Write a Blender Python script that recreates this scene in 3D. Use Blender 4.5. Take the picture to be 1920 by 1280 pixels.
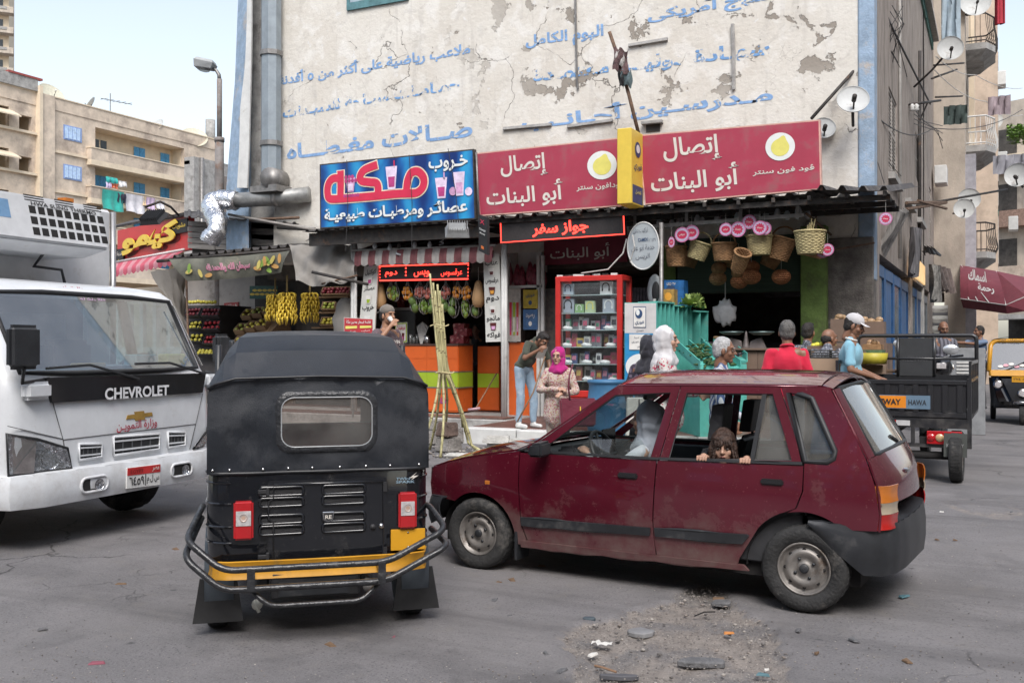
import bpy,bmesh,math,random
import numpy as np
import mathutils
from mathutils import Matrix,Euler,noise as mn
from mathutils.geometry import delaunay_2d_cdt
for o in list(bpy.data.objects):bpy.data.objects.remove(o)
Vec=getattr(mathutils,'Vector');PI=math.pi;R=math.radians
SC=bpy.context.scene;COL=SC.collection
# ---------------- camera, sky, sun, exposure ----------------
FPX=1867.0;CH=1.55;HORIZ=647.0;YAW=26.0
cs,sn=math.cos(R(YAW)),math.sin(R(YAW))
cam=bpy.data.cameras.new("camera");camo=bpy.data.objects.new("camera",cam);COL.objects.link(camo)
cam.sensor_width=36;cam.lens=36*FPX/1920;cam.clip_start=.05;cam.clip_end=2000
camo.location=(0,0,CH);camo.rotation_euler=(R(90+math.degrees(math.atan((HORIZ-640)/FPX))),0,R(YAW))
SC.camera=camo
SUN_EL,SUN_AZ=50.0,150.0
W=bpy.data.worlds.new("World");SC.world=W;W.use_nodes=True
nt=W.node_tree;nt.nodes.clear()
sky=nt.nodes.new("ShaderNodeTexSky");sky.sky_type='NISHITA';sky.sun_disc=False
sky.sun_elevation=R(SUN_EL);sky.sun_rotation=R(SUN_AZ);sky.air_density=1.3;sky.dust_density=2.0;sky.ozone_density=1.2
hs=nt.nodes.new("ShaderNodeHueSaturation");hs.inputs['Saturation'].default_value=.54;hs.inputs['Value'].default_value=1.0
bg=nt.nodes.new("ShaderNodeBackground");bg.inputs[1].default_value=0.12
wo=nt.nodes.new("ShaderNodeOutputWorld")
nt.links.new(sky.outputs[0],hs.inputs['Color']);nt.links.new(hs.outputs[0],bg.inputs[0]);nt.links.new(bg.outputs[0],wo.inputs[0])
sl=bpy.data.lights.new("sun",'SUN');sl.energy=1.5;sl.angle=R(26);sl.color=(1,.96,.93)
so=bpy.data.objects.new("sun",sl);COL.objects.link(so)
so.rotation_euler=Vec((math.sin(R(SUN_AZ))*math.cos(R(SUN_EL)),math.cos(R(SUN_AZ))*math.cos(R(SUN_EL)),math.sin(R(SUN_EL)))).to_track_quat('Z','Y').to_euler()
so.location=(0,-10,30)
vs=SC.view_settings;SC.display_settings.display_device='sRGB'
vs.view_transform='Standard';vs.look='None';vs.exposure=1.0;vs.gamma=1;vs.use_curve_mapping=False
SC.render.engine='CYCLES';SC.cycles.max_bounces=6;SC.cycles.transparent_max_bounces=12
SC.cycles.caustics_reflective=False;SC.cycles.caustics_refractive=False
try:SC.cycles.use_denoising=True
except Exception:pass
# ---------------- places: photograph pixels to points of the place ----------------
def g(x,D):return(x*cs-D*sn,x*sn+D*cs)
def P(px,py,D):
 X,Y=g((px-960)/FPX*D,D);return Vec((X,Y,CH+(HORIZ-py)/FPX*D))
def G(px,py,Wy):
 r=(px-960)/FPX;return P(px,py,Wy/(cs+sn*r))
def S(px,py,X):
 r=(px-960)/FPX;return P(px,py,X/(cs*r-sn))
def onplane(A,B,px,py):
 ux,uy=B[0]-A[0],B[1]-A[1];L=math.hypot(ux,uy);ux/=L;uy/=L
 r=(px-960)/FPX;D=(A[0]*-uy+A[1]*ux)/(r*-uy+ux)
 return(r*D-A[0])*ux+(D-A[1])*uy,CH+(HORIZ-py)/FPX*D
MATS={}
class NG:
 """short-hand for building node graphs"""
 def __init__(s,t,vec=None):
  s.t=t;s.L=t.links.new;s.vec=vec
  if vec is None:s.vec=t.nodes.new('ShaderNodeTexCoord').outputs['Object']
 def nd(s,kind,_op=None,**k):
  q=s.t.nodes.new('ShaderNode'+kind)
  if _op:q.operation=_op
  for a,v in k.items():s.put(q,int(a[1:])if a[1:].isdigit()else a.replace('_',' '),v)
  return q
 def put(s,q,i,v):
  if isinstance(v,bpy.types.NodeSocket):s.L(v,q.inputs[i])
  else:
   if isinstance(v,tuple)and len(v)==3 and q.inputs[i].type=='RGBA':v=v+(1,)
   q.inputs[i].default_value=v
 def n(s,sc,de=6,dist=0.,w=None,ro=.62,vec=None,col=0):
  q=s.nd('TexNoise',_0=vec or s.vec,Scale=sc,Detail=de,Roughness=ro,Distortion=dist)
  if w is not None:q.noise_dimensions='4D';q.inputs['W'].default_value=w
  return q.outputs[col]
 def m(s,i,a,c,lo=0.,hi=1.):return s.nd('MapRange',_0=i,_1=a,_2=c,_3=lo,_4=hi).outputs[0]
 def x(s,f,a,c):q=s.t.nodes.new('ShaderNodeMix');q.data_type='RGBA';s.put(q,0,f);s.put(q,6,a);s.put(q,7,c);return q.outputs[2]
 def op(s,o,a,c,d=None):
  q=s.nd('Math',o,_0=a,_1=c)
  if d is not None:s.put(q,2,d)
  return q.outputs[0]
 def vor(s,sc,edge=False,vec=None,out='Distance'):
  q=s.nd('TexVoronoi',_0=vec or s.vec,Scale=sc)
  if edge:q.feature='DISTANCE_TO_EDGE'
  return q.outputs[out]
 def warp(s,sc,de,k):return s.nd('VectorMath','MULTIPLY_ADD',_0=s.n(sc,de,col=1,ro=.5),_1=(k,k,k),_2=s.vec).outputs[0]
 def bump(s,h,st,di,nrm=None,inv=False):
  q=s.nd('Bump',Strength=st,Distance=di,Height=h);q.invert=inv
  if nrm is not None:s.L(nrm,q.inputs['Normal'])
  return q.outputs[0]
 def ramp(s,fac,stops,const=False):
  q=s.t.nodes.new('ShaderNodeValToRGB');s.L(fac,q.inputs[0]);e=q.color_ramp.elements
  if const:q.color_ramp.interpolation='CONSTANT'
  e[0].position,e[1].position=stops[0][0],stops[-1][0];e[0].color,e[1].color=stops[0][1]+(1,),stops[-1][1]+(1,)
  for p,c in stops[1:-1]:e.new(p).color=c+(1,)
  return q.outputs[0]
 def cellramp(s,sc,stops):return s.ramp(s.nd('SeparateColor',_0=s.vor(sc,out='Color')).outputs[0],stops,True)
def M(name,col=(.5,.5,.5),rough=.6,metal=0.,n=.12,ns=6.,bump=.0,bs=None,coat=0.,emit=None,es=1.,spec=.5,
 dirt=None,alpha=None,second=None,stretch=None,custom=None,sheen=0.):
 """procedural principled material: tinted noise, fine bump, optional dirt (colour, coverage, scale)"""
 if name in MATS:return MATS[name]
 m=bpy.data.materials.new(name);m.use_nodes=True;t=m.node_tree;b=t.nodes['Principled BSDF'];k=NG(t)
 if stretch:k.vec=k.nd('Mapping',_0=k.vec,Scale=stretch).outputs[0]
 lo=tuple(max(0,c*(1-n*1.6))for c in col);hi=tuple(min(1,c*(1+n*1.4))for c in col)
 if second:hi,lo=tuple(second),tuple(col)
 out=k.x(k.m(k.n(ns,6,ro=.65),.3,.7),lo,hi);k.put(b,'Roughness',rough)
 if dirt:
  dc,cov,dsc=dirt;f=k.m(k.n(dsc,8,ro=.7),.68-cov*.4,.82-cov*.4,0,.85)
  out=k.x(f,out,tuple(dc));k.put(b,'Roughness',k.m(f,0.,1.,rough,max(rough,.8)))
 k.put(b,'Base Color',out);k.put(b,'Metallic',metal);k.put(b,'Specular IOR Level',spec)
 if coat:k.put(b,'Coat Weight',coat);k.put(b,'Coat Roughness',.08)
 if sheen:k.put(b,'Sheen Weight',sheen)
 if emit:k.put(b,'Emission Color',tuple(emit));k.put(b,'Emission Strength',es)
 if bump:k.put(b,'Normal',k.bump(k.n(bs or ns*6,5,ro=.5),min(1,bump),.02*max(1,bump)))
 if custom:custom(k,b,out)
 MATS[name]=m;return m
def glass(name,tint=(.8,.85,.85),refl=1.0,dirt=.1,haze=(.5,.5,.48)):
 if name in MATS:return MATS[name]
 m=bpy.data.materials.new(name);m.use_nodes=True;t=m.node_tree;t.nodes.clear();k=NG(t);geo=k.nd('NewGeometry')
 a=k.nd('MixShader',_0=k.op('MULTIPLY',k.op('MULTIPLY_ADD',k.op('POWER',k.op('SUBTRACT',1.,k.op('ABSOLUTE',k.nd('VectorMath','DOT_PRODUCT',_0=geo.outputs['Normal'],_1=geo.outputs['Incoming']).outputs['Value'],0.)),5.),.92,.08),refl),_1=k.nd('BsdfTransparent',_0=tuple(tint)).outputs[0],_2=k.nd('BsdfGlossy',_0=(1.,1.,1.),Roughness=.02).outputs[0])
 b=k.nd('MixShader',_0=k.m(k.n(5,8,ro=.5),.3,.8,dirt*.4,dirt*1.6),_1=a.outputs[0],_2=k.nd('BsdfDiffuse',_0=tuple(haze)).outputs[0])
 k.L(b.outputs[0],t.nodes.new('ShaderNodeOutputMaterial').inputs[0]);MATS[name]=m;return m
I4=Matrix.Identity(4)
def T(x,y,z):return Matrix.Translation((x,y,z))
def RZ(a):return Matrix.Rotation(a,4,'Z')
def RX(a):return Matrix.Rotation(a,4,'X')
def RY(a):return Matrix.Rotation(a,4,'Y')
class MB:
 def __init__(s):s.v=[];s.f=[];s.mi=[];s.sm=[]
 def add(s,vs_,fs,mi=0,sm=False,m=None):
  k=len(s.v)
  s.v+=[tuple(m@Vec(p))for p in vs_]if m is not None else[tuple(p)for p in vs_]
  s.f+=[tuple(i+k for i in f)for f in fs];s.mi+=[mi]*len(fs);s.sm+=[sm]*len(fs);return s
 def box(s,cx,cy,cz,sx,sy,sz,m=None,mi=0,taper=1.):
  a,b,c=sx/2,sy/2,sz/2
  v=[(cx+i*a*(taper if k>0 else 1),cy+j*b*(taper if k>0 else 1),cz+k*c)for k in(-1,1)for j in(-1,1)for i in(-1,1)]
  return s.add(v,[(0,2,3,1),(4,5,7,6),(0,1,5,4),(2,6,7,3),(0,4,6,2),(1,3,7,5)],mi,False,m)
 def bx(s,x0,x1,y0,y1,z0,z1,m=None,mi=0):return s.box((x0+x1)/2,(y0+y1)/2,(z0+z1)/2,abs(x1-x0),abs(y1-y0),abs(z1-z0),m,mi)
 def hexa(s,lo,hi,m=None,mi=0):
  return s.add(list(lo)+list(hi),[(3,2,1,0),(4,5,6,7),(0,1,5,4),(1,2,6,5),(2,3,7,6),(3,0,4,7)],mi,False,m)
 def slab(s,q,th,m=None,mi=0):
  q=[Vec(p)for p in q];n=(q[1]-q[0]).cross(q[3]-q[0]).normalized()*-th
  return s.add(q+[p+n for p in q],[(0,1,2,3),(7,6,5,4),(0,4,5,1),(1,5,6,2),(2,6,7,3),(3,7,4,0)],mi,False,m)
 def quad(s,a,b,c,d,mi=0,m=None):return s.add([a,b,c,d],[(0,1,2,3)],mi,False,m)
 def tub(s,pts,r,n=8,m=None,mi=0,cl_=False,caps=True):
  pts=[Vec(p)for p in pts];k=len(pts);rs=r if isinstance(r,(list,tuple))else[r]*k
  vs_=[];up=None
  for i,p in enumerate(pts):
   if cl_:d=pts[(i+1)%k]-pts[i-1]
   else:d=pts[min(i+1,k-1)]-pts[max(i-1,0)]
   d=d.normalized()if d.length>1e-9 else Vec((0,0,1))
   if up is None:up=d.orthogonal().normalized()
   up=(up-d*up.dot(d));up=up.normalized()if up.length>1e-6 else d.orthogonal().normalized()
   w=d.cross(up)
   for j in range(n):
    a=2*PI*j/n;vs_.append(p+(up*math.cos(a)+w*math.sin(a))*rs[i])
  fs=[(i*n+j,i*n+(j+1)%n,(i+1)*n+(j+1)%n,(i+1)*n+j)for i in range(k-1)for j in range(n)]
  if cl_:fs+=[((k-1)*n+j,(k-1)*n+(j+1)%n,(j+1)%n,j)for j in range(n)]
  elif caps:fs+=[tuple(range(n-1,-1,-1)),tuple((k-1)*n+j for j in range(n))]
  return s.add(vs_,fs,mi,n>5,m)
 def cyl(s,p0,p1,r0,r1=None,n=12,m=None,mi=0):return s.tub([p0,p1],[r0,r0 if r1 is None else r1],n,m,mi)
 def lathe(s,prof,n=24,m=None,mi=0,sx=1.,sy=1.):
  v=[];k=len(prof)
  for r_,z in prof:
   for j in range(n):a=2*PI*j/n;v.append((r_*sx*math.cos(a),r_*sy*math.sin(a),z))
  fs=[(i*n+j,i*n+(j+1)%n,(i+1)*n+(j+1)%n,(i+1)*n+j)for i in range(k-1)for j in range(n)]
  return s.add(v,fs,mi,True,m)
 def ell(s,c,r,n=12,k=8,m=None,mi=0,fn=None):
  v=[];rr=r if isinstance(r,(tuple,list))else(r,r,r)
  for i in range(k+1):
   th=PI*i/k
   for j in range(n):
    a=2*PI*j/n;q=Vec((math.sin(th)*math.cos(a),math.sin(th)*math.sin(a),-math.cos(th)))
    f_=fn(q)if fn else 1.
    v.append((c[0]+rr[0]*q.x*f_,c[1]+rr[1]*q.y*f_,c[2]+rr[2]*q.z*f_))
  fs=[(i*n+j,i*n+(j+1)%n,(i+1)*n+(j+1)%n,(i+1)*n+j)for i in range(k)for j in range(n)]
  return s.add(v,fs,mi,True,m)
 def prism(s,poly,d0,d1,m=None,mi=0,axis='y'):
  mk={'y':lambda a,b,d:(a,d,b),'z':lambda a,b,d:(a,b,d),'x':lambda a,b,d:(d,a,b)}[axis]
  n=len(poly);v=[mk(a,b,d0)for a,b in poly]+[mk(a,b,d1)for a,b in poly]
  fs=[tuple(range(n)),tuple(range(2*n-1,n-1,-1))]+[(i,n+i,n+(i+1)%n,(i+1)%n)for i in range(n)]
  return s.add(v,fs,mi,False,m)
 def grid(s,fn,nu,nv,mi=0,sm=True,m=None,cu=False):
  v=[fn(i/nu,j/nv)for i in range(nu+1)for j in range(nv+1)]
  return s.add(v,[(i*(nv+1)+j,(i+1)*(nv+1)+j,(i+1)*(nv+1)+j+1,i*(nv+1)+j+1)for i in range(nu)for j in range(nv)],mi,sm,m)
 def panel(s,outer,surf,holes=(),step=.08,mi=0,sm=True,m=None):
  """flat outline with holes, meshed inside and lifted onto surf(a, b)"""
  def dens(pl):
   o_=[]
   for i in range(len(pl)):
    a,b=Vec(pl[i]),Vec(pl[(i+1)%len(pl)]);k=max(1,int((b-a).length/step))
    o_+=[a.lerp(b,t/k)for t in range(k)]
   return o_
  def inside(p,pl):
   c=False;n=len(pl)
   for i in range(n):
    x1,y1=pl[i];x2,y2=pl[i-1]
    if(y1>p[1])!=(y2>p[1])and p[0]<(x2-x1)*(p[1]-y1)/(y2-y1)+x1:c=not c
   return c
  loops=[dens(outer)]+[dens(h)for h in holes];pts=[];ed=[]
  for lp in loops:
   k=len(pts);n=len(lp);pts+=lp;ed+=[(k+i,k+(i+1)%n)for i in range(n)]
  xs=[p[0]for p in outer];ys=[p[1]for p in outer];x=min(xs)+step*.5;rw=0
  bnd=list(pts)
  while x<max(xs):
   y=min(ys)+step*(.5 if rw%2 else 1)
   while y<max(ys):
    q=(x,y)
    if inside(q,outer)and not any(inside(q,h)for h in holes)and min((bx_-x)**2+(by_-y)**2 for bx_,by_ in bnd)>(step*.45)**2:pts.append(Vec(q))
    y+=step
   x+=step;rw+=1
  vo,_,fo,*_=delaunay_2d_cdt(pts,ed,[],0,1e-5)
  fs=[]
  for f in fo:
   c=sum((vo[i]for i in f),Vec((0,0)))/len(f)
   if inside(c,outer)and not any(inside(c,h)for h in holes):fs.append(tuple(f))
  return s.add([surf(p[0],p[1])for p in vo],fs,mi,sm,m)
 def bld_(s,name,mat,parent=None,bevel=0,solid=0,lo_=False,auto=None,props=None,seg=1,sub=0,loc=None):
  me=bpy.data.meshes.new(name);me.from_pydata(s.v,[],s.f);me.update()
  mats=mat if isinstance(mat,(list,tuple))else[mat]
  for x in mats:me.materials.append(x)
  me.polygons.foreach_set('material_index',s.mi);me.polygons.foreach_set('use_smooth',s.sm)
  if loc is not None:me.transform(T(*loc).inverted())
  elif parent is not None and not lo_:
   me.transform(rootm(parent).inverted())
  if bevel or solid or auto is not None or sub:
   bm=bmesh.new();bm.from_mesh(me)
   bmesh.ops.remove_doubles(bm,verts=bm.verts,dist=1e-5)
   if solid:
    bm.normal_update();ed_=[e for e in bm.edges if len(e.link_faces)==1];ed_=[(e.verts[0],e.verts[1],e.link_faces[0])for e in ed_];tw={}
    for v_ in list(bm.verts):tw[v_]=bm.verts.new(v_.co-v_.normal*solid)
    for f_ in list(bm.faces):
     n_f=bm.faces.new([tw[q]for q in reversed(f_.verts)]);n_f.material_index=f_.material_index;n_f.smooth=f_.smooth
    for a_,b_,f_ in ed_:
     l_=list(f_.verts);fw_=l_[(l_.index(a_)+1)%len(l_)]is b_
     try:bm.faces.new([b_,a_,tw[a_],tw[b_]]if fw_ else[a_,b_,tw[b_],tw[a_]])
     except ValueError:pass
   if bevel:
    bm.normal_update()
    ee=[e for e in bm.edges if len(e.link_faces)==2 and e.calc_face_angle(0)>.6]
    bmesh.ops.bevel(bm,geom=ee,offset=bevel,segments=seg,affect='EDGES',clamp_overlap=True)
   if sub:
    bmesh.ops.subdivide_edges(bm,edges=bm.edges,cuts=sub,use_grid_fill=True)
   bm.to_mesh(me);bm.free()
  if solid and auto is None:auto=R(38)
  if auto is not None:
   for p in me.polygons:p.use_smooth=True
   me.update()
   try:me.set_sharp_from_angle(angle=auto)
   except Exception:pass
  o=bpy.data.objects.new(name,me);COL.objects.link(o)
  if loc is not None:o.location=loc
  if parent is not None:o.parent=parent
  if props:
   for k,v_ in props.items():o[k]=v_
  return o
ROOTM={}
def rootm(o):
 while o.parent is not None:o=o.parent
 return ROOTM.get(o.name,T(*o.location))
def thg(name,label,cat,loc=(0,0,0),rz=0,group=None):
 o=bpy.data.objects.new(name,None);COL.objects.link(o);o.empty_display_size=.2
 o.location=loc;o.rotation_euler=(0,0,rz);o['label']=label;o['category']=cat
 if group:o['group']=group
 ROOTM[o.name]=T(*loc)@RZ(rz);return o
def tag(o,label,cat,group=None):
 o['label']=label;o['category']=cat
 if group:o['group']=group
 return o
def struct(o):o['kind']='structure';return o
def stuff(o):o['kind']='stuff';return o
KIDS={}
def children(o):return[c for c in o.children]
def dup(o,loc=None,rz=None,label=None,parent=None):
 c=o.copy();COL.objects.link(c);c.parent=parent
 if loc is not None:c.location=loc
 if rz is not None:c.rotation_euler=(0,0,rz)
 if label:c['label']=label
 for ch in o.children:dup(ch,parent=c)
 return c
AR={}
for ch,c,k in[('ا',0xFE8D,2),('ب',0xFE8F,4),('ة',0xFE93,2),('ت',0xFE95,4),('ث',0xFE99,4),('ج',0xFE9D,4),('ح',0xFEA1,4),('خ',0xFEA5,4),('د',0xFEA9,2),
 ('ذ',0xFEAB,2),('ر',0xFEAD,2),('ز',0xFEAF,2),('س',0xFEB1,4),('ش',0xFEB5,4),('ص',0xFEB9,4),('ض',0xFEBD,4),('ط',0xFEC1,4),('ظ',0xFEC5,4),
 ('ع',0xFEC9,4),('غ',0xFECD,4),('ف',0xFED1,4),('ق',0xFED5,4),('ك',0xFED9,4),('ل',0xFEDD,4),('م',0xFEE1,4),('ن',0xFEE5,4),('ه',0xFEE9,4),
 ('و',0xFEED,2),('ى',0xFEEF,2),('ي',0xFEF1,4),('أ',0xFE83,2),('إ',0xFE87,2),('ئ',0xFE89,4),('ء',0xFE80,1),('ڤ',0xFB6A,4)]:AR[ch]=(c,k)
def shape(s):
 out=[];s=s.replace('لا','\x01').replace('لأ','\x02');n=len(s)
 def jr(ch):return ch=='ـ' or ch in '\x01\x02' or(ch in AR and AR[ch][1]>=2)
 def jl(ch):return ch=='ـ' or(ch in AR and AR[ch][1]==4)
 for i,ch in enumerate(s):
  pv=i>0 and jl(s[i-1])and jr(ch);nx=i<n-1 and jl(ch)and jr(s[i+1])
  if ch in '\x01\x02':out.append(chr((0xFEFB if ch=='\x01' else 0xFEF7)+(1 if pv else 0)))
  elif ch in AR:
   c,k=AR[ch];out.append(chr(c+(3 if pv and nx and k==4 else 2 if nx and k==4 else 1 if pv and k>=2 else 0)))
  else:out.append(ch)
 if not any(ch in AR for ch in s):return s
 out=out[::-1];res=[];run=[]
 for ch in out:
  if ch.isdigit()or ch in '٠١٢٣٤٥٦٧٨٩':run.append(ch)
  else:res+=run[::-1];run=[];res.append(ch)
 return ''.join(res+run[::-1])
TX={}
def textmesh(s,bold=0.,space=1.):
 key=(s,bold,space)
 if key in TX:return TX[key]
 cu=bpy.data.curves.new('tmp','FONT');cu.body=shape(s);cu.resolution_u=3;cu.offset=bold;cu.space_character=space
 o=bpy.data.objects.new('tmp',cu);COL.objects.link(o)
 dg=bpy.context.evaluated_depsgraph_get();me=bpy.data.meshes.new_from_object(o.evaluated_get(dg))
 v=[tuple(p.co)for p in me.vertices];f=[tuple(p.vertices)for p in me.polygons]
 bpy.data.objects.remove(o);bpy.data.curves.remove(cu);bpy.data.meshes.remove(me)
 par=list(range(len(v)))
 def fd(a):
  while par[a]!=a:par[a]=par[par[a]];a=par[a]
  return a
 for q in f:
  for i in q[1:]:par[fd(i)]=fd(q[0])
 ids={};isl=[ids.setdefault(fd(i),len(ids))%4 for i in range(len(v))]
 xs=[p[0]for p in v]or[0];ys=[p[1]for p in v]or[0]
 r_=(v,f,isl,(min(xs),max(xs),min(ys),max(ys)));TX[key]=r_;return r_
def txt(s,quad,mat,parent,name='lettering',bold=.012,off=.004,thick=0,mb=None,space=1.,keep=False):
 """lettering stretched into the quad (BL, BR, TR, TL), lying off metres in front of it"""
 v,f,isl,(x0,x1,y0,y1)=textmesh(s,bold,space)
 a,b,c,d=[Vec(p)for p in quad];n=(b-a).cross(d-a).normalized();o_=mb or MB();vs_=[]
 for p,k in zip(v,isl):
  u=(p[0]-x0)/(x1-x0);w=(p[1]-y0)/max(1e-6,y1-y0)
  vs_.append(a.lerp(b,u).lerp(d.lerp(c,u),w)+n*(off+k*.0006))
 fs=[q for q in f]
 if thick:
  k0=len(vs_);cnt={}
  for q in fs:
   for i in range(len(q)):e=(q[i],q[(i+1)%len(q)]);cnt[e]=1
  vs_+=[p+n*thick for p in vs_[:k0]]
  side=[(a_,b_,b_+k0,a_+k0)for(a_,b_)in cnt if(b_,a_)not in cnt]
  fs=[tuple(reversed(q))for q in fs]+[tuple(i+k0 for i in q)for q in f]+side
 o_.add(vs_,fs)
 if mb is None:return o_.bld_(name,mat,parent)
def sub(q,u0,u1,v0,v1):
 a,b,c,d=[Vec(p)for p in q]
 def at(u,v):return a.lerp(b,u).lerp(d.lerp(c,u),v)
 return[at(u0,v0),at(u1,v0),at(u1,v1),at(u0,v1)]
def raise_(q,off):
 q=[Vec(p)for p in q];n=(q[1]-q[0]).cross(q[3]-q[0]).normalized()*off;return[p+n for p in q]
def plate(q,mat,parent,name,off=.004,th=.003,bevel=0):return MB().slab(raise_(q,off),th).bld_(name,mat,parent,bevel=bevel)
def disc(q,mat,parent,name,off=.006,ru=.5,rv=.5,cu=.5,cv=.5,n=24,fn=None,th=0,r0=0):
 q=raise_(q,off);a,b,c,d=q
 def at(u,v):return a.lerp(b,u).lerp(d.lerp(c,u),v)
 rr=[(fn(2*PI*i/n)if fn else 1)for i in range(n)]
 out=[at(cu+ru*rr[i]*math.cos(2*PI*i/n),cv+rv*rr[i]*math.sin(2*PI*i/n))for i in range(n)]
 mb=MB()
 if r0:
  inn=[at(cu+ru*r0*math.cos(2*PI*i/n),cv+rv*r0*math.sin(2*PI*i/n))for i in range(n)]
  mb.add(out+inn,[(i,(i+1)%n,n+(i+1)%n,n+i)for i in range(n)])
 else:mb.add(out,[tuple(range(n))])
 return mb.bld_(name,mat,parent)
ORD='first second third fourth fifth sixth seventh eighth ninth tenth eleventh twelfth thirteenth fourteenth fifteenth sixteenth'.split()
random.seed(7);RND=random.random
def U(a,b):return random.uniform(a,b)
# ================= MATERIALS =================
def asphalt_fn(k,b,out):
 pt=k.nd('Attribute');pt.attribute_name='patch';n,m,x=k.n,k.m,k.x
 c=x(m(n(150,2),.52,.72,0,.65),out,(.29,.28,.28));c=x(m(n(75,2),.56,.7,0,.75),c,(.04,.04,.042))
 c=x(m(n(.55,5,.6),.45,.72,0,.75),c,(.225,.212,.21));c=x(m(n(.9,6,1.2,3),.56,.74,0,.75),c,(.055,.052,.052))
 st=k.nd('Mapping',_0=k.vec,Scale=(.22,2.6,1));st.inputs['Rotation'].default_value=(0,0,.5);c=x(m(n(1.,5,vec=st.outputs[0]),.5,.68,0,.5),c,(.075,.071,.072));c=x(m(n(1.3,3,.8,17),.60,.62,0,.4),c,(.17,.163,.165))
 c=x(m(n(5,8,.5,5),.56,.7,0,.5),c,(.19,.175,.16));c=x(m(k.vor(2.3),.02,.07,.7,0),c,(.04,.04,.043));c=x(m(k.vor(9),.02,.10,.4,0),c,(.06,.056,.055))
 cr=k.op('MULTIPLY',m(k.vor(.42,True,k.warp(1.6,6,.9)),0,.006,.8,0),m(n(.35,3),.53,.60));c=x(cr,c,(.03,.028,.028))
 fine=k.op('MULTIPLY',m(k.vor(2.2,True,k.warp(4,6,.3)),0,.014,.6,0),m(n(.8,3,0,8),.60,.64));c=x(fine,c,(.06,.057,.057))
 g_=x(m(n(9,8),.35,.65),(.18,.158,.142),(.27,.24,.215));g_=x(m(n(3.2,4),.46,.6,0,.85),g_,(.15,.143,.143))
 g_=x(m(n(90,3),.55,.7,0,.8),g_,(.34,.31,.28));g_=x(m(n(50,3),.56,.7,0,.8),g_,(.07,.06,.052))
 pf=m(k.op('ADD',pt.outputs['Fac'],m(n(14,5),.3,.7,-.3,.3)),.3,.75);c=x(pf,c,g_);k.put(b,'Base Color',c)
 h=k.bump(n(120,4),.7,.01);h=k.bump(k.op('ADD',cr,fine),.5,.03,h,True);k.put(b,'Normal',k.bump(n(7,5),.4,.03,h));k.put(b,'Roughness',m(n(.9,6,1.2,3),.58,.74,.85,.45))
def wall_fn(k,b,out):
 n,m,x=k.n,k.m,k.x;mul=lambda a,c:k.op('MULTIPLY',a,c)
 sx=k.nd('SeparateXYZ',_0=k.vec)
 right=m(sx.outputs[0],-8.5,-5.5);high=m(sx.outputs[2],5.0,6.2)
 c=x(m(n(.8),.4,.6),(.63,.59,.525),(.70,.67,.61));c=x(m(n(2.4,8,.3,3),.52,.60,0,.55),c,(.77,.75,.71));c=x(m(n(5,8,.8,4),.63,.67,0,.6),c,(.76,.76,.755));c=x(m(n(9,6,0,7),.60,.7,0,.6),c,(.42,.38,.33))
 c=x(m(n(1.,6,vec=k.nd('Mapping',_0=k.vec,Scale=(5,5,.35)).outputs[0]),.56,.75,0,.4),c,(.36,.33,.30));c=x(m(n(1.7,9,1.5,9),.55,.62,0,.35),c,(.47,.44,.40))
 pk=k.op('MAXIMUM',mul(m(n(1.5,9,.4,11),.585,.592),mul(right,high)),m(n(3.1,9,.3,15),.67,.675));c=x(pk,c,(.31,.275,.235))
 cr=mul(m(k.vor(.38,True,k.warp(1.1,8,1.3)),0,.0032,.8,0),m(n(.7,2,0,21),.5,.54));f2=mul(m(k.vor(1.1,True,k.warp(2,8,.8)),0,.004,.45,0),m(n(1.1,2,0,31),.56,.6));c=x(k.op('MAXIMUM',cr,f2),c,(.12,.10,.085));k.put(b,'Base Color',c)
 k.put(b,'Normal',k.bump(n(12,9),.6,.02,k.bump(k.op('ADD',pk,cr),.9,.02,None,True)))
def worn_fn(thr):return lambda k,b,out:k.put(b,'Alpha',k.m(k.n(5.5,9,ro=.7),thr,thr+.012))
asphalt=M('asphalt',(.168,.160,.162),.85,n=.16,ns=1.2,custom=asphalt_fn)
plaster_white=M('old_white_plaster',(.55,.53,.5),.92,custom=wall_fn)
paint_blue=M('faded_blue_paint',(.22,.37,.62),.85,n=.2,ns=8,custom=worn_fn(.40))
paint_gone=M('worn_blue_paint',(.18,.35,.62),.85,n=.2,ns=8,custom=worn_fn(.49))
blue_plaster=M('blue_plaster',(.30,.40,.52),.85,n=.15,ns=5,bump=.5,dirt=((.48,.42,.36),.35,3))
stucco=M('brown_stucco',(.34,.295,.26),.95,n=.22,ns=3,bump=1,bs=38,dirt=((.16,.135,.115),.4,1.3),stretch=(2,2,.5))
stucco_cream=M('cream_stucco',(.46,.40,.335),.95,n=.14,ns=2,bump=.6,bs=30,dirt=((.25,.21,.18),.3,.8),stretch=(1,1,.5))
stucco_tan=M('tan_stucco',(.52,.42,.335),.95,n=.14,ns=1.2,bump=.4,bs=12,dirt=((.24,.19,.155),.42,.35))
cream=M('cream_paint',(.68,.57,.43),.9,n=.08,ns=1.5)
stucco_apt=M('sandy_apartment_stucco',(.60,.50,.40),.95,n=.14,ns=1.2,bump=.4,bs=12,dirt=((.30,.24,.2),.42,.35))
cnc=M('concrete',(.34,.33,.315),.93,n=.2,ns=3,bump=.6,bs=25,dirt=((.16,.15,.14),.35,2))
rubble_m=M('rough_stone',(.27,.25,.23),.95,n=.3,ns=9,bump=1,bs=40,dirt=((.5,.48,.46),.3,6))
tile_red=M('wet_red_tile',(.16,.085,.07),.45,n=.2,ns=5,dirt=((.10,.08,.07),.4,3),bump=.3,bs=40)
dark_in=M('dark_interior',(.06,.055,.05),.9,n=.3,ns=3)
gal=M('galvanised_metal',(.36,.39,.42),.5,.6,n=.12,ns=4,dirt=((.25,.2,.16),.2,3))
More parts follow.
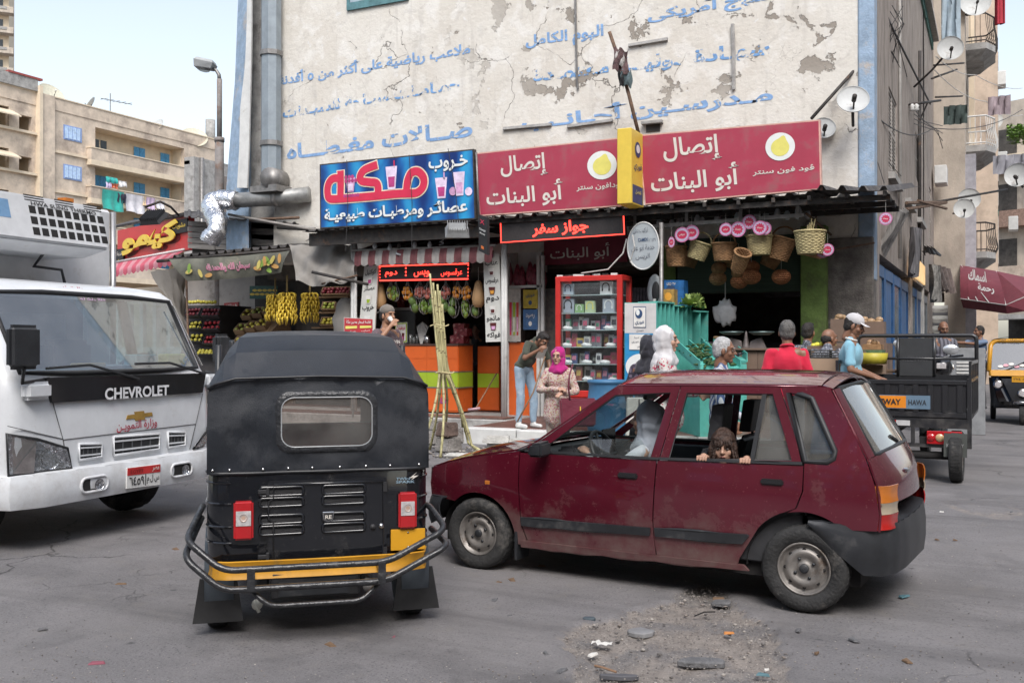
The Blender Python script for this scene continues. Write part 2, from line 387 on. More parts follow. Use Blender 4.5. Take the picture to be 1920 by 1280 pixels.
duct_blue=M('grey_blue_duct',(.27,.31,.34),.6,.3,n=.1,ns=4,dirt=((.20,.17,.14),.2,2))
foil=M('crinkled_foil',(.78,.78,.80),.22,1.,n=.1,ns=10,bump=1,bs=22)
bki=M('rusty_black_iron',(.05,.045,.042),.7,.3,n=.3,ns=9,dirt=((.16,.09,.055),.3,7))
rust=M('rusty_steel',(.15,.095,.065),.85,.2,n=.3,ns=12)
corr=M('weathered_corrugated_sheet',(.085,.08,.08),.75,.3,n=.3,ns=5,dirt=((.22,.19,.16),.35,4))
tin_pale=M('pale_corrugated_sheet',(.32,.32,.31),.7,.3,n=.2,ns=5)
white_p=M('white_paint',(.62,.62,.60),.6,n=.08,ns=5,dirt=((.35,.31,.27),.2,4))
green_pil=M('green_plaster',(.13,.20,.05),.85,n=.25,ns=4,bump=.5,dirt=((.08,.09,.04),.4,3))
green_sh=M('green_shutter_paint',(.07,.19,.16),.7,n=.2,ns=8)
grey_sh=M('grey_shutter_paint',(.38,.35,.32),.8,n=.2,ns=8)
lblue_sh=M('pale_blue_shutter_paint',(.48,.62,.80),.7,n=.15,ns=6)
blue_sh=M('bright_blue_shutter_paint',(.09,.33,.60),.7,n=.15,ns=6)
door_blue=M('blue_door_paint',(.025,.10,.25),.55,n=.2,ns=6,dirt=((.2,.2,.2),.2,6))
pale_wood=M('weathered_planks',(.27,.25,.23),.9,n=.25,ns=5,stretch=(.4,4,4),bump=.5)
dish_m=M('pale_dish_paint',(.50,.51,.50),.6,n=.08,ns=4,dirt=((.34,.31,.28),.25,5))
glass_dk=M('dark_window_glass',(.03,.035,.04),.08,n=.2,ns=2)
steel=M('grey_steel',(.25,.24,.23),.5,.6,n=.2,ns=8)
cable_m=M('black_cable',(.035,.034,.035),.6)
cable_w=M('pale_cable',(.5,.48,.45),.6)
# ================= GROUND =================
def gpx(px,py):
 D=CH*FPX/(py-HORIZ);return((px-960)/FPX*D,D)
PATCH=[gpx(*q)for q in[(1276,1102),(1268,1121),(1234,1130),(1182,1140),(1161,1155),(1117,1165),(1086,1168),(1052,1186),(1049,1209),(1086,1238),(1078,1264),(1060,1300),(1500,1300),(1478,1250),(1469,1227),(1466,1196),(1443,1175),(1406,1152),(1385,1126),(1365,1108),(1325,1092)]]
PATCH2=[gpx(*q)for q in[(1770,945),(1850,955),(1925,940),(1930,968),(1880,975),(1800,962)]]
def sdist(x,y,pl):
 ins=np.zeros(x.shape,bool);d=np.full(x.shape,1e9);n=len(pl)
 for i in range(n):
  x1,y1=pl[i];x2,y2=pl[i-1]
  c=((y1>y)!=(y2>y))&(x<(x2-x1)*(y-y1)/(y2-y1+1e-12)+x1);ins^=c
  dx,dy=x2-x1,y2-y1;t_=np.clip(((x-x1)*dx+(y-y1)*dy)/(dx*dx+dy*dy),0,1)
  d=np.minimum(d,np.hypot(x-x1-t_*dx,y-y1-t_*dy))
 return np.where(ins,d,-d)
def axis(a,b,st,lo,hi):
 xs=list(np.arange(a,b,st));q=st;x=xs[-1]
 while x<hi:q*=1.25;x+=q;xs.append(x)
 q=st;x=xs[0]
 while x>lo:q*=1.25;x-=q;xs.insert(0,x)
 return np.array(xs)
def make_ground():
 xs=axis(-3.4,5.5,.04,-500,500);ds=axis(2.6,8.2,.033,-300,700)
 Xg,Dg=np.meshgrid(xs,ds,indexing='ij')
 rs=np.random.RandomState(3)
 def fnoise(x,y,f,seed):
  r_=np.random.RandomState(seed);a=0
  for k in range(6):
   th=r_.uniform(0,2*PI);ph=r_.uniform(0,6.28);fq=f*r_.uniform(.6,1.6);a=a+np.sin(fq*(x*math.cos(th)+y*math.sin(th))+ph)
  return a/6
 near=np.exp(-((np.hypot(Xg,Dg-7)/14)**4))
 h=near*(.018*fnoise(Xg,Dg,1.2,1)+.006*fnoise(Xg,Dg,5,2))
 wob=.05*fnoise(Xg,Dg,14,4)+.03*fnoise(Xg,Dg,35,5)
 sd=sdist(Xg,Dg,PATCH)+wob;sd2=sdist(Xg,Dg,PATCH2)+wob
 s_=np.clip(sd/.05+.3,0,1);s2=np.clip(sd2/.08,0,1)*.6
 m_=np.maximum(s_,s2)
 rough=.012*fnoise(Xg,Dg,22,6)+.008*fnoise(Xg,Dg,55,7)+.007*rs.uniform(-1,1,Xg.shape)
 mound=.030*np.clip(sd/.9,0,1)
 h=h+m_*(-.035+mound*1.1+rough*near)+near*.006*np.exp(-(np.abs(sd)/.08)**2)
 n1,n2=Xg.shape
 v=np.stack([Xg*cs-Dg*sn,Xg*sn+Dg*cs,h],-1).reshape(-1,3)
 idx=np.arange(n1*n2).reshape(n1,n2)
 f=np.stack([idx[:-1,:-1],idx[1:,:-1],idx[1:,1:],idx[:-1,1:]],-1).reshape(-1,4)
 me=bpy.data.meshes.new('road');me.from_pydata(v.tolist(),[],f.tolist());me.update()
 me.polygons.foreach_set('use_smooth',[True]*len(f))
 at=me.attributes.new('patch','FLOAT','POINT');at.data.foreach_set('value',np.clip(m_.reshape(-1)*1.0,0,1).astype(np.float32))
 me.materials.append(asphalt);o=bpy.data.objects.new('road',me);COL.objects.link(o);struct(o)
make_ground()
# pavement: sheet with a kerb, then the kiosk's step
KZ=.25
def XG(px,Wy):return G(px,640,Wy).x
m_=MB();x0,x1=XG(866,13.85),XG(1010,13.85)
m_.bx(x0+.05,-2.2,14.12,17.2,-.1,KZ)
m_.bx(-2.2,-1.78,15.6,30,-.1,KZ-.08)
struct(m_.bld_('pavement',tile_red,None,bevel=.01))
kb=[];
for i in range(6):
 a=x0+i*.95
 o=MB().bx(a+.006,a+.94,13.85,14.115,-.1,KZ+U(-.012,.01)).bld_('kerb_stone',white_p if i<3 else cnc,None,bevel=.015,loc=(a,13.85,0))
 tag(o,['white painted kerb stone at the end by the stone pile','white painted kerb stone in front of the bending man','white painted kerb stone below the woman in the pink headscarf','bare kerb stone behind the front wing of the maroon car','bare kerb stone beside the blue barrel','bare kerb stone farthest along by the display cabinet'][i],'kerb stone','kerb stones edging the pavement')
m_=MB();px0=XG(700,15.5);m_.bx(px0-6,x0-.02,15.5,17.2,-.1,KZ)
struct(m_.bld_('step_platform',cnc,None,bevel=.02))
m_=MB();ptx=x0-.08
k=0
while k<14:
 m_.bx(ptx-.4+.004,ptx-.004,15.52,15.95,KZ+.002,KZ+.03);ptx-=.4;k+=1
struct(m_.bld_('platform_tile',tile_red,None,bevel=.004))
# ================= WHITE CORNER BUILDING =================
WY=17.0;XL=G(513,200,WY).x;XR=-1.8
bld=thg('corner_building','tall old building with a peeling white wall of faded blue Arabic lettering above the shops','building',(XR,WY,0))
m_=MB();m_.bx(XL,XR-.23,WY,WY+.4,3.3,16).bx(XL,XR,WY+12,WY+12.4,0,16)
m_.bx(XL-.0,XL+.4,WY+.4,WY+12,3.45,16);m_.bx(XL,XR-.3,WY+.4,WY+12,15.6,16)
m_.bld_('front_wall',plaster_white,bld)
MB().bx(XR-.23,XR+.02,WY-.035,WY+.4,2.6,16).bld_('corner_strip',blue_plaster,bld,bevel=.02)
# side wall towards the alley, with openings
def wallX(y0,y1,z0,z1,X,th,holes,mb):
 """wall facing +X with rectangular openings (y0,y1,z0,z1)"""
 ys=sorted({y0,y1,*[min(max(h[0],y0),y1)for h in holes],*[min(max(h[1],y0),y1)for h in holes]});zs=sorted({z0,z1,*[min(max(h[2],z0),z1)for h in holes],*[min(max(h[3],z0),z1)for h in holes]})
 for a,b in zip(ys,ys[1:]):
  run=None
  for c,d in zip(zs,zs[1:]):
   hole=any(h[0]<=(a+b)/2<=h[1]and h[2]<=(c+d)/2<=h[3]for h in holes)
   if hole:
    if run:mb.bx(X-th,X,a,b,run[0],run[1]);run=None
   else:run=(run[0],d)if run else(c,d)
  if run:mb.bx(X-th,X,a,b,run[0],run[1])
def SYZ(px,py,X):p=S(px,py,X);return p.y,p.z
y0,zt=SYZ(1667,160,XR);y1,zb=SYZ(1682,338,XR);h1=(y0,y1,zb,zt)
y0,zt=SYZ(1717,246,XR);y1,zb=SYZ(1728,355,XR);h2=(y0,y1,zb,zt)
y0,zt=SYZ(1719,-40,XR);y1,zb=SYZ(1748,70,XR);h3=(y0,y1,zb,zt)
SH=[h1,h2,h3,(h1[0]+12,h1[0]+13,4.3,6.2)]
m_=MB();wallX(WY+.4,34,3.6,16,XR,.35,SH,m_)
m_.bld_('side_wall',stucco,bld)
def shutter(parent,X,y0,y1,z0,z1,mat,leaves=2,name='shutter',nsl=None,fr=.05,off=.0,back=True):
 w=(y1-y0)/leaves;wn=MB();wn.bx(X-.12,X-.06,y0,y1,z0,z1)
 win=wn.bld_('window',glass_dk,parent)
 for i in range(leaves):
  a=y0+i*w;b=a+w-.01;s=MB();x_a,x_b=X-.05+off,X+off
  s.bx(x_a,x_b,a,a+fr,z0,z1);s.bx(x_a,x_b,b-fr,b,z0,z1);s.bx(x_a,x_b,a+fr,b-fr,z0,z0+fr*1.3);s.bx(x_a,x_b,a+fr,b-fr,z1-fr,z1);zm=(z0+z1)/2;s.bx(x_a,x_b,a+fr,b-fr,zm-fr/2,zm+fr/2)
  k=nsl or max(4,int((z1-z0)/.075))
  for j in range(k):
   z=z0+fr+(j+.5)*(z1-z0-2*fr)/k
   s.add([(x_a,a+fr,z-.028),(x_b-.008,a+fr,z-.028-.022),(x_b-.008,b-fr,z-.05),(x_a,b-fr,z-.028),(x_a,a+fr,z+.0),(x_b-.008,a+fr,z-.025),(x_b-.008,b-fr,z-.025),(x_a,b-fr,z)],[(0,1,5,4),(1,2,6,5),(2,3,7,6),(4,5,6,7),(3,2,1,0)])
  s.bld_(name,mat,win)
 return win
for h,mm in((h1,grey_sh),(h2,grey_sh),(SH[3],grey_sh)):shutter(bld,XR-.02,*h,mm,2)
shutter(bld,XR+.05,*h3,green_sh,2)
MB().bx(XR-.0,XR+.2,h3[0]-.1,h3[1]+.1,h3[2]-.12,h3[2]-.02).bld_('sill_box',grey_sh,bld)
# ground floor of the side: blue doors, frames, panels
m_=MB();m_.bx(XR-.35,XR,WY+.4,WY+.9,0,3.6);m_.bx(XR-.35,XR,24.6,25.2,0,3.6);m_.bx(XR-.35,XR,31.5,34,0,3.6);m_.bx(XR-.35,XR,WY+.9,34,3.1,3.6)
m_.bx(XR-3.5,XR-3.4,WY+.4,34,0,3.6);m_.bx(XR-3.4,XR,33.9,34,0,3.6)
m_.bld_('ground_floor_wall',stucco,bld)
for i,(ya,yb,mm)in enumerate([(18.0,19.2,1),(19.3,20.9,0),(21.0,22.6,1),(22.7,24.5,0),(25.3,27.2,1),(27.3,29.2,0),(29.3,31.4,1)]):
 d=MB();d.bx(XR-.12,XR-.04,ya,ya+.12,0.1,2.95).bx(XR-.12,XR-.04,yb-.12,yb,.1,2.95).bx(XR-.12,XR-.04,ya+.12,yb-.12,2.75,2.95).bx(XR-.12,XR-.04,ya+.12,yb-.12,.1,.9)
 d=d.bld_('door',door_blue if i<5 else gal,bld,bevel=.008)
 MB().bx(XR-.1,XR-.07,ya+.12,yb-.12,.9,2.75).bld_('pane',M('dusty_door_glass',(.14,.17,.19),.25,n=.3,ns=2)if mm else door_blue,d)
MB().bx(XR-.78,XR+.01,WY-.06,WY+.38,0,3.3).bld_('corner_pier',M('dark_stucco',(.17,.155,.14),.95,n=.3,ns=6,bump=1,bs=45,dirt=((.09,.08,.075),.5,2)),bld,bevel=.02)
# window at the top left of the white wall
q=[G(652,18,WY),G(747,0,WY)]
wn=MB().bx(q[0].x,q[1].x+.25,WY-.05,WY-.005,q[0].z-.03,q[0].z+.12).bx(q[0].x,q[0].x+.07,WY-.05,WY-.005,q[0].z+.12,10.4).bx(q[0].x+.5,q[0].x+.56,WY-.05,WY-.005,q[0].z+.12,10.4).bx(q[0].x+1.05,q[0].x+1.1,WY-.05,WY-.005,q[0].z+.12,10.4).bld_('window',M('teal_frame',(.10,.22,.24),.8,n=.2),bld)
MB().bx(q[0].x+.07,q[0].x+1.3,WY-.03,WY-.004,q[0].z+.12,10.4).bld_('pane',M('pale_pane',(.35,.42,.48),.3,n=.2,ns=3),wn)
# small dark vent, ledges, conduits on the wall
p0,p1=G(1212,248,WY),G(1238,232,WY)
MB().bx(p0.x,p1.x,WY-.02,WY-.003,p0.z,p1.z).bld_('vent',dark_in,bld)
MB().bx(p0.x-.06,p1.x+.06,WY-.12,WY-.003,p1.z,p1.z+.05).bld_('vent_hood',cnc,bld)
def wire(pts,r,mat,name,label=None,cat='cable',parent=None,n=5,group=None):
 o=MB().tub(pts,r,n).bld_(name,mat,parent,loc=None if parent else tuple(pts[0]))
 if label:tag(o,label,cat,group)
 return o
for a,b in(((945,240),(1035,232)),((1065,236),(1150,224)),((1180,84),(1253,72))):
 A,B=G(*a,WY),G(*b,WY);m_=MB()
 m_.slab([A-Vec((0,.06,.04)),B-Vec((0,.06,.04)),B-Vec((0,.05,-.01)),A-Vec((0,.05,-.01))],.055);m_.bld_('plaster_ledge',cnc,bld)
wire([G(1079,-8,WY-.03),G(1080,60,WY-.03),G(1082,150,WY-.03),G(1084,167,WY-.03)],.022,steel,'conduit',parent=bld)
wire([G(1374,45,WY-.03),G(1376,100,WY-.03),G(1376,168,WY-.03)],.035,cnc,'conduit',parent=bld)
# lettering painted on the wall: quad from its two baseline ends, height in pixels
def wtext(s,xa,ya,xb,yb,h,mat=paint_blue,bold=.032):
 q=[G(xa,ya,WY),G(xb,yb,WY),G(xb,yb-h,WY),G(xa,ya-h*.86,WY)]
 txt(s,q,mat,bld,'painted_lettering',bold,.006)
wtext('منهج أمريكى',1215,48,1462,6,38)
wtext('اليوم الكامل',986,96,1132,78,34)
wtext('ملاعب رياضية على أكثر من ٥ أفدنة',522,165,882,106,32,bold=.03)
wtext('شهـادة دوليــة معتمـدة',1000,160,1445,110,36,paint_gone)
wtext('حمـامـات سبـاحة للسيـدات',530,226,862,172,28,paint_gone)
wtext('مـدرسـين أجـانـب',978,250,1450,196,42)
wtext('صــالات مغـطـــاه',538,300,886,256,34)
# leaning buttress and duct on the left edge
m_=MB();W2=WY+.3
def qz(px,py,w):return G(px,py,w)
lo=[qz(424,352,W2-.2),qz(466,352,W2-.5),qz(478,352,W2+.6),qz(428,352,W2+.6)]
mid=[qz(440,150,W2-.2),qz(466,150,W2-.5),qz(478,150,W2+.6),qz(444,150,W2+.6)]
up=[qz(448,-60,W2-.2),qz(468,-60,W2-.5),qz(478,-60,W2+.6),qz(450,-60,W2+.6)]
for a in(lo,mid,up):
 z=a[0].z
 for p in a:p.z=z
gr=[Vec((p.x,p.y,3.5))for p in lo]
m_.hexa(gr,lo).hexa(lo,mid).hexa(mid,up);m_.bld_('leaning_buttress',blue_plaster,bld,bevel=.02)
a=[qz(455,352,W2-.52),qz(470,352,W2-.52)]
m_=MB();rows=[(352,444,463),(280,448,466),(200,450,468),(120,459,470),(40,462,471),(-60,463,471)]
pts=[]
for(py,xa,xb)in rows:
 A,B=qz(xa,py,W2-.56),qz(xb,py,W2-.56);pts+=[A,B]
m_.add(pts,[(2*i,2*i+1,2*i+3,2*i+2)for i in range(5)]);m_.bld_('pale_edge',white_p,bld,solid=.04)
m_=MB();A,B=qz(470,352,WY+.2),qz(513,352,WY+.2);m_.bx(A.x,B.x,WY+.2,WY+.39,3.5,16);m_.bld_('cracked_strip',cnc,bld)
dct=thg('ventilation_duct','tall grey-blue metal duct running up the left edge of the white wall','duct',tuple(G(495,380,WY-.4)))
A,B=G(482,350,WY-.45),G(511,350,WY-.45);cx=(A.x+B.x)/2;w=B.x-A.x;zb=G(495,352,WY).z
m_=MB();pr=[(cx+w/2*math.cos(a)*1.05,WY-.25+w/2*math.sin(a)*1.05)for a in[PI/8+k*PI/4 for k in range(8)]]
m_.prism(pr,zb,16,axis='z');m_.bld_('duct',duct_blue,dct)
for py in(98,268):
 z=G(495,py,WY-.4).z;m_=MB();pr2=[(cx+(x-cx)*1.16,WY-.25+(y-WY+.25)*1.16)for x,y in pr]
 m_.prism(pr2,z-.05,z+.05,axis='z');m_.bld_('flange',steel,dct)
fan=thg('extractor_pipe','grey horizontal extractor pipe with crinkled foil elbow above the stalls','duct',tuple(G(480,375,16.6)))
m_=MB();m_.tub([G(580,364,16.9),G(520,371,16.7),G(438,376,16.4)],.16,14);m_.bld_('pipe',M('dusty_grey_pipe',(.31,.31,.30),.5,.5,n=.2),fan)
m_=MB();m_.tub([G(524,371,16.7),G(517,371,16.7)],.19,14);m_.bld_('pipe_collar',steel,fan)
pts=[G(444,376,16.4),G(420,374,16.35),G(402,377,16.3),G(395,388,16.2),G(402,405,16.1),G(409,418,16.0),G(406,434,15.9),G(396,446,15.85),G(392,455,15.85)]
fp=[];
for i in range(len(pts)-1):
 for k in range(5):fp.append(pts[i].lerp(pts[i+1],k/5))
rr=[.20+.015*(k%2)+U(-.012,.012)for k in range(len(fp))]
m_=MB();m_.tub(fp,rr,16)
m_.v=[tuple(Vec(p)+Vec(mn.noise_vector(Vec(p)*7))*.028)for p in m_.v];m_.bld_('foil_elbow',foil,fan)
m_=MB();m_.cyl(G(505,333,16.4),G(525,338,16.9),.22,.22,14).bx(G(480,350,16.6).x,G(530,350,16.6).x,16.4,16.9,G(500,362,16.6).z,G(500,350,16.6).z)
m_.bld_('fan_motor',steel,fan)
# ================= SATELLITE DISHES =================
def satdish(label,c,r,look,mat=None,arm=None,foot=None,text=None,group='satellite dishes on walls and roofs'):
 """offset dish of radius r centred on c, open side towards look"""
 c=Vec(c);look=Vec(look).normalized();t=thg('satellite_dish',label,'satellite dish',tuple(c),0,group)
 q=look.to_track_quat('Z','Y').to_matrix().to_4x4();mm=T(*c)@q
 prof=[(0.001,-r*.22)]+[(r*k/8,-r*.22*(1-(k/8)**2))for k in range(1,9)]
 m_=MB().lathe(prof+[(r*1.02,.015),(r*1.0,-.01)]+[(r*k/8,-r*.22*(1-(k/8)**2)-.015)for k in range(7,0,-1)],28,mm);m_.bld_('dish',mat or dish_m,t)
 tip=c+look*r*.75+Vec((0,0,-r*.35));bot=c-Vec((0,0,r*.85))-look*r*.02
 MB().tub([bot,tip],.012+r*.01,6).bld_('feed_arm',bki,t)
 MB().tub([tip-look*.08,tip+look*.05],.03+r*.03,8).bld_('receiver',white_p if r>.5 else bki,t)
 if foot is not None:
  f=Vec(foot);MB().tub([c-look*r*.25,f+(c-look*r*.25-f)*.5+Vec((0,0,-.04)),f],.022+r*.008,6).bld_('bracket',bki,t)
 if text:txt(text,[c+mm.to_3x3()@Vec(p)for p in((-r*.5,r*.05,-r*.15),(r*.5,r*.05,-r*.15),(r*.5,r*.3,-r*.15),(-r*.5,r*.3,-r*.15))],bki,t,off=.01)
 return t
fwd=Vec((sn,-cs,0))
p=G(1600,186,16.45);satdish('pale satellite dish on the blue corner strip beside the red sign',p,.245,Vec((sn*.0+.25,-1,.45)),foot=G(1600,236,16.95))
p=G(1545,240,16.9);satdish('pale dish half hidden behind the right end of the red sign',p,.19,(.3,-1,.4))
# ================= APARTMENT BLOCK ON THE LEFT =================
AX=-62.0
apt=thg('apartment_building','long sand-coloured apartment building with balconies and pale blue shutters at the far left','building',(AX,50,0))
def sz(px,py):p=S(px,py,AX);return p.y,p.z
def hole(xa,ya,xb,yb):
 y0,zt=sz(xa,ya);y1,zb=sz(xb,yb);return(y0,y1,zb,zt)
Ztop=sz(150,196)[1];fl=3.05
hol=[];F_={}
wt=hole(118,233,152,268);dz=sz(118,233)[1]-sz(118,307)[1]
wins=[(wt[0],wt[1],wt[2]-k*dz,wt[3]-k*dz)for k in range(5)]
lt=(sz(178,237)[0],sz(345,300)[0],sz(167,277)[1]+.02,sz(178,238)[1])
log=[(lt[0],lt[1],lt[2]-k*dz,lt[3]-k*dz)for k in range(5)]
la=hole(-60,178,16,241);lz=(la[2],la[3]);lb=hole(35,214,59,249)
lefts=[]
for k in range(3):
 lefts+=[(la[0],la[1],lb[2]-k*dz,lb[3]+.35-k*dz),(lb[0],lb[1],lb[2]-k*dz,lb[3]-k*dz)]
y_l,y_r=sz(-200,200)[0],sz(415,268)[0]
m_=MB();wallX(y_l,y_r,0,Ztop-.9,AX,.35,log+lefts+[],m_);m_.bld_('wall',stucco_apt,apt)
m_=MB();m_.bx(AX-.3,AX+.06,y_l,y_r,Ztop-.9,Ztop);m_.bld_('parapet',stucco_apt,apt)
MB().bx(AX-.35,AX+.12,y_l,y_r,Ztop,Ztop+.08).bld_('coping',cream,apt)
MB().bx(AX-14,AX-.35,y_l,y_r,Ztop-.9,Ztop-.6).bld_('roof',cnc,apt)
MB().bx(AX-14,AX-13.6,y_l,y_r,0,Ztop).bld_('rear_wall',stucco_apt,apt)
# loggia rooms
for k,h in enumerate(log):
 y0,y1,z0,z1=h;mb=MB();mb.bx(AX-1.6,AX-1.5,y0-.2,y1+.2,z0-1.0,z1+.1);rw=mb.bld_('recessed_wall',cream if k==0 else cream,apt)
 mb=MB();mb.bx(AX-1.5,AX-.35,y0-.35,y0-.02,z0-1,z1).bx(AX-1.5,AX-.35,y1+.02,y1+.35,z0-1,z1).bx(AX-1.5,AX-.34,y0,y1,z1,z1+.2).bx(AX-1.5,AX-.34,y0,y1,z0-1.1,z0-.95)
 mb.bld_('loggia_lining',cream,apt)
 MB().bx(AX-.05,AX+.5,y0-.8,y1+.35,z0-.95,z0-.08).bld_('balcony_parapet',stucco_apt,apt)
 MB().bx(AX-.1,AX+.56,y0-.85,y1+.4,z0-.08,z0).bld_('balcony_rail',cream,apt)
 MB().bx(AX,AX+.5,y0-.8,y1+.35,z0-1.35,z0-.95).bld_('balcony_band',cream,apt)
 W_=y1-y0
 for(fa,fb,mt,op)in((.10,.26,glass_dk,0),(.55,.68,blue_sh,1),(.86,.97,blue_sh,2)):
  a,b=y0+W_*fa,y0+W_*fb;za,zb_=z0-.2,z1-.45
  w=MB().bx(AX-1.5,AX-1.44,a,b,za,zb_).bld_('window',cream,apt)
  if mt is glass_dk and k==0:
   for q in range(2):MB().bx(AX-1.44,AX-1.41,a+.1+q*(b-a)/2,a+(q+1)*(b-a)/2-.06,za+.1,zb_-.1).bld_('pane',glass_dk,w)
  else:
   for q in range(2):
    o=MB().bx(AX-1.44,AX-1.38,a+q*(b-a)/2+.03,a+(q+1)*(b-a)/2-.03,za,zb_)
    for j in range(7):o.bx(AX-1.38,AX-1.36,a+q*(b-a)/2+.12,a+(q+1)*(b-a)/2-.12,za+.1+j*(zb_-za-.2)/7,za+.18+j*(zb_-za-.2)/7)
    o.bld_('shutter',blue_sh,w)
for k,h in enumerate(wins):
 y0,y1,z0,z1=h;w=MB().bx(AX,AX+.05,y0,y1,z0,z1).bld_('window',M('blue_window_frame',(.24,.34,.60),.7),apt)
 for q in range(4):
  a=y0+.1+q*(y1-y0-.2)/4;b=a+(y1-y0-.2)/4-.08
  o=MB().bx(AX+.05,AX+.09,a,a+.1,z0+.1,z1-.1).bx(AX+.05,AX+.09,b-.1,b,z0+.1,z1-.1).bx(AX+.05,AX+.085,a+.1,b-.1,z0+.1,z0+.25).bx(AX+.05,AX+.085,a+.1,b-.1,z1-.2,z1-.1).bx(AX+.05,AX+.06,a+.1,b-.1,z0+.25,z1-.2)
  o.bld_('shutter',lblue_sh,w)
 MB().bx(AX,AX+.14,sz(98,220)[0],sz(167,240)[0],sz(98,282)[1]-k*dz-.12,sz(98,282)[1]-k*dz+.06).bld_('floor_band',cream,apt)
MB().bx(AX,AX+.3,sz(72,180)[0],sz(97,180)[0],0,Ztop+.02).bld_('pilaster',stucco_apt,apt)
MB().bx(AX,AX+.45,sz(66,180)[0],sz(72,180)[0],0,Ztop+.5).bld_('drain_pilaster',cream,apt)
MB().bx(AX,AX+.25,y_l,sz(66,180)[0],Ztop+.08,Ztop+.9).bld_('raised_parapet',cnc,apt)
MB().bx(AX-.02,AX+.3,sz(10,160)[0],sz(74,172)[0],Ztop+.9,Ztop+1.05).bld_('red_coping',M('red_coping_paint',(.30,.07,.06),.8),apt)
# rooms behind the left openings
for k in range(3):
 z0,z1=lefts[2*k][2],lefts[2*k][3];mb=MB();mb.bx(AX-2.4,AX-2.3,y_l,lb[1]+.6,z0-.6,z1+.3).bx(AX-2.3,AX-.35,lb[1]+.3,lb[1]+.5,z0-.6,z1+.3).bx(AX-2.3,AX-.35,la[1]+.6,la[1]+.75,z0-.6,z1+.3).bx(AX-2.3,AX-.35,y_l,lb[1]+.5,z1+.36,z1+.5).bx(AX-2.3,AX-.35,y_l,lb[1]+.5,z0-.3,z0-.15)
 mb.bld_('room',cream,apt)
 MB().bx(AX,AX+.25,y_l,lb[1]+.4,z0-.14,z0+.04).bld_('window_ledge',cream,apt)
 MB().hexa([(AX,y_l,z1-.3),(AX+.9,y_l,z1-.75),(AX+.9,la[1]+.3,z1-.75),(AX,la[1]+.3,z1-.3)],[(AX,y_l,z1-.2),(AX+.9,y_l,z1-.65),(AX+.9,la[1]+.3,z1-.65),(AX,la[1]+.3,z1-.2)]).bld_('canopy',cream,apt)
for(xa,ya,xb,yb)in((-8,360,18,384),(34,363,60,384)):
 h=hole(xa,ya,xb,yb);w=MB().bx(AX,AX+.08,h[0],h[1],h[2],h[3]).bld_('window',cream,apt)
 for q in range(2):MB().bx(AX+.08,AX+.1,h[0]+.15+q*(h[1]-h[0])/2,h[0]+(q+1)*(h[1]-h[0])/2-.1,h[2]+.15,h[3]-.15).bld_('pane',glass_dk,w)
def rd(px,py,r,lk,lab,X=AX-.6):
 c=S(px,py,X);satdish(lab,c,r,lk,mat=M('cream_dish',(.50,.48,.38),.6)if r>.8 else dish_m,foot=(c.x-.3,c.y,Ztop-.6))
rd(96,174,.95,(.75,-.1,.6),'big cream dish at the left end of the apartment roof')
rd(168,194,.6,(-.6,-.5,.5),'small grey dish on the roof above the shuttered windows')
rd(291,237,.8,(-.1,-.9,.6),'grey dish in the middle of the apartment roof')
rd(363,257,1.15,(.6,-.5,.6),'cream dish near the right end of the apartment roof')
c=S(206,200,AX-1);an=thg('roof_aerial','thin television aerial with cross bars on the apartment roof','aerial',(c.x,c.y,Ztop-.6))
MB().tub([(c.x,c.y,Ztop-.6),(c.x,c.y,Ztop+1.8)],.04,5).bld_('mast',steel,an)
m_=MB().tub([(c.x,c.y-.9,Ztop+1.2),(c.x,c.y+2.2,Ztop+1.4)],.03,5)
for q in range(5):m_.tub([(c.x-.4,c.y-.6+q*.6,Ztop+1.23+q*.04),(c.x+.4,c.y-.6+q*.6,Ztop+1.23+q*.04)],.02,4)
m_.bld_('boom',steel,an)
c=S(394,262,AX-.8);ch_=MB().cyl((c.x,c.y,Ztop-.6),(c.x,c.y,Ztop+1.9),.42,.42,10).bld_('chimney',cnc,apt)
# laundry on the second balcony
h=log[1];yl=h[0]-.8;xo=AX+.62
def cloth(parent_label,ya,yb,zt,zb,mat,cat='laundry',seed=0,X=None,skew=0.):
 X=xo if X is None else X
 def fn(u,v):
  y=ya+(yb-ya)*u+skew*(1-v);z=zt+(zb-zt)*v
  return(X+.07*math.sin(u*14+seed)*(.3+v)+.05*math.sin(v*5+seed),y,z-.12*abs(math.sin(u*3.1+seed))*v)
 o=MB().grid(fn,14,8).bld_('laundry',mat,None,loc=(X,(ya+yb)/2,zb));return tag(o,parent_label,cat,'laundry hanging from the balcony')
ly=lambda px:S(px,380,xo).y;lz_=lambda px,py:S(px,py,xo).z
for(xa,ya,xb,yb,col,lab)in[(191,354,232,396,(.03,.36,.30),'large turquoise towel hanging over the balcony'),(220,361,235,380,(.02,.02,.04),'black shirt hanging beside the turquoise towel'),(235,362,272,400,(.62,.60,.63),'large white printed sheet hanging from the balcony'),(266,368,274,385,(.60,.45,.28),'small peach cloth hanging by the white sheet'),(273,369,291,392,(.55,.42,.56),'lilac flowered cloth hanging on the balcony'),(292,375,309,392,(.6,.58,.62),'white shirt hanging last on the balcony line')]:
 cloth(lab,ly(xa),ly(xb),lz_(xa,ya),lz_(xb,yb),M('cloth_%d'%(xa),col,.9,n=.15,ns=3,sheen=.2),seed=xa)
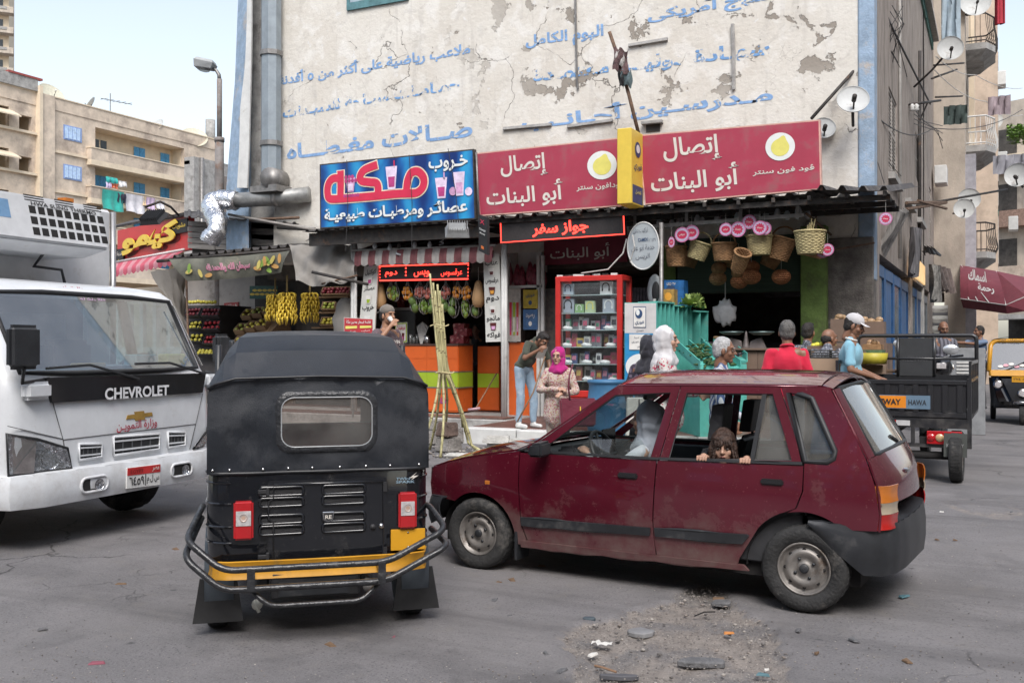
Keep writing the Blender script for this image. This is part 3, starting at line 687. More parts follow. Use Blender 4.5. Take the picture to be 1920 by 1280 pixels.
for(xa,ya,xb,yb,col,lab)in[(200,330,221,344,(.03,.36,.33),'turquoise shorts drying above the balcony rail'),(209,343,222,352,(.55,.14,.07),'orange shirt drying above the balcony rail'),(200,340,209,352,(.5,.42,.6),'lilac cloth drying above the balcony rail'),(224,338,239,350,(.6,.6,.6),'white vest drying above the balcony rail')]:
 cloth(lab,ly(xa),ly(xb),lz_(xa,ya),lz_(xb,yb),M('cloth_%d%d'%(xa,ya),col,.9,n=.15,ns=3,sheen=.2),seed=xa,X=AX+.55)
tw=thg('tower_block','tall cream tower block with stacked balconies cut by the left picture edge','building',tuple(P(0,647,150)),R(50))
TWc=P(-110,647,150);m_=MB();q=rootm(tw)
Xc=0;wR=P(15,100,150)
def tl(px):return(P(px,100,150)-Vec(q.translation)).xy.length*(1 if px>0 else-1)
xr_=tl(14)
MB().bx(-22,xr_,0,16,0,62).bld_('wall',cream,tw,lo_=1)
for k in range(17):
 z=4+k*3.05;o=MB().bx(-18,xr_+.7,-1.6,0,z,z+.95).bld_('balcony',stucco_cream,tw,lo_=1,bevel=.05)
 MB().bx(-16,xr_-.8,-.06,-.01,z+1.2,z+2.4).bld_('balcony_window',glass_dk,o,lo_=1)
 MB().bx(-15+(k%3)*3,xr_-.2,-1.68,-1.62,z+.5,z+.9).bld_('railing',steel,o,lo_=1)
XB=-40
lo_=thg('concrete_house','low bare concrete house behind the street lamp','building',tuple(S(365,640,XB)))
ya,za=S(363,293,XB).y,S(363,293,XB).z;yb=S(470,300,XB).y
m_=MB();m_.bx(XB-.7,XB,ya,ya+.3,0,za).bx(XB-.3,XB,ya+.3,yb,0,za).bx(XB-.7,XB-.3,ya,yb,za-.4,za-.2);m_.bld_('wall',cnc,lo_)
y2,z2=S(417,330,XB).y,S(417,330,XB).z
MB().bx(XB,XB+.05,y2,yb,z2-2.5,z2).bld_('roller_shutter',M('brown_slats',(.2,.17,.15),.8),lo_);MB().tub([(XB+.08,S(376,300,XB).y,0),(XB+.08,S(376,300,XB).y,za)],.12,6).bld_('drain_pipe',steel,lo_)
# ================= STREET LAMP =================
b_=P(411,647,24);lp=thg('street_lamp','tall rusty street lamp post with a grey box lamp head against the sky','street lamp',(b_.x,b_.y,0))
pz=lambda py:P(411,py,24).z
MB().tub([(b_.x,b_.y,0),(b_.x,b_.y,pz(330)),(b_.x,b_.y,pz(262))],[.11,.11,.105],10).tub([(b_.x,b_.y,pz(262)),(b_.x,b_.y,pz(148))],.062,10).cyl((b_.x,b_.y,pz(266)),(b_.x,b_.y,pz(258)),.12,.12,10).bld_('post',M('rusty_lamp_post',(.24,.22,.21),.8,.1,n=.25,ns=3,dirt=((.2,.11,.07),.4,5)),lp)
ax=[P(411,150,24),P(410,140,24),P(405,132,24),P(396,127,24)];MB().tub(ax,[.05,.045,.04,.04],8).bld_('arm',steel,lp)
hd=P(383,121,24);yaw=math.atan2(hd.y-ax[3].y,hd.x-ax[3].x)
mm=T(*hd)@RZ(yaw)@RY(R(-14));hb=MB().hexa([(-.22,-.15,-.08),(.2,-.13,-.12),(.2,.13,-.12),(-.22,.15,-.08)],[(-.25,-.2,.06),(.24,-.17,.05),(.24,.17,.05),(-.25,.2,.06)],mm).hexa([(-.25,-.2,.06),(.24,-.17,.05),(.24,.17,.05),(-.25,.2,.06)],[(-.2,-.14,.13),(.2,-.12,.12),(.2,.12,.12),(-.2,.14,.13)],mm).bld_('lamp_head',M('lamp_grey',(.36,.37,.37),.6,.2),lp,bevel=.01)
MB().ell((0,0,-.11),(.17,.12,.07),12,6,mm).bld_('lens',glass('lens_glass',(.6,.6,.58),1,.3),lp)
# ================= BUILDINGS ALONG THE SIDE STREET =================
def octo_balcony(parent,X,yc,z,w=2.4,d=1.0,style=0):
 poly=[(X,yc-w/2),(X+d*.7,yc-w/2),(X+d,yc-w/4),(X+d,yc+w/4),(X+d*.7,yc+w/2),(X,yc+w/2)]
 inn=[(X,yc-w/2+.2),(X+d*.5,yc-w/2+.3),(X+d*.7,yc),(X+d*.5,yc+w/2-.3),(X,yc+w/2-.2)]
 n=len(poly);b=MB().prism(poly,z-.12,z+.08,axis='z')
 lo=[(X,yc-w/2+.25,z-.42),(X+d*.45,yc-w/2+.35,z-.38),(X+d*.6,yc-w/5,z-.36),(X+d*.6,yc+w/5,z-.36),(X+d*.45,yc+w/2-.35,z-.38),(X,yc+w/2-.25,z-.42)]
 b.add(lo+[(p[0],p[1],z-.12)for p in poly],[tuple(range(n))[::-1]]+[(i,i+1,n+i+1,n+i)for i in range(n-1)]);bal=b.bld_('balcony',cnc,parent)
 rail=MB();top=[(p[0]-.03,p[1]*1.0,z+1.0)for p in poly];rail.tub(top,.028,5)
 rail.tub([(p[0],p[1],z+.15)for p in top],.02,5)
 for i in range(n-1):
  a,c=Vec(top[i]),Vec(top[i+1]);k=max(2,int((c-a).length/.13));out=(c-a).cross(Vec((0,0,1))).normalized()*-1
  if out.x<0 and abs(out.x)>.3:out=-out
  for j in range(k):
   p=a.lerp(c,j/k);p=Vec((p.x,p.y,0));rail.tub([p+Vec((0,0,z+.08)),p+out*.10+Vec((0,0,z+.3)),p+out*.03+Vec((0,0,z+.62)),p+Vec((0,0,z+1.0))],.013,4)
 rail.bld_('railing',bki if style==0 else white_p,bal)
 return bal
b2=thg('balcony_building','cream apartment building with stacked curved iron balconies in the side street','building',(-.9,36,0))
m_=MB();m_.bx(-8,-.9,34.0,34.4,3.2,18);wallX(34.4,44,3.2,18,-.9,.4,[(35.3,37.2,4.5,6.6),(35.3,37.2,7.9,10.2),(35.3,37.2,11.2,13.5)],m_)
m_.bx(-1.5,-.9,34,35,0,3.2).bx(-1.5,-.9,37,44,0,3.2).bx(-3.5,-3.4,34,44,0,3.2);m_.bx(-3.0,-2.9,34.4,44,3.2,18);m_.bld_('wall',stucco_cream,b2)
MB().bx(-.95,-.72,38.6,39.2,3.2,18).bld_('pilaster',cream,b2)
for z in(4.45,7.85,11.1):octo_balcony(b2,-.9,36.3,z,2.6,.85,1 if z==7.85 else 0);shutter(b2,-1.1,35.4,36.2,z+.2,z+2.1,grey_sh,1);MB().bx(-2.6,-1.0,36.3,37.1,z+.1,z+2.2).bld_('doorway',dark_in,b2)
for z in(5.2,8.5,11.8):shutter(b2,-.86,40.5,42.2,z,z+1.8,grey_sh,2)
m_=MB();m_.bx(-8,.02,44,44.4,3.3,20).bx(-.4,.02,44.4,62,3.3,20).bx(-1,.02,44,45,0,3.3).bx(-1,.02,49,62,0,3.3)
b3=thg('brown_building','brown building jutting out past the iron balconies in the side street','building',(0,44,0));m_.bld_('wall',stucco_tan,b3)
for z in(5,8.5,12):shutter(b3,.05,47,49,z,z+2,grey_sh,2)
# grey buttress strip, lower grey house front
MB().bx(-.95,-.6,34.1,34.6,0,7.5).bld_('painted_pier',M('pale_lilac_plaster',(.40,.39,.42),.9,bump=.3),b2)
# house across the end of the street
q0=P(1862,640,70);q1=P(2010,640,60);e=thg('end_building','sunlit pale building with ribbon balconies closing the far end of the side street','building',(q0.x,q0.y,0),0)
def eq(px,py,D=66):return P(px,py,D)
ux=(P(2010,640,62)-P(1862,640,66));ux.z=0;ux.normalize();nv=Vec((ux.y,-ux.x,0))
def ebox(u0,u1,z0,z1,d0,d1,name,mat,par=None):
 o_=P(1862,640,66);o_.z=0;c=[o_+ux*u+nv*d for u,d in((u0,d0),(u1,d0),(u1,d1),(u0,d1))]
 return MB().hexa([p+Vec((0,0,z0))for p in c],[p+Vec((0,0,z1))for p in c]).bld_(name,mat,par or e)
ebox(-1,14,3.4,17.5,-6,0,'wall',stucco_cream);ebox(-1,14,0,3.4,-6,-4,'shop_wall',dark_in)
for k,z in enumerate((5.6,9.2,12.8)):
 bb=ebox(.3,14,z,z+1.05,0,1.0,'balcony_parapet',[stucco_tan,M('brick_face',(.26,.17,.13),.9,n=.25,ns=8),cream][k])
 w=ebox(2.2,4.6,z+1.3,z+2.9,0,.05,'window',white_p);ebox(2.35,3.3,z+1.4,z+2.8,.05,.07,'pane',glass_dk,w);ebox(3.5,4.45,z+1.4,z+2.8,.05,.07,'pane',glass_dk,w)
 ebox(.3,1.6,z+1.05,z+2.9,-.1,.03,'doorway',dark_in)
ebox(-.5,14,3.2,3.5,0,2.2,'canopy',cnc)
# ================= SHOPS =================
def inst(me,name,parent,m,world=True,props=None):
 o=bpy.data.objects.new(name,me);COL.objects.link(o);o.parent=parent
 o.matrix_local=(rootm(parent).inverted()@m)if(parent and world)else m
 if props:
  for k,v_ in props.items():o[k]=v_
 return o
def mesh(mb,mat,name='m'):
 o=mb.bld_(name,mat);me=o.data;bpy.data.objects.remove(o);return me
def corrug(mb,fl,fr,br,bl,pitch=.2,amp=.025,th=.0):
 fl,fr,br,bl=map(Vec,(fl,fr,br,bl));L=(fr-fl).length;n=int(L/pitch);prof=[]
 for i in range(n):
  for a,h in((0,0),(.35,0),(.5,1),(.65,1),(.8,0)):prof.append(((i+a)/n,h))
 prof.append((1,0));k=len(prof)
 v=[]
 for j in range(5):
  for u,h in prof:
   a=fl.lerp(fr,u);b=bl.lerp(br,u);v.append(a.lerp(b,j/4)+Vec((0,0,h*amp*2)))
 mb.add(v,[(j*k+i,j*k+i+1,(j+1)*k+i+1,(j+1)*k+i)for j in range(4)for i in range(k-1)])
 return mb
shell=thg('shop_interior','dark recessed shop rooms on the ground floor under the white wall','shop room',(-8,17,0))
XK0,XK1,XP1,XV1=-11.75,-8.3,-5.25,XR-.8
m_=MB()
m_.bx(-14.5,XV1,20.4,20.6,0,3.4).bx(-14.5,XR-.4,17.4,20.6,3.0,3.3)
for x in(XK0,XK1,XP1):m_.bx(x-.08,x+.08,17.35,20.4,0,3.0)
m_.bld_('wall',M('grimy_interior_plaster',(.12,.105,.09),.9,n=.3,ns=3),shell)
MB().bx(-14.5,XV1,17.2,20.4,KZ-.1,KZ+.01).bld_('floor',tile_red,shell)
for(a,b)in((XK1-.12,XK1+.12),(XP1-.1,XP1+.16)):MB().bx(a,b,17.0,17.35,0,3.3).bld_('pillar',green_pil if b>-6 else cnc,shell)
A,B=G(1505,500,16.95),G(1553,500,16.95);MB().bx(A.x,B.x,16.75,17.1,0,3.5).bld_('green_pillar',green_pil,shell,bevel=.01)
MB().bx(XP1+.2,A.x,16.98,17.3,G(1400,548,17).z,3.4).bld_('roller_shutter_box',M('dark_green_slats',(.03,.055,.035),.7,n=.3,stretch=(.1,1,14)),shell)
m_=MB()
for i in range(7):m_.bx(A.x+.75+0,XR-.78,16.95,17.0,.3+0,.31)
# ---- canopies ----
can=thg('kiosk_canopy','rusty corrugated canopy under the blue juice sign','canopy',(-10,15.6,3.2))
FL,FR=G(600,431,15.45),G(912,424,15.45);zc=(FL.z+FR.z)/2+.03
m_=MB();corrug(m_,(FL.x-.35,15.35,zc),(FR.x+.1,15.35,zc),(FR.x+.1,17,zc+.12),(FL.x-.35,17,zc+.12),.22,.02);m_.bld_('corrugated_sheet',corr,can,solid=.004)
m_=MB();zb=G(750,452,15.5).z;m_.bx(FL.x-.3,FR.x,15.5,15.56,zb,zc-.02).bx(FL.x-.3,FR.x,16.2,16.26,zc-.1,zc-.02)
for i in range(9):x=FL.x+i*(FR.x-FL.x)/8;m_.bx(x-.02,x+.02,15.56,17,zc-.07,zc-.02)
m_.bld_('beam',bki,can)
bulb_glass=M('bulb_glass',(.42,.44,.46),.15,n=.05,coat=.5)
bulb_me=mesh(MB().lathe([(.001,-.17),(.03,-.16),(.043,-.125),(.036,-.09),(.02,-.06),(.018,-.05)],10),bulb_glass);cap_me=mesh(MB().lathe([(.02,-.06),(.022,-.03),(.018,0),(.001,.005)],8),bki)
spir=MB();[spir.tub([(.03*math.cos(a),.03*math.sin(a),-.07-.018*a/2)for a in np.linspace(0,10,26)],.011,5)];spir_me=mesh(spir,bulb_glass)
def bulb(px,py,Wy,lab,grp,spiral=False,sc=1.):
 p=G(px,py,Wy);t=thg('light_bulb',lab,'light bulb',tuple(p),0,grp);M_=T(*p)@Matrix.Scale(sc,4)
 inst(spir_me if spiral else bulb_me,'bulb',t,M_);inst(cap_me,'socket',t,M_);MB().tub([p,p+Vec((.01,.02,.22))],.006,4).bld_('cord',cable_m,t)
for ib_,(px,py,s_)in enumerate(((703,449,0),(731,452,0),(749,455,2),(778,447,0),(806,446,0),(828,441,1))):bulb(px,py,15.75,'bulb hanging %s from the left under the kiosk canopy'%ORD[ib_]if s_<2 else 'large spiral bulb hanging under the kiosk canopy','bulbs under the kiosk canopy',s_>0,1.9 if s_==2 else 1.1)
can2=thg('shop_canopy','long dark corrugated canopy under the two maroon signs','canopy',(-5,15.6,3.6))
FLp,FRp=G(915,419,15.5),G(1540,371,15.5);z2=FRp.z
m_=MB();EX=G(1700,375,15.2)
corrug(m_,(FLp.x-.1,15.3,FLp.z+.04),(FRp.x,15.3,z2+.05),(FRp.x,17,z2+.18),(FLp.x-.1,17,FLp.z+.17),.30,.026);m_.bld_('corrugated_sheet',corr,can2,solid=.004)
m_=MB();corrug(m_,(FRp.x-.1,15.1,z2+.08),(-1.35,15.25,z2+.0),(-1.1,16.98,z2+.30),(FRp.x-.1,16.98,z2+.22),.26,.035);m_.bld_('loose_sheet',corr,can2,solid=.004)
m_=MB();za,zb_=G(1180,428,15.7).z,G(1508,403,15.7).z
A,B=G(1180,428,15.7),G(1508,403,15.7)
m_.hexa([(A.x,15.68,A.z-.03),(B.x,15.68,B.z-.03),(B.x,15.73,B.z-.03),(A.x,15.73,A.z-.03)],[(A.x,15.68,A.z+.03),(B.x,15.68,B.z+.03),(B.x,15.73,B.z+.03),(A.x,15.73,A.z+.03)])
for i in range(4):x=A.x+.1+i*(B.x-A.x-.2)/3;m_.bx(x-.025,x+.025,15.69,15.72,A.z,z2+.05)
m_.bld_('front_bar',steel,can2)
m_=MB()
for y_ in(15.4,16.1,16.8):m_.bx(FLp.x,-1.4,y_,y_+.06,z2-.1,z2-.02)
for i in range(13):x=FLp.x+.2+i*.53;m_.bx(x-.025,x+.025,15.3,17,z2-.05,z2+.02)
m_.bld_('rafter',bki,can2)
m_=MB().tub([G(1512,400,15.7),G(1558,440,16.9)],.02,6).tub([G(1530,405,15.8),G(1530,470,15.8)],.015,6).tub([G(1555,470,16.6),G(1640,455,16.6)],.015,5);m_.bld_('strut',rust,can2)
for ib_,(px,py)in enumerate(((1237,399),(1260,403),(1273,401),(1289,402),(1308,394),(1317,398),(1345,391),(1347,397),(1383,389),(1420,384),(1436,387),(1458,382),(1476,386),(1497,377),(1514,384))):bulb(px,py,15.9+(px%3)*.3,'clear bulb, %s from the left under the long dark canopy'%ORD[ib_],'bulbs under the long canopy',False,1.35)
# ---- poster signs ----
red_sign=M('maroon_sign_film',(.38,.045,.08),.42,n=.07,ns=1.2,dirt=((.30,.085,.10),.4,2.5),bump=.5,bs=1.5);sign_edge=M('peach_sign_edge',(.62,.36,.30),.6)
letter_w=M('cream_lettering',(.66,.62,.56),.6,n=.05);white_d=M('logo_white',(.74,.76,.74),.5,n=.04);yel=M('logo_yellow',(.72,.66,.16),.5,n=.06);black_m=M('matt_black',(.02,.02,.022),.6)
def sgn(name,label,cat,q,mat,th=.12,edge=None,e=.02,parent=None):
 q=[Vec(p)for p in q];c=(q[0]+q[1])/2;t=thg(name,label,cat,tuple(c));MB().slab(q,th).bld_('board',edge or mat,t)
 plate(sub(q,e*.4,1-e*.4,e,1-e),mat,t,'face',.002,.004);return t
def drop(t,q,cu,cv,r,asp):
 disc(q,white_d,t,'logo_ring',.010,r/asp,r,cu,cv,32)
 def fn(a):
  d=abs((a-1.25+PI)%(2*PI)-PI);return 1+.42*math.exp(-(d/.30)**2)
 disc(q,yel,t,'logo_drop',.013,r/asp*.62,r*.62,cu,cv-r*.06,40,fn)
Q1=[G(902,405,15.3),G(1172,387,15.3),G(1160,258,15.3),G(891,287,15.3)]
Q1=[G(899,405,15.3),G(1174,386,15.3),G(1168,257,15.3),G(891,287,15.3)]
s1=sgn('shop_sign','maroon shop sign with cream Arabic lettering next to the blue juice sign','sign',Q1,red_sign,.1,sign_edge)
txt('إتصال',sub(Q1,.175,.505,.55,.90),letter_w,s1,bold=.02,off=.008);txt('أبو البنات',sub(Q1,.06,.60,.09,.48),letter_w,s1,bold=.02,off=.008)
drop(s1,Q1,.86,.62,.21,2.2);txt('ڤودافون سنتر',sub(Q1,.685,.992,.26,.37),letter_w,s1,bold=.02,off=.008)
Q2=[G(1209,384,15.3),G(1541,355,15.3),G(1538,224,15.3),G(1196,253,15.3)]
s2=sgn('shop_sign','larger maroon shop sign with cream Arabic lettering at the right end of the row','sign',Q2,red_sign,.1,sign_edge)
txt('إتصال',sub(Q2,.14,.475,.55,.92),letter_w,s2,bold=.02,off=.008);txt('أبو البنات',sub(Q2,.05,.565,.10,.50),letter_w,s2,bold=.02,off=.008)
drop(s2,Q2,.79,.66,.20,2.55);txt('ڤود فون سنتر',sub(Q2,.635,.965,.27,.37),letter_w,s2,bold=.02,off=.008)
# yellow projecting box
yb=M('yellow_lightbox',(.72,.52,.07),.5,n=.05,dirt=((.45,.33,.08),.2,2));navy=M('navy_print',(.03,.07,.16),.5);
bx_=thg('projecting_sign','yellow lightbox sign projecting between the two maroon signs','sign',tuple(G(1185,383,15.0)))
a0,a1=G(1157,378,14.75),G(1184,383,14.75);XA,XBx=a0.x,a1.x;zl,zh=G(1170,382,14.75).z,G(1170,240,14.75).z
yend=S(1207,380,XBx).y;m_=MB().bx(XA,XBx,14.75,yend,zl,zh);m_.bld_('box',yb,bx_,bevel=.01)
QY=[(XBx,14.78,zl+.03),(XBx,yend-.03,zl+.03),(XBx,yend-.03,zh-.03),(XBx,14.78,zh-.03)]
plate(sub(QY,.05,.95,.0,.25),navy,bx_,'navy_panel',.003);disc(QY,navy,bx_,'emblem',.006,.26,.11,.5,.76);disc(QY,white_d,bx_,'emblem_mark',.009,.16,.06,.5,.77);txt('فوري',sub(QY,.15,.85,.44,.58),navy,bx_,off=.006);txt('اتفضل',sub(QY,.25,.75,.12,.19),yel,bx_,off=.012)
# blue juice sign
def makka_fn(k,b,out):
 w=k.nd('TexWave',_0=k.vec,Scale=.55,Distortion=3.5,Detail=2,Detail_Scale=.8).outputs[1]
 k.put(b,'Base Color',k.ramp(k.op('MULTIPLY_ADD',w,.35,k.op('MULTIPLY',k.n(1.1,2,1.5,ro=.5),.65)),[(.3,(.006,.03,.16)),(.5,(.01,.12,.38)),(.75,(.03,.33,.62))]))
mk=M('blue_swirl_print',(.01,.12,.38),.35,custom=makka_fn,coat=.2)
Q3=[G(600,429,15.3),G(892,411,15.3),G(888,279,15.3),G(599,308,15.3)]
s3=sgn('juice_sign','glossy blue juice shop sign with big red Arabic letters and painted glasses','sign',Q3,mk,.1,bki)
red_l=M('crimson_lettering',(.62,.03,.08),.4,n=.05);pale_e=M('letter_outline',(.78,.66,.5),.5)
def stroke(q,pts,w,mat,t,off,name,cl_=False):
 """flat ribbon letter stroke through (u, v) points of the quad, even width w in metres"""
 q=[Vec(p)for p in q];n=(q[1]-q[0]).cross(q[3]-q[0]).normalized();P3=[q[0].lerp(q[1],u).lerp(q[3].lerp(q[2],u),v)+n*off for u,v in pts]
 fine=[]
 for i in range(len(P3)-1):
  p0,p1,p2,p3=P3[max(i-1,0)],P3[i],P3[i+1],P3[min(i+2,len(P3)-1)]
  for k in range(5):
   t_=k/5;fine.append(.5*((2*p1)+(p2-p0)*t_+(2*p0-5*p1+4*p2-p3)*t_*t_+(3*p1-p0-3*p2+p3)*t_**3))
 fine.append(P3[-1]);L_=[];R_=[]
 for i,p in enumerate(fine):
  d=(fine[min(i+1,len(fine)-1)]-fine[max(i-1,0)]).normalized();s_=d.cross(n)*w/2
  e=d*(w*.35 if i==len(fine)-1 else-w*.35 if i==0 else 0);L_.append(p+s_+e+n*.0004*i/len(fine)*4);R_.append(p-s_+e+n*.0004*i/len(fine)*4)
 k=len(fine);return MB().add(L_+R_,[(i,i+1,k+i+1,k+i)for i in range(k-1)]).bld_(name,mat,t)
def cv_(x,y):return((x-62)/908,1-(y-(118-.094*(x-62)))/385)
def cvs(l):return[cv_(*p)for p in l]
MK=[cvs([(196,172),(196,240),(194,305)]),cvs([(190,200),(145,205),(118,240),(114,290),(128,322),(190,322),(300,312),(420,300),(520,288),(600,283),(650,278),(685,245),(690,195),(660,160),(622,165),(600,205),(592,250),(590,280)]),cvs([(408,125),(345,150),(318,185),(325,215),(375,222),(415,228),(425,262),(418,298)])]
for i,l in enumerate(MK):stroke(Q3,l,.19,pale_e,s3,.007+.002*i,'letter_outline')
for i,l in enumerate(MK):stroke(Q3,l,.145,red_l,s3,.014+.002*i,'letter')
def shadowed(s,q,t,b=.025):txt(s,sub(q,-.012,.99,-.06,.94),navy,t,'letter_shadow',b,.008);txt(s,q,white_d,t,'lettering',b,.014)
shadowed('خـروب',sub(Q3,.725,.965,.715,.93),s3);shadowed('عصائـر ومرطبـات طبيعيـة',sub(Q3,.035,.955,.07,.30),s3,.03)
pink=M('print_pink',(.62,.35,.55),.5,n=.25,ns=9);mauve=M('print_mauve',(.45,.05,.2),.5,n=.2);lilac=M('print_lilac',(.75,.62,.78),.5,n=.15,ns=9)
def cup(t,q,u,v,w,h,m1,m2,straw=None):
 a=sub(q,u-w/2,u+w/2,v,v+h);a=[a[0].lerp(a[1],.18),a[1].lerp(a[0],.18),a[2],a[3]];plate(a,m1,t,'printed_glass',.016,.002)
 plate(sub(a,.15,.85,.1,.55),m2,t,'printed_drink',.019,.001)
 if straw:plate(sub(q,u+.2*w,u+.3*w,v+h*.9,v+h*1.25),straw,t,'printed_straw',.016,.002)
cup(s3,Q3,.80,.33,.075,.30,lilac,mauve,pink);cup(s3,Q3,.91,.35,.07,.34,lilac,pink);cup(s3,Q3,.487,.52,.075,.34,lilac,mauve,red_l);disc(Q3,lilac,s3,'printed_fruit',.017,.022,.06,.965,.40);disc(Q3,pink,s3,'printed_fruit',.017,.022,.06,.87,.42)
cup(s3,Q3,.215,.53,.065,.22,pink,lilac)
for i in range(7):disc(Q3,mauve,s3,'printed_cherry',.018,.011,.03,.185+(i%4)*.022,.70+(i//4)*.06,10)
for i in range(6):disc(Q3,mauve,s3,'printed_cherry',.018,.010,.028,.175+i*.018,.475,10)
MB().tub([G(898,405,15.25),G(893,285,15.25)],.018,6).bld_('side_rod',steel,s3)
# wires over the sign
for i,(xa,ya,xb,yb2)in enumerate(((650,300,648,470),(767,290,772,470),(840,278,862,440))):wire([G(xa,ya,15.22),G((xa+xb)/2+3,(ya+yb2)/2,15.2),G(xb,yb2,15.22)],.006,cable_m,'hanging_wire',['thin wire hanging over the left of the blue sign','thin wire hanging over the middle of the blue sign','thin wire hanging over the right of the blue sign'][i])
# ---- LED signs ----
led_red=M('lit_red_led',(.3,.01,.01),.5,emit=(1,.045,.03),es=2.2);led_bg=M('led_panel',(.035,.03,.03),.55,n=.2,ns=30)
Q4=[G(938,457,15.45),G(1173,441,15.45),G(1171,395,15.45),G(937,416,15.45)]
s4=sgn('led_sign','long black LED board with glowing red Arabic words over the phone shop','LED sign',Q4,led_bg,.09,black_m)
def ledframe(q,t,a=.006,b=.035,full=True):
 plate(sub(q,.004,.996,.97-b,.97),led_red,t,'lit_border',.008);plate(sub(q,.004,.996,.03,.03+b),led_red,t,'lit_border',.008)
 if full:plate(sub(q,.004,.004+a,.065,.935),led_red,t,'lit_border',.008);plate(sub(q,.996-a,.996,.065,.935),led_red,t,'lit_border',.008)
ledframe(Q4,s4,.008,.04);txt('جواز سفر',sub(Q4,.27,.72,.18,.80),led_red,s4,bold=.03,off=.009)
Q5=[G(711,528,16.0),G(879,525,16.0),G(880,492,16.0),G(711,497,16.0)]
s5=sgn('led_sign','smaller LED board with broken red characters under the striped awning','LED sign',Q5,led_bg,.08,black_m)
ledframe(Q5,s5,.008,.07,False);txt('عرقسوس',sub(Q5,.70,.93,.22,.66),led_red,s5,bold=.0,off=.009,space=1.0);txt('وبس',sub(Q5,.40,.57,.22,.62),led_red,s5,off=.009);txt('دوم',sub(Q5,.07,.21,.25,.62),led_red,s5,off=.009)
for v_ in(.2,.4,.6,.8):plate(sub(Q5,.004,.014,v_,v_+.08),led_red,s5,'lit_dash',.008);plate(sub(Q5,.986,.996,v_,v_+.08),led_red,s5,'lit_dash',.008)
for v_ in(.72,.5,.3):plate(sub(Q5,.30,.315,v_,v_+.1),led_red,s5,'lit_dash',.008)
# ---- striped awning and narrow black sign ----
aw=thg('striped_awning','brown and white striped awning with a scalloped edge on the kiosk','awning',tuple(G(790,475,15.9)))
awb=M('awning_brown',(.16,.055,.06),.85,n=.15);aww=M('awning_pale',(.32,.30,.285),.85,n=.12)
A,B=G(667,470,15.75),G(925,461,15.75);nst=19;w=(B.x-A.x)/nst
for i in range(nst):
 x0=A.x+i*w;z0=A.z+(B.z-A.z)*i/nst;m_=MB();zb_=z0-.27
 def fn(u,v,x0=x0,z0=z0):return(x0+u*w,15.75-.05*math.sin(v*2)+.01*math.sin(u*6),z0-v*(.27+.035*math.sin(PI*u)))
 m_.grid(fn,6,4);m_.add([(x0,15.75,z0),(x0+w,15.75,z0),(x0+w,16.6,z0+.25),(x0,16.6,z0+.25)],[(0,1,2,3)]);m_.bld_('stripe',awb if i%2==0 else aww,aw,solid=.004)
MB().tub([A-Vec((.1,0,-.01)),B+Vec((.05,0,.01))],.025,8).bld_('rail',steel,aw)
Q=[G(905,480,15.2),G(921,482,15.2),G(914,405,15.2),G(896,403,15.2)]
Q=[G(898,470,15.15),G(914,478,15.05),G(913,408,15.05),G(896,402,15.15)]
s6=sgn('hanging_sign','narrow black hanging sign with tiny orange mark between blue and maroon signs','sign',Q,black_m,.05);plate(sub(Q,.3,.6,.1,.18),M('orange_mark',(.65,.16,.03),.5),s6,'mark',.006);txt('X',sub(Q,.25,.75,.78,.9),red_l,s6,off=.008);txt('Orange',sub(Q,.15,.85,.58,.66),white_d,s6,off=.008);txt('Money',sub(Q,.2,.8,.48,.55),white_d,s6,off=.008)
# floodlights
def flood(label,c,look,w,h,mat,armto):
 c=Vec(c);q=Vec(look).normalized().to_track_quat('Z','Y').to_matrix().to_4x4();mm=T(*c)@q;t=thg('floodlight',label,'floodlight',tuple(c),0)
 MB().hexa([(-w*.35,-h*.35,-.14),(w*.35,-h*.35,-.14),(w*.35,h*.35,-.14),(-w*.35,h*.35,-.14)],[(-w/2,-h/2,0),(w/2,-h/2,0),(w/2,h/2,0),(-w/2,h/2,0)],mm).bld_('housing',mat,t,bevel=.006)
 m_=MB()
 for i in range(9):m_.bx(-w*.42+i*w*.1,-w*.40+i*w*.1,-h*.42,h*.42,-.17,-.10,mm)
 m_.bld_('cooling_fins',mat,t)
 MB().bx(-w*.44,w*.44,-h*.44,h*.44,.003,.008,mm).bld_('lens',glass_dk,t)
 MB().tub([c+(mm.to_3x3()@Vec((0,h*.4,-.08))),(c+Vec(armto))/2+Vec((0,0,.12)),Vec(armto)],.018,6).bld_('bracket',bki,t)
flood('grey finned floodlight hanging under the right end of the blue sign',G(857,437,15.0),(-.3,.5,-.8),.42,.34,M('floodlight_grey',(.30,.31,.31),.6,.3),G(890,425,15.4))
# ---- juice kiosk ----
ki=thg('juice_kiosk','juice kiosk with orange and lime counter and hanging fruit','kiosk',(-10,16.6,KZ))
orange=M('orange_laminate',(.62,.115,.02),.4,n=.06,ns=3,dirt=((.4,.1,.04),.2,4));lime=M('lime_laminate',(.33,.46,.03),.4,n=.06,ns=3,dirt=((.2,.28,.05),.2,4));alu=M('aluminium_trim',(.4,.4,.4),.4,.8);topm=M('dark_counter_top',(.08,.045,.035),.4)
KW=16.5
def kz(py,px=859):return G(px,py,KW).z
X1=G(859,700,KW).x;X0=G(690,700,KW).x
zA,zB,zC,zD,zE=kz(648),kz(697),kz(727),kz(767),KZ+.03
Ys=S(886,650,X1).y
cnt=MB().bx(X0,X1+.02,KW-.03,Ys,zA-.0,zA+.035).bld_('counter_top',topm,ki,bevel=.004)
MB().bx(X0,X1-.004,KW,KW+.5,zE,zD+.001).bx(X0,X1-.004,KW,Ys,zD-.0,zA-.001).bld_('carcass',orange,ki)
pw=1.1
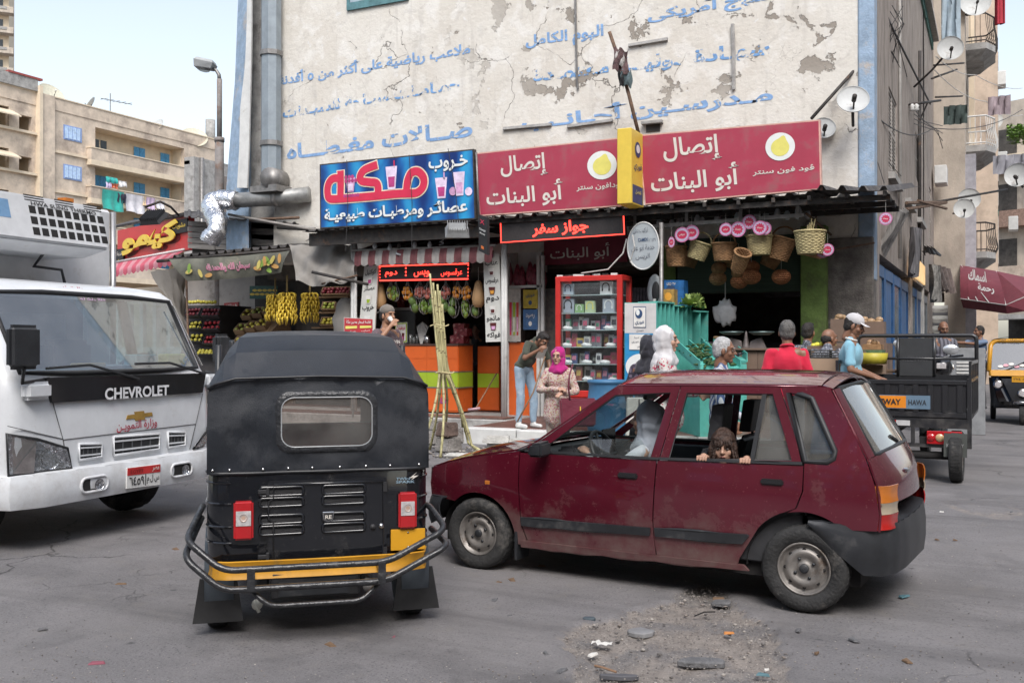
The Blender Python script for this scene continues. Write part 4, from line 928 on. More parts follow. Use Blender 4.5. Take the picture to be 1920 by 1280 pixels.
for i in range(3):
 a=X0+(X1-X0)*i/3+.002;b=X0+(X1-X0)*(i+1)/3-.002;zm=(zA+zB)/2
 MB().bx(a,b,KW-.012,KW-.001,zm+.003,zA-.003).bld_('panel',orange,ki);MB().bx(a,b,KW-.012,KW-.001,zB+.012,zm-.003).bld_('panel',orange,ki)
 MB().bx(a,b,KW-.012,KW-.001,zC+.012,zB-.012).bld_('panel',lime,ki);MB().bx(a,b,KW-.012,KW-.001,zE+.03,zC-.012).bld_('panel',orange,ki)
MB().bx(X0,X1+.012,KW-.02,KW-.001,zB-.01,zB+.01).bx(X0,X1+.012,KW-.02,KW-.001,zC-.01,zC+.01).bx(X1,X1+.014,KW,Ys,zB-.01,zB+.01).bx(X1,X1+.014,KW,Ys,zC-.01,zC+.01).bld_('trim',alu,ki)
MB().bx(X1-.003,X1+.01,KW+.01,Ys-.01,zB+.012,zA-.003).bld_('end_panel',orange,ki);MB().bx(X1-.003,X1+.01,KW+.01,Ys-.01,zC+.012,zB-.012).bld_('end_panel',lime,ki)
# crown marks on the counter
for i,(u,mt)in enumerate(((X1-.93,white_d),(X1-.32,M('purple_mark',(.25,.05,.3),.5)))):
 m_=MB();z=zE+.17
 for k in range(5):a=u-.07+k*.035;m_.tub([(u-.05+k*.025,KW-.016,z),(a,KW-.016,z+.11)],.007,4)
 m_.tub([(u-.055,KW-.016,z),(u+.055,KW-.016,z)],.009,4).ell((u,KW-.016,z+.20),(.02,.006,.02),8,6);m_.bld_('crown_mark',mt,ki)
KW2=S(900,700,X1+.3).y;x2,x3=G(896,650,17.25).x,G(936,650,17.25).x
z4,z5,z6,z7=[G(915,p,17.25).z for p in(649,699,727,766)]
c2=MB().bx(x2,x3,17.25,17.6,zE,z4).bld_('second_counter',orange,ki)
MB().bx(x2+.003,x3-.003,17.238,17.249,z5+.01,z4-.01).bld_('panel',orange,c2);MB().bx(x2+.003,x3-.003,17.238,17.249,z6+.01,z5-.01).bld_('panel',lime,c2);MB().bx(x2+.003,x3-.003,17.238,17.249,zE+.02,z6-.01).bld_('panel',orange,c2)
# posts
zt_=G(940,460,15.9).z
for px,nm in((943,'post'),(948,'post'),(666,'post'),(661,'post')):
 b=G(px,775,15.9);MB().tub([(b.x,15.9,KZ-.3),(b.x,15.9,zc)],.035,8).bld_('post',white_p,ki)
def bann_fn(k,b,out):k.put(b,'Base Color',k.x(k.m(k.vor(5),.07,.10),k.cellramp(5,[(0,(.62,.62,.58)),(.3,(.6,.6,.6)),(.55,(.65,.45,.25)),(.68,(.6,.12,.14)),(.82,(.3,.5,.12)),(.9,(.66,.66,.62))]),(.62,.62,.58)))
bann=M('fruit_print_banner',(.6,.6,.58),.5,custom=bann_fn)
cola=M('print_cola',(.10,.02,.02),.4);cupw=M('print_cup_white',(.72,.70,.66),.5)
QB=[G(911,641,15.95),G(942,640,15.95),G(936,475,15.95),G(906,476,15.95)]
s7=sgn('menu_banner','tall white banner of drinks and fruit names on the right kiosk post','banner',QB,bann,.03,cupw)
for i,wd in enumerate(('عناب','عرقسوس','دوم','مانجو','فواكه')):
 v0=[.855,.655,.44,.225,.035][i];txt(wd,sub(QB,.10,.90,v0,v0+.075),black_m,s7,bold=.02,off=.008);cup(s7,sub(QB,0,1,0,1),.5,v0+.095,.4,.085,cupw if i%2 else cola,[mauve,cola,M('print_orange',(.75,.35,.05),.5),cola,pink][i])
QL=[G(672,625,15.95),G(702,625,15.95),G(709,497,15.95),G(683,500,15.95)]
s8=sgn('menu_banner','tilted white banner of drinks on the left kiosk post','banner',QL,bann,.03,cupw)
for i,wd in enumerate(('كوكتيل','عصائر','خروب','سوبيا')):
 v0=[.86,.62,.33,.03][i];txt(wd,sub(QL,.12,.88,v0,v0+.09),black_m,s8,bold=.02,off=.008);cup(s8,QL,.5,v0+.11,.4,.12,cupw,[pink,mauve,lime,pink][i])
QP=[G(645,632,14.6),G(699,626,14.9),G(699,598,14.9),G(645,595,14.6)]
s9=sgn('price_board','red price list board behind the black tuk-tuk roof','sign',QP,M('price_red',(.42,.03,.04),.5,n=.1),.3,white_p);txt('قائمة اسعار عصير مكة',sub(QP,.08,.92,.66,.88),white_d,s9,off=.008)
for u in(.05,.55):plate(sub(QP,u,u+.4,.42,.56),yel,s9,'yellow_label',.008);txt('عصير قصب',sub(QP,u+.05,u+.35,.2,.32),white_d,s9,off=.008);plate(sub(QP,u+.1,u+.18,.05,.16),white_d,s9,'price_square',.008)
for u in(.2,.8):MB().tub([QP[0].lerp(QP[1],u)-Vec((0,-.1,0)),QP[0].lerp(QP[1],u)-Vec((0,-.1,QP[0].z-KZ))],.02,5).bld_('leg',steel,s9)
# inside the kiosk: grey fridge, juicer, cups, small sign, leaflets, boxes
fr_=thg('drinks_fridge','grey drinks cooler behind the kiosk counter','fridge',(X0+.9,18.2,KZ));a,b=G(696,640,18.2).x,G(778,640,18.2).x
MB().bx(a,b,18.2,18.8,KZ,G(740,582,18.2).z).bld_('body',M('cooler_grey',(.26,.29,.30),.4,.3,n=.1),fr_,bevel=.02);MB().bx(a-.03,b+.03,18.15,18.85,G(740,582,18.2).z+.002,G(740,577,18.2).z).bld_('lid',white_p,fr_)
MB().bx((a+b)/2-.01,(a+b)/2+.01,18.18,18.198,zA,G(740,584,18.2).z).bld_('seam',black_m,fr_)
QM=[G(741,643,16.7),G(763,642,16.7),G(763,604,16.7),G(741,605,16.7)]
s10=sgn('counter_sign','small lime and white drinks sign standing on the kiosk counter','sign',QM,lime,.02,white_d);plate(sub(QM,.08,.92,.08,.92),cupw,s10,'panel',.008);txt('مرطبات',sub(QM,.12,.88,.6,.86),red_l,s10,off=.016)
for u in(.3,.7):cup(s10,QM,u,.12,.22,.36,cola,mauve)
def cyl_thing(nm,lab,cat,px,py,Wy,r,h,mat,r2=None,grp=None,n=14):
 p=G(px,py,Wy);o=MB().lathe([(.001,0),(r,0),(r2 or r,h),((r2 or r)*.9,h),(r*.85,.02),(.001,.02)],n).bld_(nm,mat);o.location=(p.x,p.y,p.z);return tag(o,lab,cat,grp)
cyl_thing('steel_pitcher','steel cup standing on the kiosk counter','cup',801,645,16.75,.065,.17,M('brushed_steel',(.55,.55,.55),.25,1))
for i,px in enumerate((770,776,782)):cyl_thing('glass_tumbler','clear tumbler in the row by the small sign on the counter','glass',px,645,16.7+.05*i,.03,.19-.05*(i%2),glass('tumbler_glass',(.85,.9,.9),1.5,.3),.035,'tumblers on the kiosk counter')
st=thg('straw_bundle','bundle of clear drinking straws fanned out on the kiosk counter','straws',tuple(G(790,645,16.75)))
for i in range(9):
 b=G(790,645,16.75);e=G(782+i*2.6,603+abs(i-4)*2.2,16.75);o=MB().tub([b+Vec(((i-4)*.004,0,0)),e],.008,4).bld_('straw',cupw,st)
bxm=M('printed_carton',(.30,.04,.05),.5,n=.5,ns=14,dirt=((.6,.58,.5),.3,14))
for i,(px,py,w_,h_)in enumerate(((862,644,.3,.16),(868,630,.28,.15),(865,618,.24,.12),(858,644-40,.0,0))):
 if w_:p=G(px,py,17.0);o=MB().box(0,0,h_/2,w_,.25,h_).bld_('tea_carton',bxm,None,bevel=.004);o.location=p;o.rotation_euler=(0,0,U(-.1,.1));tag(o,['red printed carton at the bottom of the stack on the counter','red printed carton in the middle of the counter stack','red printed carton on top of the counter stack'][i],'carton','cartons on the kiosk counter')
for i,px in enumerate((733,752)):p=G(px,577,18.4);o=MB().box(0,0,.12,.32,.25,.24).bld_('tea_carton',bxm);o.location=p;tag(o,['red carton on the left end of the grey cooler','red carton on the right end of the grey cooler'][i],'carton')
# hanging fruit
def fruit_me(r,col,nm,el=(1,1,1),dirt=None):return mesh(MB().ell((0,0,0),(r*el[0],r*el[1],r*el[2]),10,7),M(nm,col,.45,n=.2,ns=12,dirt=dirt))
F_or=fruit_me(.043,(.62,.24,.02),'orange_skin');F_gv=fruit_me(.046,(.42,.12,.09),'pomegranate_skin',dirt=((.5,.28,.12),.3,14));F_mg=fruit_me(.05,(.13,.22,.03),'green_mango_skin',(.85,.85,1.35),((.45,.40,.05),.35,9));F_mb=fruit_me(.085,(.12,.20,.05),'big_green_mango_skin',(.85,.85,1.2),((.33,.34,.05),.3,6));F_mr=fruit_me(.05,(.30,.30,.05),'mango_mixed_skin',(.85,.85,1.3),((.45,.10,.03),.35,6))
netm=M('plastic_net',(.55,.5,.48),.5)
def netbag(px,py,w,h,fm,r,lab,Wy=16.2,grp='net bags of fruit hanging in the kiosk'):
 c=G(px,py,Wy);sc_=G(px,py,Wy).z;D=(c-Vec((0,0,CH))).length;u=D/FPX;W_,H_=w*u/2,h*u/2
 t=thg('fruit_bag',lab,'fruit bag',tuple(c+Vec((0,0,H_+.1))),0,grp);n_=max(2,int(1.15*W_*H_*4/(r*r*3.2)))
 k=0;pos=[];tries=0
 while k<n_ and tries<600:
  tries+=1;a=U(-1,1);b=U(-1,1);e=U(-1,.2)
  if a*a+b*b>1:continue
  p=Vec((a*(W_-r*.6),e*r*.8,b*(H_-r*.6)))
  if any((p-q).length<r*1.45 for q in pos):continue
  pos.append(p);k+=1;inst(fm,'fruit',t,T(*(c+p))@Euler((U(-.5,.5),U(-.6,.6),U(0,6))).to_matrix().to_4x4())
 m_=MB();top=c+Vec((0,0,H_+.12))
 for i in range(8):
  a=2*PI*i/8;m_.tub([top]+[c+Vec((W_*1.05*math.cos(a)*math.sin(f),W_*.8*math.sin(a)*math.sin(f),H_*1.08*math.cos(f)))for f in(.4,.9,1.57,2.3,3.0)],.003,3)
 m_.tub([top,top+Vec((0,0,.25))],.004,3);m_.bld_('net',netm,t)
netbag(733,548,17,26,F_mr,.05,'net of mottled mangoes second from the left, beside the pumpkin');netbag(742,550,15,28,F_mg,.05,'net of small green mangoes left of the orange nets')
for i,(px,py,f,r_,lb)in enumerate([(764,549,F_or,.043,'net of orange kumquats nearest the small mangoes'),(787,547,F_gv,.046,'first net of red guavas'),(803,547,F_gv,.046,'second net of red guavas beside the cane tip'),(836,548,F_gv,.046,'third net of red guavas right of the canes'),(858,548,F_or,.043,'net of oranges left of the last orange net'),(875,549,F_or,.043,'rightmost net of oranges beside the pumpkin')]):netbag(px,py,20,26,f,r_,lb)
for i,(px,py,f,w,h,lb)in enumerate([(778,572,F_mb,20,26,'plump green mango bag lowest at the left'),(795,574,F_mg,20,28,'bag of green and yellow mangoes left of the canes'),(812,570,F_mb,18,28,'bag of green mangoes behind the sugar cane tips'),(834,570,F_mb,18,28,'bag of green mangoes just right of the canes'),(851,577,F_mb,22,36,'long bag of big green mangoes'),(873,578,F_mg,18,34,'bag of small yellow-green mangoes near the banner'),(893,582,F_mb,24,26,'bag of big green mangoes beside the right banner')]):netbag(px,py,w,h,f,.085 if f is F_mb else.05,lb,16.3)
pm=M('gourd_skin',(.50,.30,.14),.6,n=.12,ns=4)
for px,py,lb in((713,556,'tan bottle-shaped gourd hanging at the left of the kiosk'),(897,552,'tan bottle-shaped gourd hanging beside the right banner')):
 c=G(px,py,16.2);o=MB().lathe([(.001,-.24),(.06,-.235),(.11,-.18),(.125,-.08),(.11,.02),(.085,.12),(.07,.2),(.04,.25),(.001,.26)],16,sx=1,sy=.9).bld_('gourd',pm);o.location=c;tag(o,lb,'gourd','gourds hanging in the kiosk')
 wire([c+Vec((0,0,.25)),c+Vec((0,0,.5))],.006,cable_w,'string',parent=None,label='string holding '+('the left' if px<800 else 'the right')+' hanging gourd',cat='string')
mo=thg('mop','mop with pink head leaning on the second orange counter','mop',tuple(G(893,768,16.2)));MB().tub([G(893,764,16.2),G(931,700,16.9)],.014,6).bld_('handle',M('wood_handle',(.25,.15,.09),.7),mo);MB().tub([G(878,768,16.15),G(900,765,16.2)],.025,6).bld_('head',M('mop_pink',(.5,.32,.35),.9),mo)
# ---- sugar canes ----
sc_m=M('sugar_cane',(.46,.42,.22),.6,n=.3,ns=4,dirt=((.22,.20,.09),.45,5),stretch=(3,3,.5));tie_m=M('cane_tie',(.55,.47,.25),.8)
CB=[(800,812,13.9),(806,842,14.0),(826,857,13.4),(836,795,14.9),(881,842,13.6),(888,848,13.4),(868,800,14.7)]
CT=[(806,513),(812,530),(816,545),(820,533),(824,545),(829,570),(815,560)]
for i,((bx0,by0,D),(tx,ty))in enumerate(zip(CB,CT)):
 b=P(bx0,by0,CH*FPX/(by0-HORIZ)if by0>830 else D);tp=P(tx,ty,14.3);md=P(833+(i-3)*3,700,14.2+.03*i);t=thg('sugar_cane','tall yellow-green sugar cane with the %s foot from the left in the tied bundle'%ORD[[0,1,2,3,5,6,4][i]],'sugar cane',tuple(b),0,'sugar canes leaning together')
 pts=[];
 for k in range(25):
  u=k/24;p=(b.lerp(md,u*2)if u<.5 else md.lerp(tp,u*2-1));bow=math.sin(PI*min(1,u*2))*.035 if u<.5 else 0;pts.append(p+Vec((bow,0,0)))
 if b.z<.02 and i in(4,5):pts=[P(bx0+22-6*(i-4),by0+4,13.4)]+pts[1:]
 rr=[]
 for k in range(len(pts)):rr.append((.018 if k%3 else.022)*(1-.25*k/25))
 MB().tub(pts,rr,7).bld_('stalk',sc_m,t)
 m_=MB()
 for k in range(3,24,3):d=(pts[k]-pts[k-1]).normalized();m_.tub([pts[k]-d*.008,pts[k]+d*.008],rr[k]*1.12,7)
 m_.bld_('node_rings',M('cane_node',(.22,.17,.09),.7),t,props={'kind':'stuff'})
for py in(610,698):
 c=P(824 if py<650 else 834,py,14.25);tag(MB().tub([c+Vec((.14*math.cos(a),.10*math.sin(a),.012*math.sin(3*a)))for a in np.linspace(0,2*PI,17)[:-1]],.008,5,cl_=1).bld_('cane_tie',tie_m,None,loc=tuple(c)),'twisted straw tie %s the cane bundle'%('high on' if py<650 else 'around the waist of'),'tie')
def stone(label,c,s_,mat,seed,cat='stone',grp=None,bev=.02):
 r_=random.Random(seed);m_=MB();lo=[];hi=[]
 for(a,b)in((-1,-1),(1,-1),(1,1),(-1,1)):
  lo.append((a*s_[0]/2*r_.uniform(.9,1.1),b*s_[1]/2*r_.uniform(.9,1.1),0));hi.append((a*s_[0]/2*r_.uniform(.8,1.05),b*s_[1]/2*r_.uniform(.8,1.05),s_[2]*r_.uniform(.9,1.1)))
 m_.hexa(lo,hi);o=m_.bld_('stone_block',mat,None,bevel=bev,seg=2);o.location=c;o.rotation_euler=(0,0,r_.uniform(-.3,.3));return tag(o,label,cat,grp)
def onz(px,py,z=0.):D=(CH-z)*FPX/(py-HORIZ);return P(px,py,D)
stone('grey stone block on the ground in front of the cane bundle',onz(841,846),(.30,.3,.21),rubble_m,1)
c=onz(839,846);stone('brown brick-like stone on top of the grey block by the canes',(c.x,c.y,.22),(.26,.25,.20),M('brown_stone',(.17,.12,.10),.95,n=.3,ns=9,bump=1),2)
stone('rough stone left of the canes against the step',onz(812,832),(.3,.3,.17),rubble_m,3);stone('rough stone stacked on the left one by the step',onz(808,826)+Vec((0,.1,.17)),(.28,.25,.16),rubble_m,4)
stone('rough stone between the kerb end and the canes',onz(862,829),(.2,.25,.22),rubble_m,5);stone('flat pale stone lying right of the canes',onz(862,856),(.42,.22,.05),M('pale_stone',(.5,.49,.46),.9,n=.2,bump=.6),6);stone('pale lump of plaster against the white kerb',onz(935,838),(.5,.3,.18),M('pale_stone'),7,bev=.07);stone('second pale lump of plaster beside the maroon hood',onz(975,838),(.5,.28,.13),M('pale_stone'),8,bev=.06)
# ================= FRUIT STALL =================
SY_=18.4
stl=thg('fruit_stall','fruit stall with dusty tarpaulins and a printed banner under a dark corrugated roof','stall',tuple(G(500,700,17)))
crate_m=M("black_crate",(.03,.03,.033),.6,n=.2);wood_c=M("crate_wood",(.26,.17,.10),.85,n=.25,ns=6,stretch=(.5,3,3))
m_=MB();a,b=G(340,600,SY_),G(665,600,SY_)
m_.bx(a.x,b.x,SY_,SY_+.15,0,3.6);m_.bld_('back_wall',M('stall_wall',(.40,.37,.34),.9,n=.12,ns=2,dirt=((.2,.18,.16),.35,2)),stl)
MB().bx(G(480,600,SY_-.02).x,b.x,SY_-.06,SY_-.01,.2,3.5).bx(G(556,600,17.75).x,G(668,600,17.75).x,17.72,17.75,.2,3.4).bld_('shade_backing',dark_in,stl)  # dark sheets added to paint the shade at the back of the stall
a_=G(343,590,17.2);b_2=G(409,590,17.2);MB().hexa([(a_.x,17.0,0),(b_2.x,17.0,0),(b_2.x,18.3,0),(a_.x,18.3,0)],[(a_.x,17.25,G(370,572,17.2).z),(b_2.x,17.25,G(400,572,17.2).z),(b_2.x,18.3,G(400,572,17.2).z),(a_.x,18.3,G(370,572,17.2).z)]).bld_('crate_stand',M('stand_dark',(.05,.045,.045),.8),stl)
a_=G(436,640,17.0);b_2=G(506,640,17.0);MB().hexa([(a_.x,16.8,0),(b_2.x,16.8,0),(b_2.x,18.3,0),(a_.x,18.3,0)],[(a_.x,16.8,G(440,655,16.8).z),(b_2.x,16.8,G(500,640,16.8).z),(b_2.x,17.6,G(500,585,17.6).z),(a_.x,17.6,G(450,597,17.6).z)]).bld_('sloping_stand',wood_c,stl)
A,B,C_,D_=G(318,484,15.6),G(546,462,15.9),G(660,462,17.2),G(330,470,18.2)
m_=MB();corrug(m_,A,B,(B.x,18.4,B.z+.25),(A.x,18.4,A.z+.35),.21,.03);m_.bld_('corrugated_roof',corr,stl,solid=.005)
MB().tub([A-Vec((.35,0,.05)),B-Vec((0,0,.06))],.035,6).tub([A-Vec((0,0,.03)),(A.x,18.4,A.z+.3)],.03,6).bld_('roof_beam',bki,stl)
b1=G(352,560,15.8);MB().tub([(b1.x-.15,15.9,A.z-.1),(b1.x-.02,15.9,0)],.022,6).bld_('rusty_pole',rust,stl)
# banner with fruit print
bq=[G(352,527,15.55),G(528,511,15.85),G(545,470,15.8),G(318,486,15.5)]
def ban(u,v):
 p=bq[0].lerp(bq[1],u).lerp(bq[3].lerp(bq[2],u),v);return p+Vec((0,-.05*math.sin(v*3)-.02*math.sin(u*19)-.015*math.sin(u*31+2),-.03*math.sin(PI*u)))
banner=thg('printed_banner','sagging dark banner with pink Arabic words and fruit print on the fruit stall','banner',tuple(bq[0]))
MB().grid(ban,40,8).bld_('cloth',M('banner_dark',(.12,.12,.095),.6,n=.25,ns=3,dirt=((.3,.27,.2),.25,2)),banner)
def lift(o_,f,off):
 pass
def on_banner(s,u0,u1,v0,v1,mat,bold=.02,off=.015):
 v,f,isl,(x0,x1,y0,y1)=textmesh(s,bold,1.);m_=MB()
 m_.add([ban(u0+(u1-u0)*(p[0]-x0)/(x1-x0),v0+(v1-v0)*(p[1]-y0)/(y1-y0))+Vec((.0,-off-.001*k,0))for p,k in zip(v,isl)],f);m_.bld_('lettering',mat,banner)
on_banner('سبحان الله والحمد لله',.28,.69,.30,.72,M('pale_pink_letter',(.62,.42,.48),.6),.05,.012);on_banner('سبحان الله والحمد لله',.28,.69,.30,.72,M('deep_pink_letter',(.52,.16,.26),.6),.012,.02)
for i in range(16):
 u,v=(.75+.2*RND(),.2+.65*RND())if i<12 else(.10+.18*RND(),.2+.4*RND());c=ban(u,v)+Vec((0,-.016-.001*i,0));a=U(0,3);m_=MB()
 m_.add([c+Vec((.10*math.cos(t_)*math.cos(a)-.045*math.sin(t_)*math.sin(a),0,.10*math.cos(t_)*math.sin(a)+.045*math.sin(t_)*math.cos(a)))for t_ in np.linspace(0,2*PI,13)[:-1]],[tuple(range(12))]);m_.bld_('printed_fruit',M(['print_y','print_g','print_o'][i%3],[(.50,.42,.12),(.2,.32,.06),(.45,.25,.08)][i%3],.6),banner)
def tarp(label,q,mat,sag=.1,n=18,seed=1):
 q=[Vec(p)for p in q];nn=(q[1]-q[0]).cross(q[3]-q[0]).normalized();c=q[0]
 def fn(u,v):
  p=q[0].lerp(q[1],u).lerp(q[3].lerp(q[2],u),v);w=math.sin(PI*u)*(1-v)*sag
  return p+nn*(.06*math.sin((u*1.3+v*.8)*9+seed)*(1-.6*v)+.03*math.sin(u*23-v*9))+Vec((0,0,-w))
 o=MB().grid(fn,n*2,n).bld_('tarpaulin',mat,None,loc=tuple(c));return tag(o,label,'tarpaulin')
tp=M('dusty_grey_tarp',(.24,.225,.205),.85,n=.14,ns=2,dirt=((.14,.13,.12),.3,2))
tarp('large dusty grey tarpaulin hanging between the fruit stall and the juice kiosk',[G(557,529,15.5),G(665,521,15.7),G(672,457,16.0),G(543,459,15.9)],tp,.1)
tarp('narrow grey tarpaulin gathered at the left end of the fruit stall',[G(352,640,16.6),G(345,560,16.9),G(350,500,16.3),G(284,508,16.1)],tp,.05,10,4)
MB().tub([G(585,510,15.4),G(690,533,15.6)],.03,6).bld_('support_pole',bki,stl);MB().tub([G(603,532,15.6),G(670,516,15.7)],.015,6).bld_('thin_pole',rust,stl)
# small wall sign
q=[G(420,587,SY_-.03),G(447,587,SY_-.03),G(447,566,SY_-.03),G(420,568,SY_-.03)];s_=sgn('wall_notice','small dark red notice on the pale wall inside the fruit stall','sign',q,M('notice_red',(.28,.03,.03),.5,n=.2),.02);txt('فواكه',sub(q,.1,.9,.55,.85),letter_w,s_,off=.006);txt('طازة',sub(q,.2,.8,.15,.42),letter_w,s_,off=.006)
# crates of fruit
crate_m=M('black_crate',(.03,.03,.033),.6,n=.2);wood_c=M('crate_wood',(.26,.17,.10),.85,n=.25,ns=6,stretch=(.5,3,3))
F_ap=fruit_me(.043,(.33,.02,.03),'red_apple_skin',dirt=((.45,.16,.1),.2,16));F_dk=fruit_me(.043,(.16,.02,.03),'dark_apple_skin');F_ye=fruit_me(.043,(.55,.48,.07),'yellow_apple_skin',dirt=((.4,.42,.08),.3,14));F_gn=fruit_me(.043,(.30,.34,.06),'green_apple_skin')
def crate(px0,py0,px1,py1,Wy,tilt,fm,lab,grp,mat=crate_m,joined=None):
 """shallow box seen from the front, tilted towards the street, filled with round fruit"""
 A,B=G(px0,py1,Wy),G(px1,py1,Wy);zt=G(px0,py0,Wy).z;w=B.x-A.x;hgt=zt-A.z;dep=.38;c=Vec(((A.x+B.x)/2,Wy,A.z))
 t=thg('fruit_crate',lab,'crate',tuple(c),0,grp);mm=T(*c)@RX(tilt);L=hgt/max(.3,math.sin(tilt+.35))*.9
 m_=MB().bx(-w/2+.01,w/2-.01,0,L,-.13,-.115,mm).bx(-w/2+.01,w/2-.01,0,.015,-.115,0,mm).bx(-w/2+.01,w/2-.01,L-.015,L,-.115,.01,mm).bx(-w/2+.01,-w/2+.025,.015,L-.015,-.115,.01,mm).bx(w/2-.025,w/2-.01,.015,L-.015,-.115,.01,mm)
 m_.bld_('box',mat,t)
 nx=max(2,int((w-.06)/.088));ny=max(2,int((L-.04)/.085))
 for i in range(nx):
  for j in range(ny):inst(fm,'fruit',t,mm@T(-w/2+.07+i*(w-.12)/max(1,nx-1)+U(-.01,.01),.05+j*(L-.1)/max(1,ny-1)+U(-.01,.01),-.02+U(-.012,.02))@RX(U(0,6)))
gx='crates of fruit in the stall'
for(x0,y0,x1,y1,f,lab)in[(344,573,372,592,F_dk,'black crate of dark red apples at the top left of the stack'),(374,573,408,592,F_dk,'black crate of dark red apples at the top right of the stack'),(350,598,373,616,F_ye,'black crate of yellow apples in the middle left of the stack'),(376,597,408,617,F_ap,'black crate of bright red apples in the middle right of the stack'),(352,622,376,640,F_ye,'black crate of yellow apples in the third row left'),(378,624,408,644,F_ap,'black crate of bright red apples in the third row right'),(366,650,408,664,F_ye,'crate of mixed yellow fruit at the bottom of the apple stack')]:crate(x0,y0,x1,y1,16.9,R(58),f,lab,gx)
for i in range(11):p=G(346+i*5.6,566,17.15);
tt=thg('yellow_apple_row','row of yellow apples along the top of the apple crates','apple row',tuple(G(374,566,17.1)))
for i in range(12):inst(F_ye,'apple',tt,T(*G(346+i*5.2,566+U(-1,1),17.1+U(-.05,.05))))
for r_ in range(3):
 for c_ in range(3):
  x0=440+c_*17+r_*-4+(9 if r_<1 else 0);y0=572+r_*27-c_*4;crate(x0+c_*3,y0,x0+19+c_*3,y0+20,17.3-.25*r_,R(38),[F_ye,F_gn,F_ye][(r_+c_)%3],['top','middle','lowest'][r_]+' row sloping crate of yellow fruit, '+['nearest the pale wall','in the middle column','nearest the bananas'][c_],gx,wood_c)
for i,(x0,y0,x1,y1,f,lab)in enumerate([(600,562,626,580,F_gn,'crate of green apples on the upper shelf beside the bananas'),(632,560,657,579,F_gn,'crate of green apples on the upper shelf beside the kiosk'),(598,591,623,609,F_ye,'crate of yellow apples on the lower shelf beside the bananas'),(627,590,656,609,F_ye,'crate of yellow apples on the lower shelf beside the kiosk'),(598,618,655,634,F_ye,'wide crate of yellow apples at counter height near the kiosk'),(600,535,655,552,F_dk,'crate of dark fruit on the top shelf near the kiosk')]):crate(x0,y0,x1,y1,17.2,R(62),f,lab,gx,wood_c)
m_=MB();zz_=[G(620,y,17.4).z for y in(556,585,613,640)]
for z in zz_:m_.bx(G(592,600,17.4).x,G(660,600,17.4).x,17.25,17.9,z-.03,z)
m_.bld_('shelf',wood_c,stl);
# bananas
ban_m=M('banana_skin',(.66,.47,.05),.5,n=.12,ns=9,dirt=((.22,.17,.04),.3,12))
def banana():
 pts=[];
 for k in range(7):a=-.2+k*.22;pts.append((.11*math.sin(a),0,-.11*(1-math.cos(a))*0-.16*k/6))
 pts=[(.09*math.sin(PI*k/6)+0,0,-.165*k/6)for k in range(7)]
 return mesh(MB().tub(pts,[.007,.015,.018,.019,.018,.014,.005],6),ban_m)
BAN=banana()
def bunch(px,py0,py1,w,Wy,lab):
 a,b=G(px,py0,Wy),G(px,py1,Wy);H=a.z-b.z;t=thg('banana_bunch',lab,'bananas',tuple(a),0,'banana bunches hanging in the stall');rad=w*(a-Vec((0,0,CH))).length/FPX/2
 MB().tub([a+Vec((0,0,.35)),a,b+Vec((0,0,.25))],.02,6).bld_('stem',M('banana_stem',(.18,.13,.05),.8),t)
 nl=int(H/.085);
 for l in range(nl):
  z=a.z-(l+.2)*(H-.14)/nl;r_=rad*(.55+.3*(l/nl)+(.2 if l>nl-3 else 0))*U(.85,1.15);k=12
  for j in range(k):
   an=2*PI*(j+.5*(l%2))/k+U(-.1,.1);inst(BAN,'banana',t,T(a.x+r_*.45*math.cos(an),a.y+r_*.45*math.sin(an),z)@RZ(an)@RY(R(-28+U(-9,9)))@Matrix.Scale(1.05+U(-.1,.1),4))
bunch(516,552,606,28,16.6,'left banana bunch, hanging above the tuk-tuk mirror side');bunch(538,548,612,32,16.4,'middle banana bunch, the brightest and lowest of the three');bunch(581,549,610,28,16.7,'right banana bunch beside the green apple crates')
bp=thg('banana_photo','green and yellow banana picture panel behind the hanging bananas','picture',tuple(G(490,560,17.9)))
q=[G(468,560,17.9),G(520,560,17.9),G(520,536,17.9),G(468,536,17.9)];MB().slab(q,.02).bld_('panel',M('panel_green',(.03,.10,.08),.6,n=.2),bp)
for i in range(10):disc(q,ban_m,bp,'printed_banana',.004,.09,.10,.1+.09*i,.35+.3*(i%2),10)
# grey lumps
p=G(648,640,16.2);o=MB().ell((0,0,.45),(.28,.2,.5),14,9,fn=lambda q_:1+.08*math.sin(q_.z*9)).bld_('wrapped_sack',tp);o.location=(p.x,16.2,p.z-.1);tag(o,'grey wrapped sack standing where stall and kiosk meet','sack')
# ---- shack above the stall, planks ----
sh=thg('plank_shack','weathered plank shack on the stall roof behind the foil elbow','shack',tuple(G(430,450,17)))
yk=17.2
for r_ in range(5):
 for c_ in range(3):
  xa,xb=[(352,402),(404,470),(472,536)][c_];ya=414+r_*10.5;d=c_*2;A,B=G(xa,ya+10+d,yk),G(xb,ya+10.5+d+3,yk);zt_=G(xa,ya+d,yk).z
  MB().hexa([(A.x,yk-.01*(r_%2),A.z+.01),(B.x,yk-.01*(r_%2),B.z+.01),(B.x,yk+.03,B.z+.01),(A.x,yk+.03,A.z+.01)],[(A.x,yk-.01*(r_%2),zt_),(B.x,yk-.01*(r_%2),B.z+.125),(B.x,yk+.03,B.z+.125),(A.x,yk+.03,zt_)]).bld_('plank',pale_wood,sh)
MB().bx(G(360,430,17.3).x,G(600,430,17.3).x,17.3,17.5,G(450,470,17.3).z,G(450,412,17.3).z).bld_('frame',dark_in,sh)
m_=MB();corrug(m_,G(345,407,16.7),G(560,420,16.9),G(560,408,18.5),G(345,395,18.3),.25,.02);m_.bld_('sheet_roof',corr,sh,solid=.01)
